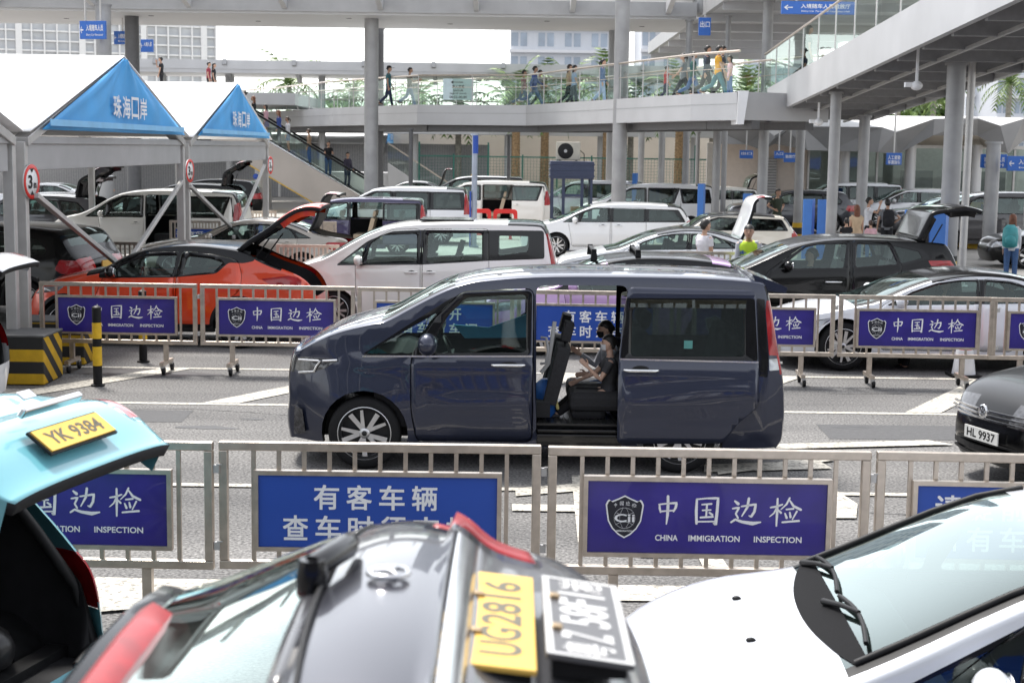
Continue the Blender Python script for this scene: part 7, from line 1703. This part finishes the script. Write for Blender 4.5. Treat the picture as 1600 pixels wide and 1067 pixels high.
# barriers further back
def small_barrier(label, px0, px1, D, sign=None, n=12): a, b_ = PX(px0, D, .8), PX(px1, D, .8); return barrier(label, a, D, b_ - a, sign, 'steel barriers between the rear lanes', bars=n, small=True, leg='foot', bar_w=.03)
small_barrier('steel barrier in front of the rear wheel of the champagne saloon', 432, 530, 28.6); small_barrier('dark railing left of the champagne saloon', 118, 222, 28.6); small_barrier('steel barrier with blue sign below the white people carrier', 265, 345, 37.0, ('请提前打开', '', .10), 14); small_barrier('steel barrier with blue sign under the traffic cones', 345, 432, 43.0, ('有客', '', .3), 16); small_barrier('steel barrier between the roof bars and the man in white', 1046, 1172, 28.2); small_barrier('steel barrier beside the champagne saloon boot', 500, 526, 37.5, None, 9)
# ------------------------------------------------------------------ buildings far behind
def tower(label, px0, px1, D, z1, cols, rows, d_=12, z0=0.0, mat=None, win=None, frame=True):  # tower walls painted pale to stand in for distance haze
    xa, xb = PX(px0, D, 8), PX(px1, D, 8); t = thing('tower_block', label, 'building', ((xa + xb) / 2, D, 0)); W_ = xb - xa
    m = MB(); m.box((0, d_ / 2, z1 / 2), (W_, d_, z1)); m.build('wall', mat or pm('haze_paled_tower_wall', (.66, .68, .72), .7, var=.03), t)
    m = MB(); fh = z1 / rows; cw = W_ / cols
    for r in range(rows):
        for c in range(cols):
            if (c % 3) == 2: continue
            m.box((-W_ / 2 + cw * (c + .5), -.03, fh * (r + .5)), (cw * .72, .10, fh * .56))
    o = m.build('windows', win or pm('tower_glass', (.36, .42, .50), .2, var=.25, scale=.3), t); o['kind'] = 'stuff'
    m = MB()
    for r in range(rows): m.box((0, -.5, fh * r), (W_ + .3, 1.0, fh * .12))
    m.build('balcony_slabs', pm('tower_white', (.78, .78, .80), .7, var=.02), t)
tower('pale apartment tower seen above the middle of the bridge', 796, 962, 230, 62, 12, 18); tower('pale tower behind the second walkway roof', 1000, 1090, 200, 50, 8, 16); tower('bluish tower behind the ramp railing', 1182, 1268, 190, 52, 9, 15, mat=pm('bluish_tower_wall', (.55, .60, .68), .6, var=.03)); tower('pale tower at the right edge above the trees', 1556, 1640, 200, 26, 9, 10); tower('slim pale tower right of the thickest column', 1508, 1548, 210, 30, 5, 11)
lb = thing('lattice_building', 'long white building with gridded sun screen at the upper left', 'building', (PX(60, 125, 8) - 8.5, 124, 0), rad(22))
def lattice():
    W_, H = 46, 13.5; m = MB(); m.box((0, 1.6, H / 2), (W_, 2.4, H)); m.build('wall', pm('lattice_wall_glass', (.62, .64, .67), .4, var=.15, scale=.4), lb)
    m = MB()
    for k in range(int(W_ / 1.0) + 1): m.box((-W_ / 2 + k * 1.0, .2, H / 2), (.12 if k % 5 else .5, .5, H))
    for k in range(int(H / .8) + 1): m.box((0, .25, k * .8), (W_, .3, .14))
    m.build('sun_screen', pm('white_screen', (.78, .78, .78), .6, var=.02), lb)
lattice()
lo_ = MB(); lo_.box((0, 0, 1.6), (30, 2, 3.2)); o = lo_.build('clad_wall', stripes('ribbed_grey_cladding', (.42, .42, .43), (.36, .36, .37), 7, (1, 0, 0)), loc=(-16.5, 92, 0)); tag(o, 'grey ribbed wall seen under the tents', 'wall')
# unseen hall added behind the camera to darken and stripe paintwork reflections
ah = thing('unseen_reflection_hall', 'unseen dark hall added behind the camera for its reflections in the paintwork', 'building', (0, -16, 0)); m = MB(); m.box((0, -4, 4), (70, 8, 8)); m.build('wall', pm('hall_dark_wall', (.10, .105, .115), .4, var=.2), ah); m = MB(); m.box((0, .9, 7.6), (72, 2.0, .6)); m.build('canopy', GREYMETAL, ah); m = MB(); m.box((0, .05, 2.0), (70, .1, .9)); m.build('blue_band', SIGNBLUE, ah)
for k in range(9):
    m = MB(); m.lathe([(.3, 0), (.3, 7.3)], (-32 + 8 * k, 1.4, 0), 'z', 14); m.build('column', LIGHTMETAL, ah)
# ------------------------------------------------------------------ people
SKIN = pm('skin', (.50, .30, .21), .55, var=.06, scale=8); SKIN2 = pm('skin_light', (.62, .40, .30), .55, var=.06, scale=8)
HAIRB = pm('black_hair', (.012, .010, .009), .45, var=.4, scale=30); HAIRR = pm('auburn_hair', (.16, .055, .025), .5, var=.35, scale=25); HAIRBR = pm('brown_hair', (.05, .028, .018), .5, var=.35, scale=25)
def cloth(name, rgb): return pm('cloth_' + name, lin(rgb), .85, var=.14, scale=9, bump=.25, bscale=30)
CL = {k: cloth(k, v) for k, v in dict(black=(28, 28, 32), navy=(34, 42, 66), white=(226, 226, 230), jeans=(70, 98, 140), ltjeans=(150, 172, 200), darkjeans=(40, 52, 78), red=(176, 52, 50), maroon=(140, 44, 62), green=(46, 86, 70), army=(52, 60, 48), yellow=(226, 160, 30), teal=(60, 110, 120), blue=(58, 82, 150), pink=(214, 170, 178), beige=(200, 176, 146), grey=(120, 122, 126), ltgrey=(176, 178, 184), tan=(176, 140, 100), purplegrey=(64, 60, 78), lime=(190, 222, 60), lilacskirt=(140, 132, 160), whitepolo=(218, 214, 220)).items()}
CAMO = pm('camouflage', (.10, .11, .06), .85, var=.75, scale=16); FLORAL = pm('patterned_shirt', (.20, .18, .15), .85, var=.8, scale=22); SHOE = pm('shoe_dark', (.02, .02, .022), .5, var=.2); SHOEW = pm('shoe_white', (.7, .7, .7), .5, var=.05)
def rotY(v, a): c, s = math.cos(a), math.sin(a); return Vector((v.x * c + v.z * s, v.y, -v.x * s + v.z * c))
def person(label, loc, h=1.68, yaw=0.0, walk=0.0, arms=(0, 0), elbows=(15, 15), lean=0.0, top='black', bottom='jeans', hair='short', hairmat=None, sleeve=.55, skirt=None, skin=None, shoe=None, sit=False, group='pedestrians', hat=None, mask=None, legs=None, spread=(0, 0), voxel=.02, bare_legs=0.0, female=False, head_turn=0.0, fingers=False, parts=True, name='person', vest=None, trouser_mat=None, top_mat=None, neck_fwd=0.0):
    """faces +X at yaw 0"""
    t = thing(name, label, 'person', loc, yaw, group); skin = skin or SKIN; k = h
    hipz = .515
    if legs is None:
        a = walk; legs = ((a, max(4, -a * .6 + 8)), (-a, max(4, a * .6 + 8) + (18 if a > 6 else 0)))
    J = {}
    pel = Vector((0, 0, hipz)); tr = lambda v: rotY(v, rad(lean))
    chest = pel + tr(Vector((0, 0, .20))); neck = pel + tr(Vector((.0, 0, .325))); headc = neck + tr(Vector((.018 + neck_fwd, 0, .095)))
    for i, s in enumerate((-1, 1)):
        hp = pel + Vector((0, s * .05, -.01)); th, kn = legs[i]; d = rotY(Vector((0, 0, -1)), -rad(th)); d.y += s * .03
        knee = hp + d.normalized() * .245; d2 = rotY(Vector((0, 0, -1)), -rad(th - kn)); ank = knee + d2 * .235
        J[s] = (hp, knee, ank, d2)
    low = min(J[s][2].z for s in (-1, 1)) - .035
    off = Vector((0, 0, -low)) if not sit else Vector((0, 0, 0))
    M = lambda v: (v + off) * k
    for s in (-1, 1): pass
    def ringz(c, rx, ry, n=16, lean_=lean):
        out = []
        for q in range(n):
            a = 2 * math.pi * q / n; out.append(M(c + rotY(Vector((rx * math.cos(a), ry * math.sin(a), 0)), rad(lean_))))
        return out
    fw = .90 if female else 1.0
    tor = [(-.035, .040, .062), (-.01, .058, .088), (.04, .057, .085), (.09, .050, .072 * fw), (.14, .054, .080 * fw), (.20, .062, .094 * fw), (.25, .058, .100 * fw), (.285, .046, .088 * fw), (.305, .033, .05), (.32, .026, .029), (.35, .025, .027)]
    def torso(mb, scale=1.0, z0=-1, z1=1, mi=0):
        rs = [ringz(pel + tr(Vector((0, 0, z))), rx * scale + (scale - 1) * .02, ry * scale + (scale - 1) * .02) for z, rx, ry in tor if z0 <= z <= z1]; mb.loft(rs, mi)
    body = MB(); torso(body)
    # head with jaw, nose, ears
    hm = Matrix.Rotation(rad(lean) * .4, 3, 'Y') @ Matrix.Rotation(rad(head_turn), 3, 'Z')
    def HP(x, y, z): return M(headc + hm @ Vector((x, y, z)))
    prof = [(-.062, .022, .020, .030), (-.052, .036, .034, .016), (-.03, .048, .043, .006), (0, .056, .047, 0), (.025, .058, .048, -.002), (.045, .050, .043, -.004), (.058, .034, .030, -.005), (.064, .012, .010, -.005)]
    body.loft([[HP(cx + rx * math.cos(2 * math.pi * q / 16), ry * math.sin(2 * math.pi * q / 16), z) for q in range(16)] for z, rx, ry, cx in prof])
    body.tube([M(neck + tr(Vector((-.004, 0, -.03)))), HP(-.008, 0, -.05)], [.030 * k, .027 * k], 10)
    body.tube([HP(.052, 0, .008), HP(.066, 0, -.012), HP(.054, 0, -.016)], [.005 * k, .0085 * k, .006 * k], 6)
    for s in (-1, 1): body.ell(tuple(HP(-.004, s * .049, -.004)), (.010 * k, .006 * k, .016 * k), 0, 8, 6)
    A = {}
    for i, s in enumerate((-1, 1)):
        hp, kn, an, d2 = J[s]
        body.tube([M(hp + Vector((0, 0, .02))), M(hp.lerp(kn, .5)), M(kn), M(kn.lerp(an, .35)), M(an)], [.050 * k, .042 * k, .031 * k, .032 * k, .020 * k], 10)
        toe = an + rotY(Vector((1, 0, 0)), 0 if not sit else rad(6)) * .095; body.tube([M(an + Vector((-.022, 0, -.012))), M(an + Vector((.02, 0, -.018))), M(toe + Vector((-.02, 0, -.025))), M(toe + Vector((0, 0, -.026)))], [.022 * k, .024 * k, .02 * k, .012 * k], 8)
        sh = pel + tr(Vector((0, s * .098 * fw, .275))); u = rotY(Vector((0, s * math.sin(rad(6 + spread[i])), -math.cos(rad(6 + spread[i])))), -rad(arms[i]) + rad(lean)); el = sh + u * .165
        f = rotY(Vector((0, s * math.sin(rad(6 + spread[i])) * (-1.6 if spread[i] > 20 else .4), -1)).normalized(), -rad(arms[i] + elbows[i]) + rad(lean)); wr = el + f * .145; A[s] = (sh, el, wr, f)
        body.tube([M(sh + Vector((0, -s * .02, 0))), M(sh), M(sh.lerp(el, .5)), M(el), M(el.lerp(wr, .3)), M(wr)], [.028 * k, .029 * k, .025 * k, .020 * k, .020 * k, .0135 * k], 10)
        pc = wr + f * .03; body.tube([M(wr), M(pc), M(wr + f * .055)], [(.012 * k, .014 * k), (.010 * k, .021 * k), (.008 * k, .019 * k)], 8)
        for q in range(4):
            b0 = wr + f * .05 + Vector((0, 0, 0)) + rotY(Vector((1, 0, 0)), -rad(arms[i] + elbows[i])) * (.016 - .0105 * q); curl = rotY(Vector((0, -s * .25, 0)) + f, 0).normalized()
            b1 = b0 + f * .022; body.tube([M(b0), M(b1), M(b1 + curl * (.024 - .004 * abs(q - 1.3)))], [.0060 * k, .0056 * k, .0042 * k], 6)
        tb = wr + f * .02 + rotY(Vector((1, 0, 0)), -rad(arms[i] + elbows[i])) * .02; body.tube([M(tb), M(tb + f * .02 + rotY(Vector((1, 0, 0)), -rad(arms[i] + elbows[i])) * .014), M(tb + f * .042 + rotY(Vector((1, 0, 0)), -rad(arms[i] + elbows[i])) * .016)], [.0075 * k, .0065 * k, .005 * k], 6)
    bo = body.build('body', skin, t, smooth_ang=60); rm = bo.modifiers.new('skin', 'REMESH'); rm.mode = 'VOXEL'; rm.voxel_size = voxel * (.55 if fingers else .62); rm.use_smooth_shade = True
    if not parts: pass
    # clothes
    st = MB(); torso(st, 1.12, -.02 if not skirt else .02, .31)
    if vest is None or True:
        st.loft([ringz(pel + tr(Vector((0, 0, z))), rx, ry) for z, rx, ry in ((-.045, .062, .092), (-.01, .066, .098), (.03, .062, .092))])
    for s in (-1, 1):
        sh, el, wr, f = A[s]; st.tube([M(sh + Vector((0, -s * .03, .0))), M(sh + Vector((0, s * .004, .004)))], [.036 * k, .037 * k], 12)
        if sleeve <= 1: st.tube([M(sh + Vector((0, s * .002, .004))), M(sh.lerp(el, sleeve * .5)), M(sh.lerp(el, sleeve))], [.036 * k, .034 * k, .033 * k], 12)
        else: st.tube([M(sh), M(sh.lerp(el, .5)), M(el), M(el.lerp(wr, .5)), M(el.lerp(wr, .93))], [.036 * k, .032 * k, .028 * k, .025 * k, .021 * k], 12)
    so = st.build('shirt', top_mat or CL[top], t, smooth_ang=60); rm = so.modifiers.new('cloth', 'REMESH'); rm.mode = 'VOXEL'; rm.voxel_size = voxel * .62; rm.use_smooth_shade = True
    tm = MB()
    if skirt:
        tm.loft([ringz(pel + Vector((0, 0, z)), rx, ry, 20, 0) for z, rx, ry in ((.06, .056, .082), (0, .068, .098), (-.06, .080, .112), (-.06 - .1 * skirt, .095, .13))]); cm = tm.build('skirt', CL[bottom], t, smooth_ang=60)
    else:
        tm.loft([ringz(pel + Vector((0, 0, z)), rx, ry, 16, 0) for z, rx, ry in ((-.05, .05, .075), (-.03, .060, .092), (.01, .064, .096), (.05, .058, .086))])
        for s in (-1, 1):
            hp, kn, an, d2 = J[s]
            if bare_legs: tm.tube([M(hp), M(hp.lerp(kn, .5)), M(hp.lerp(kn, bare_legs))], [.058 * k, .054 * k, .052 * k], 12)
            else: tm.tube([M(hp), M(hp.lerp(kn, .5)), M(kn), M(kn.lerp(an, .4)), M(an + (kn - an) * .08)], [.057 * k, .049 * k, .040 * k, .038 * k, .032 * k], 12)
        cm = tm.build('trousers' if not bare_legs else 'shorts', trouser_mat or CL[bottom], t, smooth_ang=60)
        rm = cm.modifiers.new('cloth', 'REMESH'); rm.mode = 'VOXEL'; rm.voxel_size = voxel * .62; rm.use_smooth_shade = True
    for s in (-1, 1):
        hp, kn, an, d2 = J[s]; sm = MB(); toe = an + Vector((.105, 0, 0)); sm.tube([M(an + Vector((-.03, 0, -.012))), M(an + Vector((-.01, 0, -.008))), M(an + Vector((.03, 0, -.014))), M(toe + Vector((-.025, 0, -.023))), M(toe + Vector((.002, 0, -.027)))], [(.022 * k, .020 * k), (.027 * k, .024 * k), (.027 * k, .024 * k), (.026 * k, .016 * k), (.014 * k, .009 * k)], 10)
        so_ = sm.build('shoe', shoe or SHOE, t, smooth_ang=60)
    hmx = hairmat or HAIRB; hb = MB()
    cap = [(-.012, .050, .0515, -.014), (.012, .0605, .053, -.006), (.034, .0600, .051, -.004), (.054, .047, .041, -.006), (.070, .026, .022, -.007), (.074, .006, .006, -.007)]
    hb.loft([[HP(cx - (.012 if z < .03 else 0) + rx * (.80 if (math.cos(2 * math.pi * q / 18) > 0 and z < .03) else 1) * math.cos(2 * math.pi * q / 18), ry * math.sin(2 * math.pi * q / 18), z) for q in range(18)] for z, rx, ry, cx in cap])
    hb.loft([[HP(-.034 + rx * math.cos(2 * math.pi * q / 12), ry * math.sin(2 * math.pi * q / 12), z) for q in range(12)] for z, rx, ry in ((-.046, .012, .030), (-.03, .022, .041), (0, .030, .047), (.03, .03, .045))])
    if hair == 'long':
        hb.loft([[HP(-.036 + dx + rx * math.cos(2 * math.pi * q / 12), ry * math.sin(2 * math.pi * q / 12), z) for q in range(12)] for z, rx, ry, dx in ((-.18, .010, .030, -.022), (-.15, .020, .046, -.018), (-.08, .026, .054, -.010), (-.02, .032, .054, 0), (.03, .030, .048, 0))])
    if hair == 'bun': hb.ell(tuple(HP(-.075, 0, .02)), (.024 * k, .022 * k, .022 * k), 0, 10, 6)
    if hair == 'tail': hb.tube([HP(-.06, 0, .02), HP(-.085, 0, -.02), HP(-.08, 0, -.10)], [.014 * k, .018 * k, .006 * k], 8)
    hb.build('hair', hmx, t, smooth_ang=70)
    if hat:
        m = MB(); m.loft([[HP(-.004 + rx * math.cos(2 * math.pi * q / 18), ry * math.sin(2 * math.pi * q / 18), z) for q in range(18)] for z, rx, ry in ((.022, .064, .057), (.05, .060, .053), (.074, .040, .036), (.082, .008, .008))]); m.loft([[HP(.085 + .045 * math.cos(2 * math.pi * q / 14), .045 * math.sin(2 * math.pi * q / 14), z) for q in range(14)] for z in (.021, .027)]); m.build('cap', hat, t, smooth_ang=60)
    if mask:
        m = MB(); m.loft([[HP(.008 + rx * math.cos(a), ry * math.sin(a), z) for a in [-1.25 + 2.5 * q / 12 for q in range(13)]] for z, rx, ry in ((-.056, .046, .036), (-.035, .057, .048), (-.008, .060, .052))], 0, caps=False, closed=False); m.build('face_mask', mask, t, recalc=False)
    ey = MB()
    for s in (-1, 1):
        ey.ell(tuple(HP(.052, s * .019, .010)), (.004 * k, .008 * k, .0035 * k), 0, 8, 5); ey.bar(HP(.053, s * .010, .022), HP(.050, s * .030, .022), .004 * k, .003 * k)
    ey.build('eyes', HAIRB, t)
    if not mask: m = MB(); m.tube([HP(.052, -.014, -.036), HP(.056, 0, -.036), HP(.052, .014, -.036)], [.002 * k, .0036 * k, .002 * k], 6); m.build('mouth', pm('lips', (.36, .14, .12), .5), t)
    if vest:
        m = MB(); m.loft([ringz(pel + tr(Vector((0, 0, z))), rx * 1.30 + .004, ry * 1.16 + .003) for z, rx, ry in tor if -.02 <= z <= .31]); vo = m.build('hi_vis_vest', vest, t, smooth_ang=60)
        m = MB()
        for z in (.05, .13): m.loft([ringz(pel + tr(Vector((0, 0, zz))), .077, .1085) for zz in (z, z + .022)], 0, caps=False)
        m.build('reflective_band', pm('reflective_silver', (.7, .7, .72), .3, .3), vo)
        lt = MB(); c = pel + tr(Vector((.080, 0, .205))); letter(lt, '横琴口岸', tuple(M(c)), .30, .075, 0, .02, Matrix.Rotation(rad(90), 4, 'Z')); lt.build('lettering', SIGNBLUE, vo, recalc=False)
    t['h'] = h
    return t, J, A, M, pel
def near(px, py_feet, D, z=None): return (PX(px, D, .9 if z is None else z + .9), D, 0 if z is None else z)
# on the bridge: deck at 4.66
ZB = 4.665
def onbridge(label, px, D, **kw): person(label, (PX(px, D, ZB + .9), D, ZB), group='people walking across the footbridge', **kw)
L, Rr = math.pi, 0.0
onbridge('man in dark cap and grey green T-shirt walking left by the column', 607, 65.3, h=1.70, yaw=Rr, walk=14, top='teal', bottom='darkjeans', hat=CL['black'], arms=(-6, 10))
onbridge('person in patterned shirt and pale jeans looking at a phone on the bridge', 640, 65.0, h=1.66, yaw=Rr, walk=20, top_mat=FLORAL, bottom='ltjeans', arms=(35, 30), elbows=(70, 75))
onbridge('woman in dark red top walking behind the man in denim on the bridge', 818, 64.8, h=1.62, yaw=Rr, walk=24, top='maroon', bottom='jeans', female=True, arms=(-15, 20))
onbridge('tall man in denim jacket striding on the bridge', 835, 63.8, h=1.78, yaw=Rr, walk=30, top='blue', bottom='jeans', sleeve=2, arms=(-28, 32), elbows=(25, 30), shoe=SHOEW)
onbridge('person half hidden beside the man in denim on the bridge', 843, 65.4, h=1.66, yaw=Rr, walk=-22, top='grey', bottom='black', arms=(10, 40))
onbridge('woman with handbag in cream blouse on the bridge', 889, 61.4, h=1.66, yaw=Rr, walk=14, top='beige', bottom='black', female=True, hair='long', hairmat=HAIRBR, arms=(5, 15))
onbridge('person in pale blue top carrying a dark bag beside the woman with the handbag', 897, 60.6, h=1.58, yaw=Rr, walk=10, top='ltjeans', bottom='black', hair='long', arms=(15, 10))
onbridge('person with glasses in denim shirt and pale jeans by the column on the bridge', 941, 57.6, h=1.66, yaw=Rr, walk=10, top='jeans', bottom='ltjeans', sleeve=2, hair='tail', arms=(-8, 12))
onbridge('child in red shirt reaching a hand up on the bridge', 1041, 53.0, h=1.20, yaw=Rr, walk=8, top='red', bottom='navy', arms=(10, 80), elbows=(10, 10))
onbridge('woman in dark grey top striding on the bridge beside the child', 1068, 52.0, h=1.64, yaw=L, walk=30, top='grey', bottom='black', female=True, hair='tail', arms=(-25, 30))
onbridge('person in green jacket walking on the bridge', 1083, 51.0, h=1.60, yaw=Rr, walk=24, top='green', bottom='jeans', sleeve=2, arms=(-10, 25))
onbridge('man in navy shirt and black trousers on the bridge', 1104, 50.0, h=1.72, yaw=Rr, walk=20, top='navy', bottom='black', sleeve=2, arms=(-15, 20))
onbridge('person in yellow T-shirt walking on the bridge', 1122, 49.4, h=1.70, yaw=Rr, walk=24, top='yellow', bottom='teal', arms=(15, 40), elbows=(20, 50))
onbridge('man with dark hair just behind the person in yellow', 1128, 50.9, h=1.74, yaw=Rr, walk=10, top='navy', bottom='black')
onbridge('girl with dark hair in pale pink top leaning on the bridge railing', 1141, 48.6, h=1.30, yaw=L, walk=4, top='pink', bottom='jeans', hair='long', female=True)
person('person in black walking up the ramp behind the glass', (8.7, 46.5, 5.1), 1.66, Rr, walk=16, top='black', bottom='black', hair='long', group='people walking across the footbridge', female=True)
# behind the tent ridge, on the upper level at the left
for px, D, lab, kw in ((213, 80, 'person with tan hair and a red bag behind the blue gable', dict(top='black', hairmat=HAIRR, hair='short')), (252, 76, 'man in black T-shirt on the phone above the tents', dict(top='black', arms=(60, 5), elbows=(110, 10))), (326, 80, 'man in dark red shirt above the small tent ridge', dict(top='maroon')), (334, 81, 'woman with black hair beside the man in dark red', dict(top='black', hair='long', female=True))):
    person(lab, (PX(px, D, 6.4), D, 5.5), 1.68, Rr if px != 252 else L, walk=5, bottom='black', group='people on the upper level above the tents', **kw)
pl_ = MB(); pl_.box((0, 0, -.3), (26, 10, .56)); pl_o = pl_.build('upper_platform', LIGHTMETAL, loc=(-23.5, 79, 5.5)); tag(pl_o, 'upper platform behind the tents that the escalator reaches', 'platform')
for px, D, rz_ in ((215, 79.9, 0),):
    pass
# escalator riders
def rider(label, px, feet_px, **kw):
    D = 71.0; x = PX(px, D, 3); u = (x - ET0.x) / (ET1.x - ET0.x); z = ET0.z + (ET1.z - ET0.z) * u - .06
    person(label, (x, D, z), group='people riding the escalator', **kw)
rider('woman with black bun in dark jacket at the top of the escalator', 384, 0, h=1.62, yaw=L, top='black', bottom='grey', hair='bun', sleeve=2, female=True)
rider('woman with auburn hair in black behind her on the escalator', 397, 0, h=1.62, yaw=L, top='black', bottom='white', hair='long', hairmat=HAIRR, sleeve=2, female=True)
rider('woman in pale pink cardigan and lilac skirt on the escalator', 416, 0, h=1.58, yaw=L, top='pink', bottom='lilacskirt', skirt=1.0, sleeve=2, hair='long', female=True)
rider('woman with auburn hair in blue top and grey trousers on the escalator', 436, 0, h=1.66, yaw=L, top='blue', bottom='grey', sleeve=2, hair='long', hairmat=HAIRR, female=True)
rider('woman in white shirt and denim shorts on the escalator', 450, 0, h=1.60, yaw=L, top='white', bottom='jeans', bare_legs=.75, hair='tail', hairmat=HAIRBR, sleeve=2, female=True)
rider('person in patterned brown jacket and jeans with a white mask on the escalator', 483, 0, h=1.62, yaw=L, top='tan', top_mat=pm('brown_patterned_jacket', (.36, .25, .17), .85, var=.55, scale=26), bottom='jeans', sleeve=2, hairmat=HAIRBR, mask=CL['white'])
rider('boy in black T-shirt and jeans facing the camera on the escalator', 513, 0, h=1.58, yaw=rad(-75), top='black', bottom='jeans', arms=(25, 25), elbows=(70, 70))
rider('woman in dark purple jacket and jeans, lowest on the escalator', 543, 0, h=1.60, yaw=rad(-55), top='purplegrey', bottom='darkjeans', sleeve=2, hair='bun', female=True, arms=(10, 10), elbows=(50, 30))
# on the ground
person('soldier in dark green T-shirt and camouflage trousers with hands on hips', (PX(1214, 52.5, .9), 52.5, .004), 1.76, rad(-60), legs=((8, 4), (-6, 6)), top='army', trouser_mat=CAMO, arms=(-25, -25), elbows=(75, 75), spread=(34, 34), sleeve=.6, group='people standing between the cars', skin=SKIN)
person('officer in dark green shirt and cap standing under the tents', (PX(157, 58, .9), 58, .004), 1.70, rad(20), top='army', bottom='black', hat=CL['army'], arms=(30, 30), elbows=(80, 80), sleeve=2, group='people standing between the cars')
person('man in grey overalls and lime green vest leaning over the black bonnet', (PX(1167, 28.0, 1.2), 27.8, 0), 1.74, rad(-100), lean=14, top='ltgrey', bottom='grey', sleeve=2, arms=(22, 30), elbows=(30, 25), vest=CL['lime'], voxel=.014, group='people standing between the cars', neck_fwd=.02)
person('man in white shirt seen from behind beside the white fastback', (PX(1100, 29.6, 1.2), 29.6, 0), 1.70, rad(35), top='whitepolo', bottom='navy', voxel=.014, head_turn=-8, arms=(5, 8), group='people standing between the cars')
person('man with hand at his face in white shirt in the group of travellers', (PX(1356, 46, 1), 46, .004), 1.70, rad(-10), top='white', bottom='black', arms=(70, 5), elbows=(95, 10), group='travellers behind the black crossover')
person('person with black backpack reaching right in the group of travellers', (PX(1386, 45, 1), 45, .004), 1.68, rad(80), top='grey', bottom='black', arms=(5, 5), spread=(40, 10), elbows=(10, 10), group='travellers behind the black crossover')
person('woman with long auburn hair seen from behind in the group of travellers', (PX(1338, 42.2, 1), 42.2, 0), 1.60, rad(90), top='beige', bottom='jeans', hair='long', hairmat=HAIRR, sleeve=.3, female=True, group='travellers behind the black crossover')
person('short person with black hair left of the long haired woman', (PX(1322, 41.2, .8), 41.2, 0), 1.28, rad(90), top='black', bottom='black', group='travellers behind the black crossover')
person('child with brown hair in front of the person with the backpack', (PX(1360, 41.5, .8), 41.5, 0), 1.22, rad(90), top='pink', bottom='jeans', hairmat=HAIRBR, hair='bun', group='travellers behind the black crossover')
person('woman with long auburn hair and white top at the right edge', (PX(1581, 36.5, 1), 36.5, 0), 1.62, rad(75), top='white', bottom='jeans', hair='long', hairmat=HAIRR, sleeve=2, female=True, group='people standing between the cars')
def backpack(label, loc, yaw, mat, s=1.0):
    t = thing('backpack', label, 'backpack', loc, yaw); m = MB(); m.loft([[Vector((-.10 * s * e + .10 * s * e * math.cos(2 * math.pi * q / 14), .15 * s * e * math.sin(2 * math.pi * q / 14), z * s)) for q in range(14)] for z, e in ((-.24, .6), (-.2, 1), (.0, 1.08), (.16, .95), (.23, .5))]); m.build('pack', mat, t); m = MB(); m.ell((-.19 * s, 0, -.08 * s), (.05 * s, .11 * s, .11 * s), 0, 12, 8); m.build('pocket', mat, t)
    for s_ in (-1, 1): m = MB(); m.tube([(.0, s_ * .09, .2 * s), (.10, s_ * .10, .26 * s), (.19, s_ * .11, .1 * s), (.12, s_ * .12, -.16 * s), (0, s_ * .12, -.2 * s)], [(.008, .02)] * 5, 8); m.build('strap', BLACK, t)
backpack('black backpack worn by the person in grey', (PX(1386, 45, 1), 44.86, 1.16), rad(80), CL['black'], 1.1); backpack('teal backpack worn by the woman at the right edge', (PX(1579, 36.3, 1), 36.36, 1.13), rad(75), pm('teal_nylon', (.06, .32, .34), .5, var=.15), 1.15)
# people sitting in cars
def seated(label, X, Y, zseat, h=1.68, **kw):
    person(label, (X, Y, zseat - .515 * h + .02), h, L, sit=True, legs=((75, 70), (75, 70)), lean=kw.pop('lean', -14), group='people seated in vehicles', **kw)
seated('man at the wheel of the black crossover', bx.location.x - .12, 25.55, .62, top='black', bottom='black', arms=(50, 45), elbows=(20, 20))
seated('person in dark clothes in the front of the silver white fastback', fb1.location.x - .12, 21.75, .50, top='black', bottom='black', arms=(20, 20), elbows=(40, 40)); seated('person in blue shirt in the back of the silver white fastback', fb1.location.x + .80, 21.8, .50, top='blue', bottom='navy', sleeve=2, arms=(30, 30), elbows=(60, 60))
# the two boys in the dark van
vx = van.location.x
def W(px, py, D): return P(px, py, D)
k1 = W(955, 600, 14.75)
t1 = person('boy in dark clothes and white mask nearest the open van door', (k1.x - .03, 14.74, .64 - .515 * 1.18 + .03), 1.18, L, sit=True, legs=((94, 44), (88, 38)), lean=-2, top='black', bottom='black', arms=(42, 28), elbows=(20, 105), sleeve=.6, mask=CL['white'], voxel=.010, fingers=True, skin=SKIN2, group='boys in the dark van', top_mat=pm('black_grey_tee', (.05, .05, .055), .85, var=.4))
t2 = person('boy with black mask and grey sleeves on the far seat of the dark van', (k1.x + .06, 15.28, .66 - .515 * 1.32 + .03), 1.32, rad(192), sit=True, legs=((84, 50), (82, 56)), lean=8, top='ltgrey', bottom='jeans', arms=(38, 30), elbows=(95, 60), sleeve=2, mask=CL['black'], voxel=.012, fingers=True, skin=SKIN2, group='boys in the dark van')
bp_ = thing('rucksack', 'blue and yellow rucksack on the floor by the front seat of the dark van', 'bag', (W(851, 650, 14.7).x, 14.72, .452)); m = MB(); m.loft([[Vector((.11 * e * math.cos(2 * math.pi * q / 14), .16 * e * math.sin(2 * math.pi * q / 14), z)) for q in range(14)] for z, e in ((0, .8), (.05, 1), (.22, 1), (.32, .8), (.36, .3))]); m.build('pack', pm('bright_blue_nylon', (.02, .12, .42), .5, var=.2), bp_); m = MB(); m.box((.09, -.02, .22), (.03, .18, .30), 0, Matrix.Rotation(rad(-14), 4, 'Y')); m.build('flap', pm('pale_yellow_cloth', (.75, .65, .25), .7, var=.1), bp_, bevel=.01)
